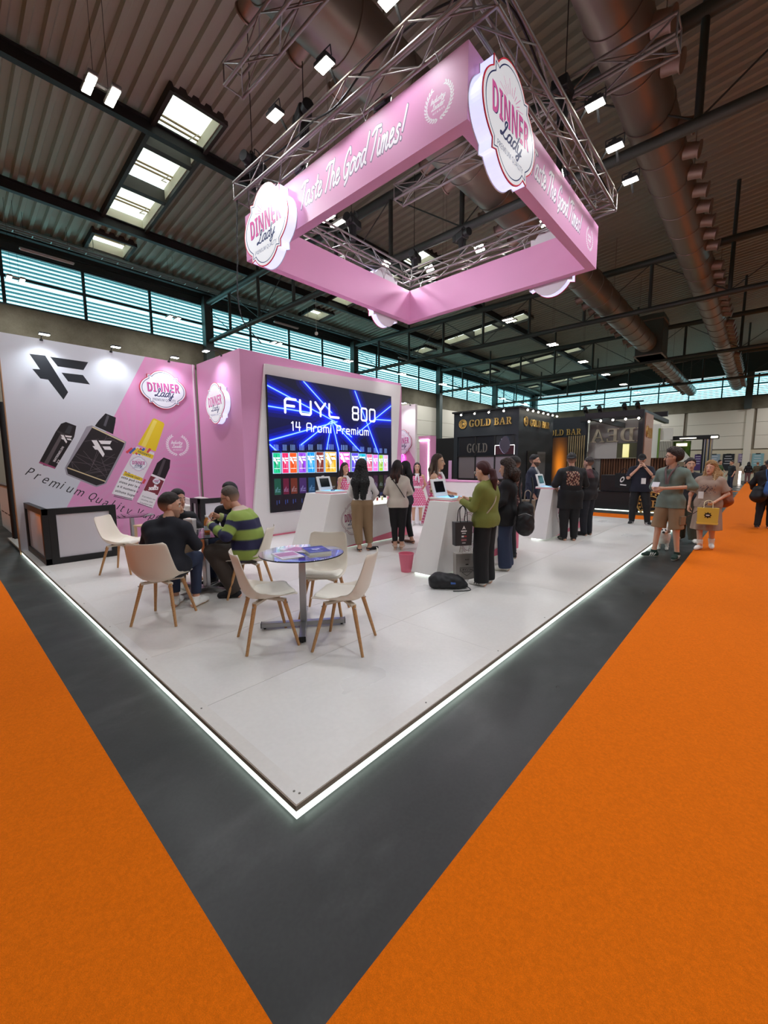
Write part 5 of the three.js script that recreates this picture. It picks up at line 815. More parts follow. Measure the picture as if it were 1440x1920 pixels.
// ------------------------------------------------------------------ figures: signed distance fields meshed with surface nets
function nets(lo, hi, c, f, colorFn) {
  const n = [0, 1, 2].map((i) => Math.ceil((hi[i] - lo[i]) / c) + 2), [nx, ny, nz] = n, val = new Float32Array(nx * ny * nz), L = lo.map((v) => v - c * 0.5);
  let q = 0; for (let k = 0; k < nz; k++) for (let j = 0; j < ny; j++) for (let i = 0; i < nx; i++) val[q++] = f(L[0] + i * c, L[1] + j * c, L[2] + k * c);
  const id = new Int32Array(nx * ny * nz).fill(-1), pos = [], idx = [], sx = 1, sy = nx, sz = nx * ny, co = [0, sx, sy, sx + sy, sz, sx + sz, sy + sz, sx + sy + sz];
  const E = [[0, 1], [2, 3], [4, 5], [6, 7], [0, 2], [1, 3], [4, 6], [5, 7], [0, 4], [1, 5], [2, 6], [3, 7]];
  for (let k = 0; k < nz - 1; k++) for (let j = 0; j < ny - 1; j++) for (let i = 0; i < nx - 1; i++) {
    const b = i + j * sy + k * sz; let m0 = 0; for (let t = 0; t < 8; t++) if (val[b + co[t]] < 0) m0 |= 1 << t; if (m0 === 0 || m0 === 255) continue;
    let x = 0, y = 0, z = 0, s = 0; for (const [a, d] of E) { const va = val[b + co[a]], vd = val[b + co[d]]; if ((va < 0) === (vd < 0)) continue; const t = va / (va - vd); x += (a & 1) + ((d & 1) - (a & 1)) * t; y += ((a >> 1) & 1) + (((d >> 1) & 1) - ((a >> 1) & 1)) * t; z += (a >> 2) + ((d >> 2) - (a >> 2)) * t; s++; }
    id[b] = pos.length / 3; pos.push(L[0] + (i + x / s) * c, L[1] + (j + y / s) * c, L[2] + (k + z / s) * c);
  }
  for (let k = 1; k < nz - 1; k++) for (let j = 1; j < ny - 1; j++) for (let i = 1; i < nx - 1; i++) {
    const b = i + j * sy + k * sz, v = val[b] < 0;
    if (v !== val[b + sx] < 0) { const a = id[b - sy - sz], d = id[b - sz], e = id[b], g = id[b - sy]; v ? idx.push(a, d, e, a, e, g) : idx.push(a, e, d, a, g, e); }
    if (v !== val[b + sy] < 0) { const a = id[b - sx - sz], d = id[b - sx], e = id[b], g = id[b - sz]; v ? idx.push(a, d, e, a, e, g) : idx.push(a, e, d, a, g, e); }
    if (v !== val[b + sz] < 0) { const a = id[b - sx - sy], d = id[b - sy], e = id[b], g = id[b - sx]; v ? idx.push(a, d, e, a, e, g) : idx.push(a, e, d, a, g, e); }
  }
  const geo = new THREE.BufferGeometry(); geo.setAttribute('position', new THREE.BufferAttribute(new Float32Array(pos), 3)); geo.setIndex(idx); geo.computeVertexNormals();
  if (colorFn) { const a = new Float32Array(pos.length); for (let i = 0; i < pos.length; i += 3) { const k = colorFn(pos[i], pos[i + 1], pos[i + 2]); a[i] = k.r; a[i + 1] = k.g; a[i + 2] = k.b; } geo.setAttribute('color', new THREE.BufferAttribute(a, 3)); }
  return geo;
}
const smin = (a, b, k) => { const h = Math.max(k - Math.abs(a - b), 0) / k; return Math.min(a, b) - h * h * k * 0.25; };
function cap(x, y, z, a, b, ra, rb) {
  const dx = b[0] - a[0], dy = b[1] - a[1], dz = b[2] - a[2], px = x - a[0], py = y - a[1], pz = z - a[2], l = dx * dx + dy * dy + dz * dz || 1e-9; let t = (px * dx + py * dy + pz * dz) / l; t = t < 0 ? 0 : t > 1 ? 1 : t;
  const ex = px - dx * t, ey = py - dy * t, ez = pz - dz * t; return Math.sqrt(ex * ex + ey * ey + ez * ez) - (ra + (rb - ra) * t);
}
const ell = (x, y, z, rx, ry, rz) => { const k0 = Math.hypot(x / rx, y / ry, z / rz), k1 = Math.hypot(x / rx / rx, y / ry / ry, z / rz / rz); return k1 < 1e-6 ? -Math.min(rx, ry, rz) : k0 * (k0 - 1) / k1; };
const field = (B, k) => (x, y, z) => { let d = 9; for (const b of B) d = smin(d, cap(x, y, z, b[0], b[1], b[2], b[3]), k); return d; };
const add = (a, b, t = 1) => [a[0] + b[0] * t, a[1] + b[1] * t, a[2] + b[2] * t], sub = (a, b) => [a[0] - b[0], a[1] - b[1], a[2] - b[2]], dot = (a, b) => a[0] * b[0] + a[1] * b[1] + a[2] * b[2], len = (a) => Math.hypot(...a), nrm = (a) => { const l = len(a) || 1; return a.map((v) => v / l); }, crs = (a, b) => [a[1] * b[2] - a[2] * b[1], a[2] * b[0] - a[0] * b[2], a[0] * b[1] - a[1] * b[0]], mix3 = (a, b, t) => a.map((v, i) => v + (b[i] - v) * t);
const bounds = (B, g) => { const lo = [9, 9, 9], hi = [-9, -9, -9]; for (const b of B) for (const [p, r] of [[b[0], b[2]], [b[1], b[3]]]) for (let i = 0; i < 3; i++) { lo[i] = Math.min(lo[i], p[i] - r - g); hi[i] = Math.max(hi[i], p[i] + r + g); } return [lo, hi]; };
const C = (h) => new THREE.Color(h);
const matCache = {}; const cloth = (h, r = 0.8) => matCache[h + r] ??= std(h, r); const mVC = new THREE.MeshStandardMaterial({ vertexColors: true, roughness: 0.75 }), mSkin = new THREE.MeshStandardMaterial({ vertexColors: true, roughness: 0.55 });
// mirror-free rotation frame of the head: yaw to the person's left is positive
function person(o) {
  const s = o.h / 1.75, g = thing('person', o.label, 'person', [o.at[0], o.y ?? P0, o.at[1]], Math.atan2(o.face[0], o.face[1]), o.group), fine = o.fine ?? 1, S = (p) => p.map((v) => v * s);
  const bk = o.bulk ?? 1, fem = !!o.fem, P = S(o.P ?? [0, 0.95, 0]), N = S(o.N ?? add(o.P ?? [0, 0.95, 0], [0, 0.5, 0.0])), t = nrm(sub(N, P));
  const tw = (o.twist ?? 0) * Math.PI / 180, lf = nrm([Math.cos(tw), 0, -Math.sin(tw)]), fw = nrm(crs(lf, t)), hl = [1, 0, 0];
  const shw = (fem ? 0.155 : 0.182) * s * (0.75 + 0.25 * bk), HC = S(o.H ?? add(o.N ?? add(o.P ?? [0, 0.95, 0], [0, 0.5, 0.0]), [0, 0.17, 0.035])), SH = { L: add(add(N, lf, shw), t, -0.085 * s), R: add(add(N, lf, -shw), t, -0.085 * s) };
  const A = {}, G = {};
  for (const k of ['L', 'R']) {
    const sg = k === 'L' ? 1 : -1, a = o['arm' + k] ?? {}, l = o['leg' + k] ?? {};
    A[k] = { e: S(a.e ?? [sg * 0.25, 1.13, -0.03]), w: S(a.w ?? [sg * 0.26, 0.9, 0.08]), d: a.d, n: a.n, curl: a.curl ?? 0.5 };
    G[k] = { h: add(add(P, hl, sg * 0.088 * s), [0, -0.03 * s, 0]), k: S(l.k ?? [sg * 0.1, 0.5, 0.03]), a: S(l.a ?? [sg * 0.1, 0.085, 0]), toe: nrm(l.toe ?? [sg * 0.2, 0, 1]) };
  }
  const W = 0.095 * s * bk, chest = add(N, t, -0.17 * s), waist = add(P, t, 0.17 * s), wr = (fem ? 0.082 : 0.1) * s * bk;
  const torso = [[add(P, hl, -0.07 * s), add(P, hl, 0.07 * s), 0.105 * s * bk, 0.105 * s * bk], [add(P, hl, 0.05 * s), add(waist, lf, 0.045 * s), W, wr], [add(P, hl, -0.05 * s), add(waist, lf, -0.045 * s), W, wr], [add(waist, lf, 0.045 * s), add(chest, lf, 0.075 * s), wr, 0.1 * s * bk], [add(waist, lf, -0.045 * s), add(chest, lf, -0.075 * s), wr, 0.1 * s * bk], [add(chest, lf, 0.06 * s), add(SH.L, lf, -0.02 * s), 0.09 * s * bk, 0.055 * s], [add(chest, lf, -0.06 * s), add(SH.R, lf, 0.02 * s), 0.09 * s * bk, 0.055 * s], [add(N, t, -0.02 * s), SH.L, 0.052 * s, 0.046 * s], [add(N, t, -0.02 * s), SH.R, 0.052 * s, 0.046 * s]];
  if (fem) for (const q of [-1, 1]) torso.push([add(add(chest, lf, q * 0.07 * s), fw, 0.06 * s), add(add(chest, lf, q * 0.07 * s), fw, 0.075 * s), 0.055 * s, 0.05 * s]);
  if (o.belly) torso.push([add(add(P, t, 0.12 * s), fw, 0.05 * s), add(add(P, t, 0.22 * s), fw, 0.05 * s), o.belly * s, o.belly * 0.9 * s]);
  const aR = [0.05, 0.041, 0.037, 0.026].map((v) => v * s * (fem ? 0.86 : 1) * (0.6 + 0.4 * bk)), lR = [0.088, 0.058, 0.055, 0.036].map((v) => v * s * (0.6 + 0.4 * bk));
  const arms = (k, gr) => [[SH[k], A[k].e, aR[0] + gr, aR[1] + gr], [A[k].e, A[k].w, aR[2] + gr, aR[3] + gr]], legs = (k, gr = [0, 0, 0, 0]) => [[G[k].h, G[k].k, lR[0] + gr[0], lR[1] + gr[1]], [G[k].k, G[k].a, lR[2] + gr[2], lR[3] + gr[3]]];
  const foot = (k) => { const a = G[k].a, td = G[k].toe, b = [a[0], a[1] - 0.05 * s, a[2]]; return [[a, add(b, td, -0.04 * s), 0.034 * s, 0.03 * s], [add(b, td, -0.04 * s), add(add(b, td, 0.15 * s), [0, -0.012 * s, 0]), 0.032 * s, 0.02 * s]]; };
  // head frame
  const hy = (o.yaw ?? 0) * Math.PI / 180, hp = (o.pitch ?? 0) * Math.PI / 180, hr = (o.roll ?? 0) * Math.PI / 180, Rm = new THREE.Matrix4().makeRotationFromEuler(new THREE.Euler(hp, hy, hr, 'YXZ')), Ri = Rm.clone().invert(), hs = s * (o.headScale ?? 1);
  const e = Ri.elements, toH = (x, y, z) => { x -= HC[0]; y -= HC[1]; z -= HC[2]; return [(e[0] * x + e[4] * y + e[8] * z) / hs, (e[1] * x + e[5] * y + e[9] * z) / hs, (e[2] * x + e[6] * y + e[10] * z) / hs]; }, fromH = (p) => V(...p).multiplyScalar(hs).applyMatrix4(Rm).add(V(...HC)).toArray();
  const headL = (x, y, z) => {
    const ax = Math.abs(x); let d = smin(ell(x, y - 0.035, z + 0.015, 0.075, 0.1, 0.098), ell(x, y + 0.035, z - 0.02, 0.059, 0.083, 0.07), 0.03); d = smin(d, Math.hypot(x, y + 0.098, z - 0.06) - 0.023, 0.03);
    d = smin(d, cap(ax, y, z, [0.0, 0.032, 0.078], [0.045, 0.032, 0.062], 0.012, 0.01), 0.02); d = Math.max(d, -(Math.hypot(ax - 0.031, y - 0.008, z - 0.098) - 0.016)); d = smin(d, cap(x, y, z, [0, 0.012, 0.088], [0, -0.03, 0.106], 0.009, 0.0135), 0.012);
    d = Math.min(d, Math.hypot(ax - 0.031, y - 0.008, z - 0.073) - 0.0135); d = smin(d, cap(ax, y, z, [0, -0.06, 0.084], [0.02, -0.062, 0.078], 0.0085, 0.006), 0.008); return smin(d, ell(ax - 0.077, y, z + 0.012, 0.011, 0.031, 0.02), 0.008);
  };
  const skin = C(o.skin ?? '#c99578').lerp(C('#cfae9c'), 0.3).multiplyScalar(1.16), lip = C(o.lip ?? (fem ? '#b2544f' : '#a8695c')), hairC = C(o.hairColor ?? '#2a1d16'), beardC = hairC.clone().lerp(skin, o.beard ? 1 - o.beard : 1), eyeW = C('#d9d2ca'), eyeD = C('#2a1f1a'), nail = skin;
  const headCol = (x, y, z) => { const [a, b, c] = toH(x, y, z), ax = Math.abs(a); if (c > 0.05) { const de = Math.hypot(ax - 0.031, b - 0.008); if (de < 0.007 && c > 0.07) return eyeD; if (de < 0.0125 && c > 0.07 && Math.abs(b - 0.008) < 0.007) return eyeW; if (Math.abs(b - 0.036 + 4 * (ax - 0.03) ** 2) < 0.006 && ax > 0.012 && ax < 0.052) return hairC; if (Math.abs(b + 0.062) < 0.0095 && ax < 0.024 && c > 0.075) return lip; } if (o.beard && b < -0.028 && c > -0.02 && b < 0.02 - c * 0.6 && !(ax < 0.018 && b > -0.045)) return beardC; return skin; };
  // ---- body: one continuous skin
  const all = [...torso, ...arms('L', 0), ...arms('R', 0), ...legs('L'), ...legs('R'), ...foot('L'), ...foot('R'), [N, HC, 0.055 * s, 0.05 * s]];
  const [blo, bhi] = bounds(all, 0.01), geos = [nets(blo, bhi, 0.016 / fine, field(all, 0.035 * s), () => skin)];
  { const q = 0.15 * hs; geos.push(nets(sub(HC, [q, q, q]), add(HC, [q, q, q]), (o.headCell ?? 0.0062) / fine, (x, y, z) => { const p = toH(x, y, z); return headL(...p) * hs; }, headCol)); }
  for (const k of ['L', 'R']) {
    const sg = k === 'L' ? 1 : -1, w = A[k].w, d = nrm(A[k].d ?? sub(w, A[k].e)), n0 = A[k].n ?? [-sg, 0, 0.25], n = nrm(sub(n0, d.map((v) => v * dot(n0, d)))), sd = crs(d, n).map((v) => v * sg), at = (a, b, c) => add(add(add(w, d, a * s), sd, b * s), n, c * s), cu = A[k].curl, B = [[w, at(0.03, 0, 0), 0.026 * s, 0.026 * s]];
    [[-0.026, 0.06], [-0.009, 0.07], [0.008, 0.075], [0.025, 0.066]].forEach(([b, L], i) => { const p0 = at(0.085, b, 0), a1 = cu * 0.9, a2 = cu * 2.1; B.push([at(0.02, b * 0.6, 0), p0, 0.014 * s, 0.0115 * s]); const p1 = add(add(p0, d, Math.cos(a1) * L * 0.55 * s), n, Math.sin(a1) * L * 0.55 * s), p2 = add(add(p1, d, Math.cos(a2) * L * 0.5 * s), n, Math.sin(a2) * L * 0.5 * s); B.push([p0, p1, 0.0092 * s, 0.0085 * s], [p1, p2, 0.0085 * s, 0.007 * s]); });
    const t0 = at(0.025, 0.03, 0.004), t1 = at(0.058, 0.052, 0.016 + 0.02 * cu), t2 = at(0.085, 0.05 - 0.02 * cu, 0.02 + 0.035 * cu); B.push([t0, t1, 0.013 * s, 0.0105 * s], [t1, t2, 0.0105 * s, 0.008 * s]);
    const [l0, h0] = bounds(B, 0.008); geos.push(nets(l0, h0, (o.handCell ?? 0.0042) / fine, field(B, 0.007 * s), () => skin));
  }
  const merged = mergeGeometries(geos); mesh('body', merged, mSkin, g);
  // ---- clothes
  const garment = (name, c, lo, hi, f, cell = 0.012) => { const fn = typeof c === 'function' ? c : null, wob = (x, y, z) => f(x, y, z) + 0.0035 * n3(x * 14 + 3 * s, y * 9, z * 14); return mesh(name, nets(lo, hi, cell / fine, wob, fn), fn ? mVC : cloth(c), g); };
  const tn = (x, y, z) => (x - P[0]) * t[0] + (y - P[1]) * t[1] + (z - P[2]) * t[2];
  const top = (c, { name = 'top', grow = 0.014, sleeve = 1, hem = -0.08, loose = 0, neck = 0.07, sleeveGrow = 0.012, cell } = {}) => {
    const T = torso.map((b) => [b[0], b[1], b[2] + (grow + loose * 0.5) * s, b[3] + (grow + loose * 0.5) * s]); if (hem < -0.02) for (const k of ['L', 'R']) T.push([G[k].h, add(G[k].h, nrm(sub(G[k].k, G[k].h)), Math.min(0.3, -hem) * s), lR[0] + (grow + loose) * s, lR[0] + (grow + loose) * s]);
    if (sleeve === 0) { T.splice(7, 2); } const ft = field(T, 0.05 * s), fa = {}, all2 = [...T];
    if (sleeve > 0) for (const k of ['L', 'R']) { const B = arms(k, sleeveGrow * s), u = sleeve * 2, cutP = u <= 1 ? mix3(SH[k], A[k].e, u) : mix3(A[k].e, A[k].w, u - 1), cd = nrm(u <= 1 ? sub(A[k].e, SH[k]) : sub(A[k].w, A[k].e)), use = u <= 1 ? [B[0]] : B, ff = field(use, 0.02 * s); all2.push(...use); fa[k] = (x, y, z) => Math.max(ff(x, y, z), (x - cutP[0]) * cd[0] + (y - cutP[1]) * cd[1] + (z - cutP[2]) * cd[2]); }
    const nk = add(N, fw, 0.012 * s), f = (x, y, z) => { let d = Math.max(ft(x, y, z), hem * s - tn(x, y, z)); if (fa.L) d = smin(smin(d, fa.L(x, y, z), 0.03 * s), fa.R(x, y, z), 0.03 * s); if (sleeve === 0) d = Math.max(d, -(Math.hypot(x - SH.L[0], y - SH.L[1], z - SH.L[2]) - 0.075 * s), -(Math.hypot(x - SH.R[0], y - SH.R[1], z - SH.R[2]) - 0.075 * s)); return Math.max(d, -(Math.hypot(x - nk[0], (y - nk[1] - 0.035 * s), z - nk[2]) - neck * s)); };
    const [lo, hi] = bounds(all2, 0.02); return garment(name, c, lo, hi, f, cell);
  };
  const bottom = (c, { name = 'trousers', w = [0.02, 0.02, 0.02, 0.03], len = 1, rise = 0.12, cell } = {}) => {
    const T = torso.slice(0, 3).map((b) => [b[0], b[1], b[2] + 0.01 * s, b[3] + 0.01 * s]), ws = w.map((v) => v * s), B = { L: legs('L', ws), R: legs('R', ws) }, ft = field(T, 0.04 * s), fl = {};
    for (const k of ['L', 'R']) { const u = len * 2, cp = u <= 1 ? mix3(G[k].h, G[k].k, u) : mix3(G[k].k, G[k].a, u - 1), cd = nrm(u <= 1 ? sub(G[k].k, G[k].h) : sub(G[k].a, G[k].k)), ff = field(u <= 1 ? [B[k][0]] : B[k], 0.02 * s); fl[k] = (x, y, z) => Math.max(ff(x, y, z), (x - cp[0]) * cd[0] + (y - cp[1]) * cd[1] + (z - cp[2]) * cd[2]); }
    const [lo, hi] = bounds([...T, ...B.L, ...B.R], 0.03); return garment(name, c, lo, hi, (x, y, z) => smin(smin(Math.max(ft(x, y, z), tn(x, y, z) - rise * s), fl.L(x, y, z), 0.02 * s), fl.R(x, y, z), 0.02 * s), cell);
  };
  const skirt = (c, { name = 'skirt', y0 = 1.06, y1 = 0.5, r0 = 0.13, r1 = 0.33, cell = 0.011, folds = 12 } = {}) => { y0 *= s; y1 *= s; const f = (x, y, z) => { const u = (y0 - y) / (y0 - y1), a = Math.atan2(x - P[0], z - P[2]), r = (r0 + (r1 - r0) * Math.max(0, u) ** 0.75) * s * (1 + 0.05 * u * Math.sin(a * folds)); const d = Math.hypot(x - P[0], (z - P[2]) * 1.15) - r; return Math.max(d * 0.85, y - y0, y1 - y, -(d + 0.03) * 0.85 - (u > 0.6 ? 0 : 9)); }; return garment(name, c, [P[0] - r1 * s * 1.1, y1 - 0.02, P[2] - r1 * s * 1.1], [P[0] + r1 * s * 1.1, y0 + 0.02, P[2] + r1 * s * 1.1], f, cell); };
  const shoes = (c, { sole = '#efece6', type = 'sneaker', stripe } = {}) => { for (const k of ['L', 'R']) { const a = G[k].a, td = G[k].toe, y0 = a[1] - 0.085 * s, b = [a[0], y0 + 0.045 * s, a[2]], cc = C(c), sc = C(sole), st = stripe && C(stripe), side = crs([0, 1, 0], td); const B = [[add(b, td, -0.035 * s), add(b, td, 0.1 * s), 0.042 * s, 0.042 * s], [add(b, td, 0.1 * s), add(add(b, td, 0.165 * s), [0, -0.012 * s, 0]), 0.042 * s, 0.034 * s]]; if (type !== 'flat') B.push([add(b, td, -0.02 * s), mix3(a, G[k].k, type === 'boot' ? 0.28 : 0.07), 0.042 * s, (type === 'boot' ? 0.058 : 0.046) * s]); const ff = field(B, 0.02 * s), [lo, hi] = bounds(B, 0.012); const q = nets(lo, hi, 0.008 / fine, (x, y, z) => Math.max(ff(x, y, z), y0 - y, type === 'flat' ? y - y0 - 0.06 * s : y - a[1] - (type === 'boot' ? 0.11 : 0.035) * s), (x, y, z) => { if (y < y0 + 0.022 * s) return sc; if (st) { const u = (x - b[0]) * td[0] + (z - b[2]) * td[2] + (y - y0) * 0.6; if (u > 0.02 * s && u < 0.12 * s && ((u / s * 30) % 1) < 0.45 && y < y0 + 0.075 * s) return st; } return cc; }); mesh('shoe', q, mVC, g); } };
  const hair = (style, { length = 0.2, grow = 0.014, name = 'hair', rough = 0.65, streak, curl = 0, bias = 0 } = {}) => {
    const hl2 = (x, y, z) => {
      const ax = Math.abs(x), sh = style === 'short', front = y - (sh ? 0.09 - 0.015 * Math.min(1, ax / 0.05) : 0.102 - 0.04 * Math.min(1, ax / 0.06)), keep = z > 0.045 ? front : z > -0.03 ? y - (sh ? (z + 0.03) * 0.85 : 0.02 + (z + 0.005) * 1.1) : y + (sh ? 0.085 : 0.09);
      const gr = grow * Math.min(1, Math.sqrt(Math.max(0, keep) / 0.055)) - 0.001; let d = ell(x, y - 0.04, z + 0.018, 0.078 + gr, 0.104 + gr, 0.1 + gr); d = Math.max(d, -keep);
      if (style === 'long' || style === 'curly') { const l = length, zb = -0.115, bk2 = smin(cap(ax, y, z, [0.035, 0.02, -0.055], [0.05 + curl * 0.6, -l * 0.5, zb], 0.06, 0.052 + curl), cap(ax, y, z, [0.05 + curl * 0.6, -l * 0.5, zb], [0.038 + curl * 0.5, -l, zb - 0.012], 0.052 + curl, 0.03 + curl * 0.6), 0.02), sideL = cap(ax, y, z, [0.07, 0.03, -0.02], [0.09, -Math.min(l, 0.24), 0.0], 0.03, 0.03 + curl * 0.7); d = smin(d, bk2, 0.03); d = smin(d, sideL, 0.02); d += 0.005 * Math.sin(Math.atan2(x, -z - 0.01) * 22 + y * 9) * (y < 0 ? 1 : 0.3); }
      if (style === 'pony') { d = smin(d, cap(x, y, z, [0, 0.01, -0.1], [bias, -0.03, -0.15], 0.032, 0.036), 0.02); d = smin(d, cap(x, y, z, [bias, -0.03, -0.15], [bias + 0.01, -0.14, -0.155], 0.042, 0.045), 0.02); d = smin(d, cap(x, y, z, [bias + 0.01, -0.14, -0.155], [bias, -length, -0.13], 0.045, 0.018), 0.02); d += 0.003 * Math.sin(x * 160); }
      d = Math.max(d, -ell(x, y + 0.005, z - 0.095, 0.056, 0.104, 0.072)); if (style === 'curly') d += 0.011 * n3(x * 60, y * 60, z * 60) - 0.004; if (sh) d += (grow > 0.02 ? 0.009 : 0.0025) * n3(x * 70, y * 70, z * 70) * Math.max(0, Math.min(1, (y - 0.02) / 0.06)); return d;
    };
    const q = Math.max(0.17, length + 0.12) * hs, lo = sub(HC, [0.2 * hs, q, 0.24 * hs]), hi = add(HC, [0.2 * hs, 0.2 * hs, 0.2 * hs]); if (hp || hy) { lo[2] = HC[2] - 0.26 * hs; hi[2] = HC[2] + 0.26 * hs; lo[0] = HC[0] - 0.26 * hs; hi[0] = HC[0] + 0.26 * hs; }
    const st = streak && C(streak), geo = nets(lo, hi, 0.0075 / fine, (x, y, z) => hl2(...toH(x, y, z)) * hs, (x, y, z) => { const p = toH(x, y, z); if (style === 'short' && grow < 0.018) return hairC.clone().lerp(skin, 0.75 * Math.max(0, Math.min(1, (0.045 - p[1]) / 0.11))); if (!st) return hairC; const k = Math.max(0, Math.min(1, -p[1] * 3.2 + 0.15)) * (0.5 + 0.5 * Math.sin(p[0] * 130 + p[2] * 50)); return hairC.clone().lerp(st, k); });
    const mm = mesh(name, geo, new THREE.MeshStandardMaterial({ vertexColors: true, roughness: rough }), g); return mm;
  };
  const glasses = (c = '#15120f') => { const r = []; for (const q of [-1, 1]) { const p = []; for (let i = 0; i <= 16; i++) { const a = i / 16 * 6.283; p.push(fromH([q * 0.033 + 0.024 * Math.cos(a), 0.006 + 0.019 * Math.sin(a), 0.1 - 0.004 * Math.abs(Math.cos(a))])); } r.push(tube(p, 0.0025, 5, 24, false)); r.push(bar(fromH([q * 0.057, 0.012, 0.096]), fromH([q * 0.082, 0.012, -0.01]), 0.0022, 5)); } r.push(bar(fromH([-0.009, 0.01, 0.1]), fromH([0.009, 0.01, 0.1]), 0.0022, 5)); mesh('glasses', r, std(c, 0.4), g); };
  const capHat = (c, back) => { const geo = nets(sub(HC, [0.2, 0.2, 0.2].map((v) => v * hs)), add(HC, [0.2, 0.2, 0.2].map((v) => v * hs)), 0.0075 / fine, (x, y, z) => { const p = toH(x, y, z), q = back ? -1 : 1; let d = Math.max(ell(p[0], p[1] - 0.045, p[2] + 0.012, 0.092, 0.108, 0.114), 0.055 - p[1] - (p[2] < 0 ? 0.035 : 0.0)); d = smin(d, Math.max(ell(p[0], p[1] - 0.062 + 0.35 * (p[2] * q - 0.1), p[2] * q - 0.125, 0.072, 0.01, 0.075), -p[2] * q), 0.006); return d * hs; }); mesh('cap', geo, cloth(c), g); };
  const strap = (pts, c, r = 0.012) => mesh('bag_strap', tube(pts.map(S), r * s, 5, pts.length * 8), cloth(c), g);
  o.wear?.({ g, s, S, top, bottom, skirt, shoes, hair, glasses, capHat, strap, torso, SH, A, G, P, N, HC, fw, lf, t, fromH, mesh: (n, ge, ma) => mesh(n, ge, ma, g) });
  g.userData.toWorld = undefined; delete g.userData.toWorld; g.updateMatrixWorld(true);
  return { g, world: (p) => V(...S(p)).applyMatrix4(g.matrixWorld), A, s };
}
// ------------------------------------------------------------------ the people
const SIT = { P: [0, 0.555, 0.0], legL: { k: [0.13, 0.55, 0.4], a: [0.12, 0.085, 0.36] }, legR: { k: [-0.13, 0.55, 0.4], a: [-0.12, 0.085, 0.36] } };
const navyStripe = C('#25244a'), limeStripe = C('#93a94e'), paleLime = C('#b3be7a');
// four people at the second table
person({ ...SIT, label: 'seated man in a dark navy jacket, back to the camera, head turned right', h: 1.76, at: [-4.45, -1.52], face: [-0.62, -0.78], N: [0, 0.995, 0.12], H: [-0.01, 1.14, 0.18], yaw: -62, pitch: 6, bulk: 1.02, skin: '#c08a6c', hairColor: '#241a14', beard: 0.35, armL: { e: [0.27, 0.74, 0.14], w: [0.14, 0.76, 0.38] }, armR: { e: [-0.28, 0.74, 0.14], w: [-0.1, 0.78, 0.36] }, wear(w) { w.top('#11131f', { name: 'jacket', hem: -0.12, grow: 0.02, loose: 0.014, neck: 0.066, sleeveGrow: 0.018 }); w.bottom('#26304a', { w: [0.015, 0.015, 0.012, 0.014], len: 0.93 }); w.shoes('#efece8', { sole: '#c9a679' }); w.hair('short', { grow: 0.012 }); } });
person({ ...SIT, label: 'seated heavy man with glasses in a navy and lime striped jumper, hands raised', h: 1.78, at: [-4.48, -2.53], face: [-0.76, 0.65], N: [0, 1.02, 0.13], H: [0, 1.16, 0.24], yaw: 2, pitch: 14, bulk: 1.34, belly: 0.12, skin: '#c98f74', hairColor: '#5c5148', armL: { e: [0.33, 0.77, 0.16], w: [0.12, 0.86, 0.42], curl: 1.1 }, armR: { e: [-0.3, 0.8, 0.2], w: [-0.1, 0.93, 0.42], curl: 0.9 }, legL: { k: [0.16, 0.55, 0.4], a: [0.12, 0.085, 0.18] }, legR: { k: [-0.14, 0.55, 0.42], a: [-0.12, 0.085, 0.3] },
  wear(w) { const { A, SH, s } = w; const along = (p, a, b) => { const d = sub(b, a), l = dot(d, d); return Math.max(0, Math.min(1, dot(sub(p, a), d) / l)); }; const mixS = (v) => { const k = Math.max(0, Math.min(1, 0.5 + v)); return navyStripe.clone().lerp(limeStripe, k); }; w.top((x, y, z) => { const p = [x, y, z]; for (const k of ['L', 'R']) { const d1 = cap(x, y, z, SH[k], A[k].e, 0.07, 0.06), d2 = cap(x, y, z, A[k].e, A[k].w, 0.055, 0.045); if (d2 < 0.02 && d2 < d1) { const u = along(p, A[k].e, A[k].w); return u > 0.88 ? paleLime : mixS(14 * Math.min(u - 0.25, 0.56 - u)); } if (d1 < 0.018 && along(p, SH[k], A[k].e) > 0.25) { const u = along(p, SH[k], A[k].e); return mixS(14 * Math.min(u - 0.52, 0.88 - u)); } } const u = (y / s - 0.47) / 0.115, q = u - Math.floor(u), i = Math.min(4, Math.floor(u)), e = u >= 4 ? 0.5 : Math.min(q, 1 - q), v = 7 * e; return y / s > 1.035 ? C('#d9c0b4') : mixS((i & 1 ? -1 : 1) * v); }, { name: 'striped_jumper', hem: -0.1, grow: 0.022, loose: 0.012, neck: 0.06, sleeveGrow: 0.02, cell: 0.009 }); w.bottom('#40362f', { w: [0.02, 0.03, 0.03, 0.04], len: 1.02 }); w.shoes('#17161a', { sole: '#141416' }); w.hair('short', { grow: 0.008 }); w.glasses('#2a2420'); } });
person({ ...SIT, label: 'seated person with black hair and dark top, mostly hidden behind the striped jumper', h: 1.74, at: [-5.38, -2.8], face: [0.45, 0.89], N: [0, 1.03, 0.08], yaw: -20, skin: '#c08a6c', hairColor: '#141114', armL: { e: [0.27, 0.76, 0.1], w: [0.12, 0.75, 0.36] }, armR: { e: [-0.27, 0.76, 0.1], w: [-0.12, 0.75, 0.34] }, wear(w) { w.top('#15161d', { name: 'jacket', sleeveGrow: 0.018 }); w.bottom('#1f2a44'); w.shoes('#222226'); w.hair('short', { grow: 0.02 }); } });
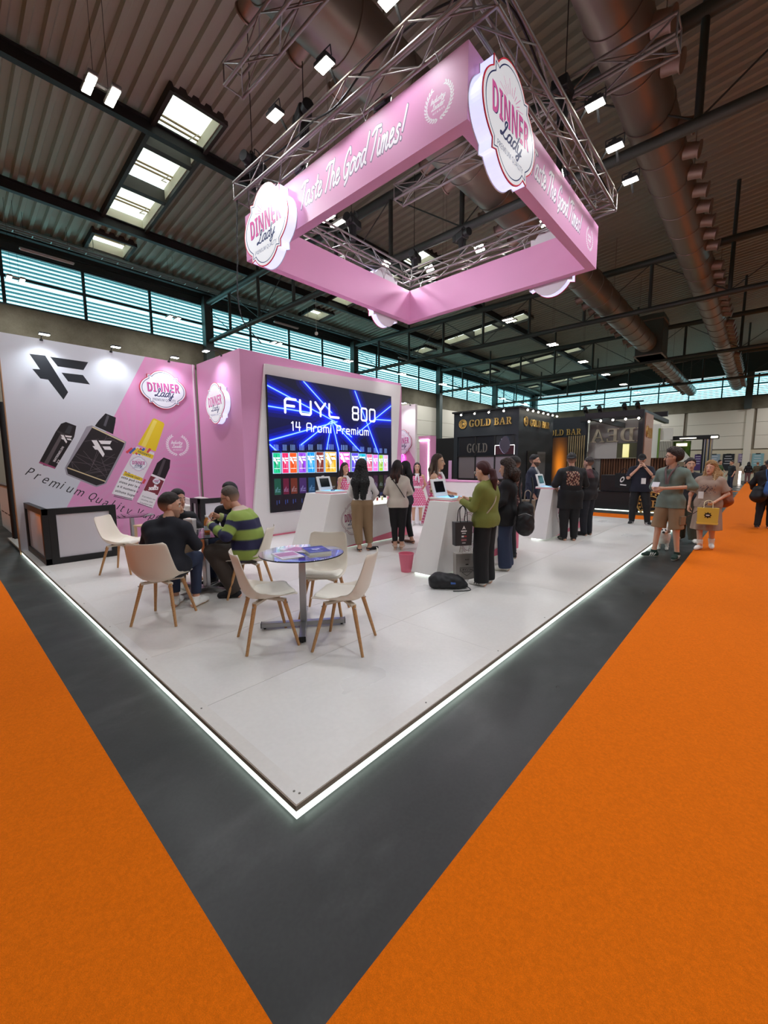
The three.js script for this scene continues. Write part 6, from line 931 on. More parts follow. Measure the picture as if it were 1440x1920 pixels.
person({ ...SIT, label: 'seated person in beige trousers with crossed legs, face showing past the navy jacket', h: 1.7, at: [-5.8, -2.16], face: [1, -0.05], N: [0, 0.98, 0.12], yaw: 10, skin: '#b97f62', hairColor: '#15110f', armL: { e: [0.27, 0.76, 0.1], w: [0.1, 0.86, 0.3] }, armR: { e: [-0.27, 0.76, 0.1], w: [-0.1, 0.74, 0.32] }, legL: { k: [0.02, 0.62, 0.46], a: [-0.22, 0.38, 0.6] }, wear(w) { w.top('#17161b', { name: 'jumper', sleeveGrow: 0.018 }); w.bottom('#a48e74', { w: [0.015, 0.02, 0.02, 0.02], len: 1.02 }); w.shoes('#e8e5e0'); w.hair('short', { grow: 0.02 }); } });
shellChair('cream shell chair under the person with black hair, hidden behind the striped jumper', [-5.38, P0, -2.8], faceDir(0.45, 0.89), GC); shellChair('cream shell chair under the person in beige trousers, behind the navy jacket', [-5.8, P0, -2.16], faceDir(1, -0.05), GC);
// customers at the counter before the screen
person({ label: 'woman with very long black curly hair, white blouse and khaki trousers, seen from behind', fem: true, h: 1.64, at: [-5.28, -5.2], face: [-0.72, -0.69], yaw: -18, skin: '#b07d5f', hairColor: '#0c0a0b', armL: { e: [0.24, 1.13, 0.02], w: [0.14, 1.0, 0.24] }, armR: { e: [-0.27, 1.14, -0.02], w: [-0.2, 0.98, 0.18] }, legL: { k: [0.1, 0.5, 0.02], a: [0.06, 0.085, -0.04], toe: [0.1, 0, 1] }, legR: { k: [-0.1, 0.5, 0.1], a: [-0.14, 0.085, 0.06], toe: [-0.9, 0, 0.5] }, wear(w) { w.top('#dcd8d6', { name: 'blouse', hem: 0.05, loose: 0.01, sleeveGrow: 0.018 }); w.bottom('#8d7355', { w: [0.04, 0.045, 0.045, 0.03], len: 0.93, rise: 0.16 }); w.shoes('#141214', { type: 'flat', sole: '#141214' }); w.hair('curly', { length: 0.56, curl: 0.045, grow: 0.028 }); } });
person({ label: 'woman in a cream jacket and black trousers with long brown hair, seen from behind', fem: true, h: 1.63, at: [-4.86, -5.7], face: [-0.6, -0.8], yaw: -25, skin: '#b98567', hairColor: '#1c1010', armL: { e: [0.24, 1.14, 0.04], w: [0.12, 1.05, 0.24] }, armR: { e: [-0.25, 1.14, 0.06], w: [-0.1, 1.06, 0.24] }, legL: { k: [0.07, 0.5, 0.02], a: [0.055, 0.12, 0] }, legR: { k: [-0.08, 0.5, 0.02], a: [-0.075, 0.12, 0] }, wear(w) { w.top('#d6cdbf', { name: 'jacket', hem: -0.1, grow: 0.02, loose: 0.012, sleeveGrow: 0.02 }); w.bottom('#121114', { w: [0.02, 0.02, 0.012, 0.014], len: 0.93 }); w.shoes('#d8bfae', { type: 'flat', sole: '#d8bfae' }); for (const q of ['L', 'R']) { const a = w.G[q].a; w.mesh('shoe_heel', bar([a[0], a[1] - 0.05, a[2] - 0.03], [a[0], 0.0, a[2] - 0.035], 0.018, 8, 0.026), cloth('#d8bfae')); } w.hair('long', { length: 0.3, streak: '#5a2c20' }); w.strap([[0.13, 1.44, -0.09], [0.02, 1.3, -0.15], [-0.14, 1.05, -0.13]], '#17141a', 0.008); } });
person({ label: 'black haired woman in a dark navy jacket, facing left beside the cream jacket', fem: true, h: 1.62, at: [-5.12, -6.25], face: [-0.8, 0.2], skin: '#a87457', hairColor: '#0d0b0d', yaw: 10, armL: { e: [0.24, 1.14, 0], w: [0.14, 1.05, 0.22] }, legL: { k: [0.08, 0.5, 0.05], a: [0.1, 0.09, 0.08] }, legR: { k: [-0.08, 0.5, 0], a: [-0.08, 0.09, -0.1] }, wear(w) { w.top('#1b1d27', { name: 'jacket', hem: -0.1, loose: 0.012, sleeveGrow: 0.018 }); w.bottom('#101013', { w: [0.015, 0.015, 0.014, 0.02], len: 0.93 }); w.shoes('#5c3a2a', { type: 'flat', sole: '#2a1c16' }); w.hair('long', { length: 0.3 }); } });
// hostesses in polka dot dresses
const dotPink = C('#dc4d83'), dotWhite = C('#f0dde6'), hemWhite = C('#ecdfe6');
function hostess(o) {
  const dots = (s, y1) => (x, y, z) => { const r = Math.hypot(x, z), a = Math.atan2(x, z) * Math.max(0.09, r), k = 0.062 * s, row = Math.floor(y / k * 1.25), u = ((a / k + (row & 1) * 0.5) % 1 + 1) % 1 - 0.5, v = ((y / k * 1.25) % 1 + 1) % 1 - 0.5; if (y1 && y < y1 * s + 0.035) return hemWhite; return u * u + v * v < 0.075 ? dotWhite : dotPink; };
  return person({ fem: true, skin: '#c3916f', ...o, wear(w) { w.top(dots(w.s), { name: 'dress_bodice', sleeve: 0, hem: 0.08, grow: 0.012, neck: 0.075, cell: 0.009 }); w.skirt(dots(w.s, 0.52), { name: 'dress_skirt', y0: 1.08, y1: 0.52, r0: 0.125, r1: 0.3, cell: 0.01 }); w.mesh('belt', new THREE.TorusGeometry(0.128 * w.s, 0.022 * w.s, 8, 28).scale(1, 0.86, 1.6).rotateX(Math.PI / 2).translate(0, 1.07 * w.s, 0.005), cloth('#efe6ea')); const nk = w.N; w.mesh('collar', [new THREE.TorusGeometry(0.064 * w.s, 0.018 * w.s, 8, 20).rotateX(Math.PI / 2 + 0.25).translate(nk[0], nk[1] + 0.0 * w.s, nk[2] + 0.012), tube([[nk[0] + 0.01, nk[1] - 0.0, nk[2] + 0.08], [nk[0] + 0.035, nk[1] - 0.1, nk[2] + 0.125], [nk[0] + 0.045, nk[1] - 0.22, nk[2] + 0.135]], 0.018, 6, 14), tube([[nk[0] - 0.01, nk[1] - 0.0, nk[2] + 0.08], [nk[0] - 0.03, nk[1] - 0.09, nk[2] + 0.125], [nk[0] - 0.035, nk[1] - 0.17, nk[2] + 0.135]], 0.018, 6, 14)], cloth('#f1ecef')); w.shoes('#e9e4e2'); o.hairdo(w); } });
}
hostess({ label: 'hostess in a pink polka dot dress behind the counter before the screen, head turned right', h: 1.6, at: [-6.75, -6.1], face: [0.75, -0.1], yaw: -18, hairColor: '#2c1a14', armL: { e: [0.22, 1.14, 0.02], w: [0.14, 1.04, 0.22] }, armR: { e: [-0.23, 1.14, 0.02], w: [-0.12, 1.06, 0.24] }, hairdo: (w) => w.hair('long', { length: 0.27 }) });
hostess({ label: 'hostess in a pink polka dot dress standing far back, facing the camera', h: 1.6, at: [-6.55, -8.45], face: [0.62, 0.78], yaw: 0, hairColor: '#2a1814', armL: { e: [0.24, 1.14, -0.06], w: [0.14, 0.98, -0.14] }, armR: { e: [-0.24, 1.14, -0.06], w: [-0.14, 0.98, -0.14] }, hairdo: (w) => w.hair('long', { length: 0.24 }) });
hostess({ label: 'hostess with ash blond hair and pink polka dot dress behind the middle counter', h: 1.73, at: [-4.12, -5.86], face: [0.95, -0.28], yaw: 0, hairColor: '#3c2a20', skin: '#c99a78', armL: { e: [0.23, 1.14, 0.02], w: [0.1, 1.08, 0.26] }, armR: { e: [-0.23, 1.14, 0.0], w: [-0.1, 1.07, 0.24], curl: 0.3 }, hairdo: (w) => w.hair('long', { length: 0.25, streak: '#b09a86' }) });
// customers at the middle counter
const green = person({ label: 'woman in an olive green jacket with dark red ponytail at the middle counter', fem: true, h: 1.6, at: [-2.58, -4.78], face: [-0.98, 0.05], bulk: 1.2, pitch: 12, skin: '#cf9d80', hairColor: '#3f1416', H: [0, 1.61, 0.07], armL: { e: [0.25, 1.12, 0.08], w: [0.16, 1.2, 0.3], curl: 0.9 }, armR: { e: [-0.24, 1.13, 0.12], w: [-0.08, 1.2, 0.32], curl: 0.9 }, legL: { k: [0.1, 0.5, 0.02], a: [0.1, 0.085, 0], toe: [0.05, 0, 1] }, wear(w) { w.top('#767a35', { name: 'jacket', hem: -0.1, grow: 0.022, loose: 0.022, sleeveGrow: 0.022 }); w.bottom('#0f0e11', { w: [0.03, 0.045, 0.05, 0.065], len: 1.04 }); w.shoes('#ece8e2', { stripe: '#17171a' }); w.hair('pony', { length: 0.3, grow: 0.012 }); w.glasses('#d9d4cc'); w.strap([[-0.1, 1.4, -0.09], [0.08, 1.2, -0.16], [0.2, 0.98, -0.05]], '#b9a78e', 0.01); } });
person({ label: 'woman with curly brown hair in a black blazer and blue jeans, behind the green jacket', fem: true, h: 1.62, at: [-2.72, -5.68], face: [-0.95, 0.3], bulk: 1.05, pitch: 6, skin: '#c08e70', hairColor: '#33231b', armL: { e: [0.25, 1.13, 0.02], w: [0.2, 0.98, 0.2] }, armR: { e: [-0.24, 1.13, 0.05], w: [-0.1, 1.1, 0.28] }, wear(w) { w.top('#131216', { name: 'blazer', hem: -0.22, grow: 0.022, loose: 0.02, sleeveGrow: 0.02 }); w.bottom('#2a3550', { w: [0.02, 0.03, 0.04, 0.07], len: 1.04 }); w.shoes('#ebe6de', { sole: '#e8e2d4' }); w.hair('curly', { length: 0.17, curl: 0.03, grow: 0.03 }); } });
person({ label: 'person in a dark red patterned shirt, mostly hidden behind the curly haired woman', h: 1.68, at: [-3.0, -6.5], face: [-0.7, 0.3], skin: '#b98263', hairColor: '#1d1614', armL: { e: [0.24, 1.15, 0.1], w: [0.1, 1.3, 0.26] }, wear(w) { const a = C('#3a1c20'), b = C('#8a6a60'); w.top((x, y, z) => n3(x * 40, y * 40, z * 40) > 0.25 ? b : a, { name: 'shirt', sleeveGrow: 0.02, cell: 0.011 }); w.bottom('#1c1d24'); w.shoes('#222226'); w.hair('short'); } });
// at the farther counter
person({ label: 'bearded man in a navy suit jacket with white trim behind the farther counter, facing right', h: 1.76, at: [-3.82, -9.22], face: [0.97, -0.15], bulk: 1.08, skin: '#b37f60', hairColor: '#120e0d', beard: 0.85, armL: { e: [0.26, 1.13, 0.04], w: [0.16, 1.02, 0.26] }, wear(w) { const nv = C('#1c2236'), wh = C('#e8e6e6'), bl = C('#15151a'); const f = w.fw; w.top((x, y, z) => { const yy = y / w.s, c = Math.abs(x) / w.s; if (z > 0.05 && yy > 1.08 && yy < 1.5) { if (c < 0.02) return bl; if (c < 0.055 * (yy - 1.02) / 0.4) return wh; const e = 0.055 * (yy - 1.02) / 0.4 + 0.02; if (c < e) return bl; if (c < e + 0.014) return wh; } return nv; }, { name: 'suit_jacket', hem: -0.12, grow: 0.02, loose: 0.012, sleeveGrow: 0.018, cell: 0.009, neck: 0.062 }); w.bottom('#1a1e30'); w.shoes('#15130f', { sole: '#15130f' }); w.hair('short', { grow: 0.014 }); } });
person({ label: 'man in black cap and black t-shirt with a brown print on the back', h: 1.77, at: [-2.82, -8.72], face: [-0.62, -0.78], bulk: 1.2, yaw: -25, skin: '#b98567', hairColor: '#1a1412', armL: { e: [0.3, 1.14, 0.02], w: [0.2, 1.02, 0.2] }, armR: { e: [-0.29, 1.14, 0.04], w: [-0.14, 1.04, 0.24] }, wear(w) { const k = C('#131215'), a = C('#6b4630'), b = C('#b09a84'), d = C('#7a2a22'); w.top((x, y, z) => { const yy = y / w.s, xx = x / w.s; if (z < -0.05 && yy > 1.12 && yy < 1.4 && Math.abs(xx - 0.02) < 0.12) { const q = n3(xx * 55 + 2, yy * 38, 1); return q > 0.3 ? b : q > 0.05 ? a : q > -0.12 ? d : k; } return k; }, { name: 't_shirt', sleeve: 0.55, hem: -0.08, grow: 0.02, loose: 0.02, sleeveGrow: 0.035, cell: 0.0095 }); w.bottom('#141417', { w: [0.03, 0.035, 0.035, 0.03], len: 1.03 }); w.top('#101013', { name: 'tied_jacket', sleeve: 0, hem: -0.3, grow: 0.032, loose: 0.02, neck: 0.5 }); w.shoes('#17171a', { sole: '#1d1d20', stripe: '#8d8a80' }); w.hair('short'); w.capHat('#111114', true); } });
person({ label: 'man in dark red and black with shaved head, behind the man in the black cap', h: 1.7, at: [-2.74, -9.6], face: [-0.75, -0.2], bulk: 1.15, skin: '#a87a60', hairColor: '#2c2320', beard: 0.5, armL: { e: [0.28, 1.14, 0.02], w: [0.2, 1.0, 0.2] }, wear(w) { const k = C('#17151a'), r = C('#4a2026'); w.top((x, y, z) => y / w.s > 1.3 && x > 0.02 ? r : k, { name: 'jacket', hem: -0.14, grow: 0.02, loose: 0.02, sleeveGrow: 0.025 }); w.bottom('#1a1b24', { w: [0.025, 0.03, 0.03, 0.03], len: 1.03 }); w.shoes('#151517', { sole: '#1b1b1e' }); w.hair('short', { grow: 0.006 }); } });
person({ label: 'man in black cap and navy t-shirt holding both hands before his face', h: 1.78, at: [-2.25, -12.2], face: [0.2, 0.98], bulk: 1.15, pitch: 10, skin: '#c08c70', hairColor: '#1a1412', beard: 0.5, armL: { e: [0.27, 1.2, 0.12], w: [0.06, 1.46, 0.22], d: [-0.25, 0.6, -0.12], n: [-1, 0, -0.4], curl: 0.7 }, armR: { e: [-0.27, 1.18, 0.1], w: [-0.07, 1.42, 0.22], d: [0.25, 0.6, -0.1], n: [1, 0, -0.4], curl: 0.7 }, legL: { k: [0.16, 0.5, 0.03], a: [0.2, 0.085, 0.02], toe: [0.5, 0, 1] }, legR: { k: [-0.13, 0.5, 0.03], a: [-0.14, 0.085, 0], toe: [-0.3, 0, 1] }, wear(w) { w.top('#171a2a', { name: 't_shirt', sleeve: 0.48, hem: -0.12, grow: 0.022, loose: 0.025, sleeveGrow: 0.035 }); const k = C('#131316'), wh = C('#c9c8c6'); w.bottom((x, y, z) => x < -0.16 && Math.abs(z) < 0.03 && y < 0.95 ? wh : k, { name: 'track_trousers', w: [0.02, 0.03, 0.028, 0.028], len: 1.02, cell: 0.011 }); w.shoes('#17171a', { sole: '#f0eeea', stripe: '#efeeee' }); w.hair('short'); w.capHat('#101012', false); w.mesh('badge', [box(0.1, 0.145, 0.006, 0.06, 1.12, 0.175)], cloth('#e9e7e4')); w.mesh('watch', [new THREE.TorusGeometry(0.033, 0.009, 6, 16).rotateX(1.2).translate(...add(w.A.L.w, [0, -0.03, 0]))], m.black); } });
// passers-by on the right
const walker = person({ label: 'young man in green shirt and khaki cargo shorts, holding a paper, looking left', h: 1.87, at: [-1.1, -8.5], y: 0.004, face: [-0.38, 0.92], yaw: -48, skin: '#c48f70', hairColor: '#2e1f16', beard: 0.3, bulk: 0.76, twist: 0, armL: { e: [0.31, 1.17, -0.02], w: [0.03, 1.14, 0.27], curl: 0.8, n: [-0.3, -0.2, -1] }, armR: { e: [-0.29, 1.14, 0.0], w: [-0.13, 1.12, 0.24], curl: 0.8 }, legL: { k: [0.12, 0.51, 0.02], a: [0.13, 0.085, -0.04], toe: [0.25, 0, 1] }, legR: { k: [-0.12, 0.51, 0.07], a: [-0.15, 0.085, 0.1], toe: [-0.5, 0, 1] }, wear(w) { w.top('#6f7e74', { name: 'shirt', sleeve: 0.62, hem: -0.13, grow: 0.018, loose: 0.022, neck: 0.09, sleeveGrow: 0.022 }); for (const q of [-1, 1]) w.mesh('scarf', tube([[0.0, 1.5, -0.07], [q * 0.06, 1.5, -0.03], [q * 0.072, 1.46, 0.05], [q * 0.045, 1.38, 0.115], [q * 0.018, 1.28, 0.135], [q * 0.012, 1.2, 0.14]].map((p) => w.S(p)), 0.016, 7, 30), cloth('#6e5a5a')); w.bottom('#8f7355', { name: 'cargo_shorts', w: [0.03, 0.05, 0.05, 0.05], len: 0.52, rise: 0.1 }); w.mesh('cargo_pocket', rbox(0.03, 0.15, 0.14, 0.01, 0.222, 0.68, 0.02), cloth('#856a4d')); w.shoes('#143026', { sole: '#e9e4da', stripe: '#efede6' }); w.hair('short', { grow: 0.036 }); w.glasses('#15120f'); w.mesh('paper_sheet', box(0.12, 0.09, 0.003).rotateX(-0.5).translate(...w.S([-0.05, 1.2, 0.34])), cloth('#e6e4e8')); } });
person({ label: 'woman with curly blond hair in a beige dress, carrying a yellow bag', fem: true, h: 1.66, at: [-0.69, -9.85], y: 0.004, face: [-0.08, 1], yaw: -14, bulk: 1.16, skin: '#c08a6c', hairColor: '#9a7448', armL: { e: [0.29, 1.12, 0.0], w: [0.13, 0.97, 0.24], curl: 1.2 }, armR: { e: [-0.29, 1.1, 0.0], w: [-0.3, 0.86, 0.04], curl: 0.6 }, legL: { k: [0.09, 0.5, 0.0], a: [0.09, 0.1, -0.14] }, legR: { k: [-0.09, 0.5, 0.1], a: [-0.06, 0.09, 0.12] }, wear(w) { const bg = C('#9f8878'), dk = C('#5a5058'); w.top((x, y, z) => { const yy = y / w.s, xx = x / w.s; if (z > 0.08 && yy > 1.12 && yy < 1.3 && Math.abs(xx) < 0.12 && n3(xx * 60, yy * 50, 3) > 0.3) return dk; return bg; }, { name: 'dress', sleeve: 0.42, hem: -0.1, grow: 0.022, loose: 0.02, sleeveGrow: 0.035, cell: 0.0105 }); w.skirt('#9f8878', { name: 'dress_skirt', y0: 0.98, y1: 0.4, r0: 0.2, r1: 0.25, folds: 8 }); w.shoes('#ece9e4', { type: 'boot', sole: '#e4e0d8' }); w.hair('curly', { length: 0.24, curl: 0.03, grow: 0.022, streak: '#dcc294' }); w.strap([[0.1, 1.43, 0.08], [0.02, 1.28, 0.15], [-0.08, 1.12, 0.165]], '#3a3238', 0.007); w.mesh('badge', box(0.08, 0.13, 0.006, -0.09, 1.04, 0.185), cloth('#e4e2e0')); } });
person({ label: 'person in a dark top and wide olive trousers walking behind the man in shorts', h: 1.72, at: [-1.08, -10.6], y: 0.004, face: [0.1, 1], skin: '#b98567', hairColor: '#2a1d18', yaw: 10, legL: { k: [0.1, 0.5, 0.05], a: [0.16, 0.085, 0.1] }, legR: { k: [-0.1, 0.5, 0], a: [-0.1, 0.085, -0.12] }, wear(w) { w.top('#23252a', { sleeveGrow: 0.02, loose: 0.02 }); w.bottom('#3d3a2c', { w: [0.035, 0.05, 0.055, 0.07], len: 1.03 }); w.shoes('#e6e3dd'); w.hair('short', { grow: 0.02 }); } });
person({ label: 'person in black at the right edge of the picture, walking away with a blue bag', h: 1.7, at: [0.16, -14.0], y: 0.004, face: [0.1, -1], skin: '#b98567', hairColor: '#161214', armL: { e: [0.3, 1.15, 0.02], w: [0.3, 1.0, 0.18] }, legL: { k: [0.1, 0.5, 0.0], a: [0.12, 0.085, -0.1] }, wear(w) { w.top('#131316', { name: 'coat', hem: -0.18, loose: 0.03, grow: 0.025, sleeveGrow: 0.03 }); w.bottom('#131316', { w: [0.025, 0.03, 0.03, 0.03], len: 1.02 }); w.shoes('#17171a', { sole: '#2a2a2c' }); w.hair('short'); } });
// small figures far back
const far = (label, x, z, h, face, topC, botC, hairC, fem, hair = 'short', extra = {}) => person({ label, h, at: [x, z], y: 0.004, face, fem, hairColor: hairC, fine: 0.62, headCell: 0.008, handCell: 0.006, ...extra, wear(w) { w.top(topC, { sleeve: extra.sleeve ?? 1, sleeveGrow: 0.02, loose: 0.015 }); w.bottom(botC, { len: 1.03 }); w.shoes(extra.shoe ?? '#222224'); w.hair(hair, { length: extra.hl ?? 0.22 }); } });
far('far man in a green t-shirt leaning left of the beige cabinet', -1.95, -33.5, 1.78, [0.9, 0.4], '#3f5a34', '#20222a', '#141012', false, 'short', { sleeve: 0.5, armL: { e: [0.26, 1.15, 0.1], w: [0.1, 1.05, 0.26] } });
far('far man in a dark t-shirt and jeans with white shoes beside the beige cabinet', -1.3, -32.5, 1.74, [-0.8, 0.6], '#22262c', '#2a3448', '#4a3a30', false, 'short', { sleeve: 0.5, shoe: '#e8e6e2' });
far('far woman in a cream top and black trousers before the mauve poster', -1.25, -42.5, 1.66, [0.2, -1], '#c9c0ac', '#1a1a1e', '#1a1214', true, 'long');
far('far woman in a black top and mauve trousers before the mauve poster', -0.72, -42.8, 1.66, [-0.3, -1], '#1c1a1e', '#7a5e62', '#161012', true, 'long');
far('far person in an olive jacket before the teal poster, left of two', -0.2, -42.6, 1.64, [-0.2, -1], '#4e4a38', '#17171a', '#7a5a40', false);
far('far person in dark clothes before the teal poster, right of two', 0.25, -42.4, 1.72, [0.1, -1], '#1e1d20', '#1a1a1e', '#5a4030', false);
far('far person in dark clothes behind the blond woman, left of the striped column', -2.75, -25, 1.74, [0.3, 1], '#1d1c22', '#22222a', '#171214', false, 'short', { shoe: '#222' });
far('far person with brown hair and a grey top, partly hidden behind the man in shorts', -3.0, -23, 1.68, [0.8, 0.5], '#4a4648', '#22232a', '#4a2e22', true, 'long');
far('far person in a teal top at the right picture edge before the posters', 0.75, -41.5, 1.62, [0.2, -1], '#2f7a70', '#1c1c20', '#2a1a16', true, 'long');
far('far person in a dark suit carrying papers, above the blue bag at the right edge', 0.62, -25.5, 1.78, [-0.2, -1], '#17171b', '#17171b', '#141012', false);
far('far person sitting out in dark blue behind the suit man, at the amber screen', -4.9, -15.3, 1.3, [0.4, 0.9], '#1d2640', '#1d1f28', '#141012', false);
// ------------------------------------------------------------------ bags, dog and other carried things
function bagGeo(w, h, d) { return hexa([[-w / 2, 0, d / 2], [w / 2, 0, d / 2], [w / 2, 0, -d / 2], [-w / 2, 0, -d / 2]], [[-w / 2 - 0.008, h, d / 2 + 0.004], [w / 2 + 0.008, h, d / 2 + 0.004], [w / 2 + 0.008, h, -d / 2 - 0.004], [-w / 2 - 0.008, h, -d / 2 - 0.004]]); }
function paperBag(name, label, cat, pos, turn, w, h, d, mat, handleC, loop = 0.16) {
  const b = thing(name, label, cat, pos, turn); mesh('bag_body', bagGeo(w, h, d), mat, b);
  for (const q of [-1, 1]) mesh('handle', tube([[-w * 0.22, h, q * d / 2], [-w * 0.18, h + loop * 0.8, q * d * 0.15], [0, h + loop, 0], [w * 0.18, h + loop * 0.8, q * d * 0.15], [w * 0.22, h, q * d / 2]], 0.006, 5, 24), cloth(handleC), b); return b;
}
const printOn = (w, h, draw, bg) => new THREE.MeshStandardMaterial({ map: canvasTex(256, Math.round(256 * h / w), (x, W, H) => { x.fillStyle = bg; x.fillRect(0, 0, W, H); draw(x, W, H); }), roughness: 0.5 });
{
  const bt = paperBag('paper_bag', 'black paper bag with white printed marks hanging from the green jacketed woman\'s arm', 'bag', [-2.74, P0 + 0.55, -4.47], 0.95, 0.22, 0.3, 0.1, std('#2a2b2e', 0.5), '#17171a', 0.2);
  const f = mesh('print', box01(box(0.2, 0.27, 0.002, 0, 0.145, 0.053), 1 / 0.2, 1 / 0.27, -0.1, 0.01), printOn(0.22, 0.3, (x, W, H) => { x.fillStyle = '#d8d6d4'; x.beginPath(); x.moveTo(128, 30); x.lineTo(160, 95); x.lineTo(128, 80); x.lineTo(96, 95); x.fill(); x.fillRect(80, 110, 96, 22); x.fillRect(95, 150, 66, 14); x.fillRect(90, 195, 40, 26); x.fillStyle = '#a23a3a'; x.fillRect(135, 195, 40, 26); x.fillStyle = '#8d5a60'; x.fillRect(85, 250, 90, 34); x.fillStyle = '#c9c6c4'; x.fillRect(100, 310, 60, 12); }, '#2a2b2e'), bt); 
  const wb = paperBag('paper_bag', 'grey white paper bag with dark print standing on the platform by the middle counter', 'bag', [-2.92, P0, -4.86], 0.9, 0.3, 0.36, 0.12, std('#a8a29c', 0.6), '#c9c4be', 0.14);
  mesh('print', box01(box(0.26, 0.3, 0.002, 0, 0.18, 0.064), 1 / 0.26, 1 / 0.3, -0.13, 0.03), printOn(0.26, 0.3, (x, W, H) => { x.fillStyle = '#2a2826'; x.font = 'bold 24px sans-serif'; x.textAlign = 'center'; x.fillText('NEXT', 128, 60); x.fillRect(108, 110, 40, 16); x.lineWidth = 5; x.strokeStyle = '#2a2826'; x.strokeRect(30, 160, 196, 54); x.font = 'bold 46px sans-serif'; x.fillText('CRYSTAL', 128, 205); x.beginPath(); x.moveTo(60, 225); x.lineTo(196, 225); x.lineTo(128, 275); x.closePath(); x.stroke(); }, '#a8a29c'), wb);
  const f2 = field([[[-0.14, 0.09, 0], [0.12, 0.08, 0.02], 0.1, 0.09], [[-0.1, 0.12, -0.04], [0.06, 0.12, 0.02], 0.07, 0.06], [[0.1, 0.06, 0.02], [0.22, 0.05, 0.04], 0.06, 0.04]], 0.05);
  const bp = thing('drawstring_bag', 'slumped black drawstring bag lying on the platform at the foot of the middle counter', 'bag', [-2.86, P0, -4.32], 0.75); mesh('bag_body', nets([-0.3, 0, -0.18], [0.32, 0.26, 0.2], 0.01, (x, y, z) => Math.max(f2(x, y, z) + 0.008 * n3(x * 22, y * 22, z * 22), -y)), cloth('#17171b', 0.55), bp); mesh('emblem', box(0.06, 0.05, 0.006).rotateX(-0.5).translate(0.06, 0.1, 0.105), cloth('#3a5a9a'), bp); mesh('cord', tube([[0.22, 0.05, 0.05], [0.28, 0.01, 0.12], [0.2, 0.008, 0.16], [0.05, 0.008, 0.17]], 0.006, 5, 24), m.black, bp);
  const f3 = field([[[0, 0.08, 0], [0, 0.34, 0], 0.13, 0.11], [[0, 0.1, 0.08], [0, 0.2, 0.08], 0.08, 0.07]], 0.05);
  const bk = thing('backpack', 'large soft black bag hanging at the side of the woman with curly brown hair', 'bag', [-2.42, P0 + 0.6, -5.62], 0.4); mesh('bag_body', nets([-0.2, -0.08, -0.18], [0.2, 0.5, 0.22], 0.012, (x, y, z) => f3(x, y, z) + 0.007 * n3(x * 24, y * 24, z * 24)), cloth('#141418', 0.6), bk); for (const q of [-1, 1]) mesh('strap', tube([[q * 0.06, 0.42, 0.02], [q * 0.09, 0.62, -0.06], [q * 0.07, 0.78, -0.12]], 0.014, 6, 20), cloth('#141418', 0.6), bk); mesh('zip', tube([[-0.09, 0.26, 0.16], [0, 0.29, 0.165], [0.09, 0.26, 0.16]], 0.004, 4, 16), m.chrome, bk);
  paperBag('paper_bag', 'beige paper bag held by the curly haired woman, before the farther counter', 'bag', [-2.53, P0 + 0.76, -5.94], 0.5, 0.2, 0.28, 0.1, std('#a99a88', 0.7), '#b9aa98', 0.14);
  const yb = paperBag('paper_bag', 'yellow paper bag with a black emblem in the blond woman\'s hand', 'bag', [-0.66, 0.52, -9.55], 0.1, 0.3, 0.3, 0.1, std('#d8b84a', 0.6), '#e6dcb8', 0.14);
  mesh('bottom_band', bagGeo(0.303, 0.03, 0.103), std('#ecd060', 0.5), yb); const e = mesh('emblem', slab([[-0.06, 0], [-0.035, 0.02], [-0.05, 0.045], [-0.015, 0.035], [0, 0.06], [0.015, 0.035], [0.05, 0.045], [0.035, 0.02], [0.06, 0], [0.035, -0.02], [0.05, -0.045], [0.015, -0.035], [0, -0.06], [-0.015, -0.035], [-0.05, -0.045], [-0.035, -0.02]].reverse(), 0.003), m.black, yb); e.position.set(0, 0.17, 0.053); mesh('emblem_text', box(0.05, 0.022, 0.003, 0, 0.17, 0.058), m.white, yb);
  const f4 = field([[[0, 0.1, 0], [0, 0.26, 0], 0.12, 0.1], [[0, 0.06, 0.02], [0.05, 0.08, 0.04], 0.1, 0.08]], 0.05); const lb = thing('leather_bag', 'brown leather bucket bag hanging behind the blond woman\'s elbow', 'bag', [-0.46, 0.84, -10.12], 0); mesh('bag_body', nets([-0.2, -0.08, -0.18], [0.22, 0.42, 0.2], 0.012, (x, y, z) => f4(x, y, z) + 0.005 * n3(x * 24, y * 20, z * 24)), cloth('#8a4620', 0.5), lb); mesh('strap', tube([[-0.05, 0.34, 0], [-0.16, 0.5, 0.02], [-0.24, 0.56, 0.1]], 0.013, 6, 20), cloth('#6a3418', 0.5), lb); mesh('drawcord', tube([[-0.1, 0.3, 0.05], [0, 0.29, 0.11], [0.1, 0.3, 0.05]], 0.007, 5, 16), cloth('#3a1c10', 0.5), lb);
  const tb = thing('tote_bag', 'black tote bag with white mark hanging from the arm of the navy shirted man', 'bag', [-2.62, P0 + 0.93, -12.1], 0.1); mesh('bag_body', bagGeo(0.36, 0.38, 0.08), cloth('#121215'), tb); const tm = mesh('mark', new THREE.TorusGeometry(0.05, 0.016, 6, 20).scale(0.7, 1.2, 0.3), m.white, tb); tm.position.set(-0.02, 0.22, 0.044); tm.rotation.z = -0.4; mesh('mark_text', box(0.14, 0.03, 0.004, 0.0, 0.08, 0.043).rotateZ(-0.1), m.white, tb); mesh('strap', tube([[-0.1, 0.38, 0], [0, 0.5, 0], [0.12, 0.38, 0]], 0.01, 5, 16), cloth('#121215'), tb);
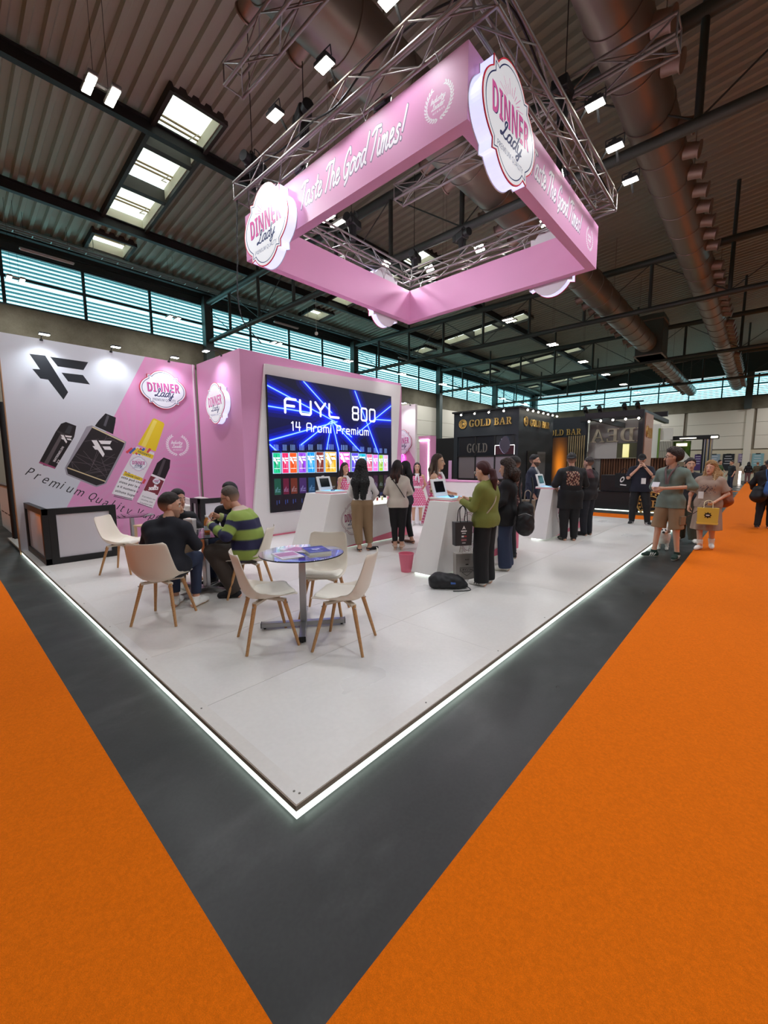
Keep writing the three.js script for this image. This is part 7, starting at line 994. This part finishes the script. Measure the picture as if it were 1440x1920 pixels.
  const bb = thing('blue_bag', 'bright blue bag carried by the person in black at the right picture edge', 'bag', [0.2, 0.86, -13.5], 0.3); mesh('bag_body', nets([-0.2, -0.05, -0.14], [0.2, 0.4, 0.14], 0.014, ((q) => (x, y, z) => q(x, y, z))(field([[[0, 0.1, 0], [0, 0.28, 0], 0.12, 0.09]], 0.03))), cloth('#2f62a8', 0.6), bb); mesh('strap', tube([[-0.06, 0.34, 0], [-0.1, 0.5, 0.02], [-0.1, 0.62, 0]], 0.012, 5, 16), cloth('#2f62a8', 0.6), bb);
  const sb = thing('shoulder_bag', 'bulky black shoulder bag at the side of the person in black, right picture edge', 'bag', [0.0, 0.72, -13.75], 0); mesh('bag_body', nets([-0.24, -0.1, -0.2], [0.24, 0.44, 0.2], 0.014, field([[[0, 0.1, 0], [0, 0.24, 0], 0.17, 0.12]], 0.03)), cloth('#121215', 0.6), sb); mesh('strap', tube([[0.04, 0.34, 0], [0.16, 0.5, 0], [0.22, 0.6, 0]], 0.014, 5, 16), cloth('#121215', 0.6), sb);
}
{ // small white dog on a leash behind the walking man's legs
  const d = thing('dog', 'small white and grey shaggy dog on a leash, standing behind the walking man\'s legs', 'dog', [-1.28, 0.004, -9.35], faceDir(0.12, 1)), B = [[[0, 0.25, -0.14], [0, 0.27, 0.1], 0.088, 0.105], [[0, 0.22, 0.05], [0, 0.2, 0.1], 0.09, 0.085], [[0, 0.3, 0.12], [0, 0.38, 0.19], 0.06, 0.055], [[0, 0.4, 0.2], [0, 0.385, 0.24], 0.062, 0.055], [[0, 0.375, 0.26], [0, 0.36, 0.31], 0.036, 0.026], [[0, 0.3, -0.2], [0, 0.42, -0.26], 0.02, 0.03]];
  for (const q of [-1, 1]) B.push([[q * 0.06, 0.2, 0.1], [q * 0.062, 0.11, 0.09], 0.036, 0.024], [[q * 0.062, 0.11, 0.09], [q * 0.062, 0.025, 0.1], 0.023, 0.022], [[q * 0.062, 0.022, 0.1], [q * 0.062, 0.022, 0.125], 0.023, 0.02], [[q * 0.06, 0.22, -0.13], [q * 0.065, 0.14, -0.1], 0.055, 0.036], [[q * 0.065, 0.14, -0.1], [q * 0.065, 0.09, -0.17], 0.032, 0.022], [[q * 0.065, 0.09, -0.17], [q * 0.065, 0.025, -0.155], 0.02, 0.021], [[q * 0.065, 0.022, -0.155], [q * 0.065, 0.022, -0.125], 0.022, 0.019], [[q * 0.055, 0.44, 0.19], [q * 0.082, 0.37, 0.2], 0.022, 0.026]);
  const f = field(B, 0.03), wh = C('#d9d4cc'), gr = C('#8a8076'), bl = C('#141214'); mesh('body', nets([-0.14, -0.01, -0.32], [0.14, 0.5, 0.36], 0.008, (x, y, z) => Math.max(f(x, y, z) + 0.004 * n3(x * 70, y * 70, z * 70), -y), (x, y, z) => z > 0.318 && y > 0.345 ? bl : Math.hypot(Math.abs(x) - 0.026, y - 0.405, z - 0.285) < 0.018 ? bl : Math.abs(x) > 0.055 && y > 0.34 && z > 0.14 ? gr : wh), mSkin, d); mesh('collar', new THREE.TorusGeometry(0.064, 0.009, 6, 20).rotateX(Math.PI / 2 - 0.6).translate(0, 0.335, 0.155), cloth('#8a2a2a'), d);
  const l = mesh('dog_leash', tube([[-1.27, 0.36, -9.2], [-1.15, 0.5, -9.4], [-0.85, 0.72, -9.55], [-0.68, 0.9, -9.58], [-0.63, 0.95, -9.58]], 0.006, 5, 40), cloth('#4a2a22')); tag(l, 'thin dark leash running from the dog to the blond woman\'s hand', 'leash');
}
scene.traverse((o) => { if (o.isMesh) o.castShadow = o.receiveShadow = true; });
renderer.render(scene, camera);
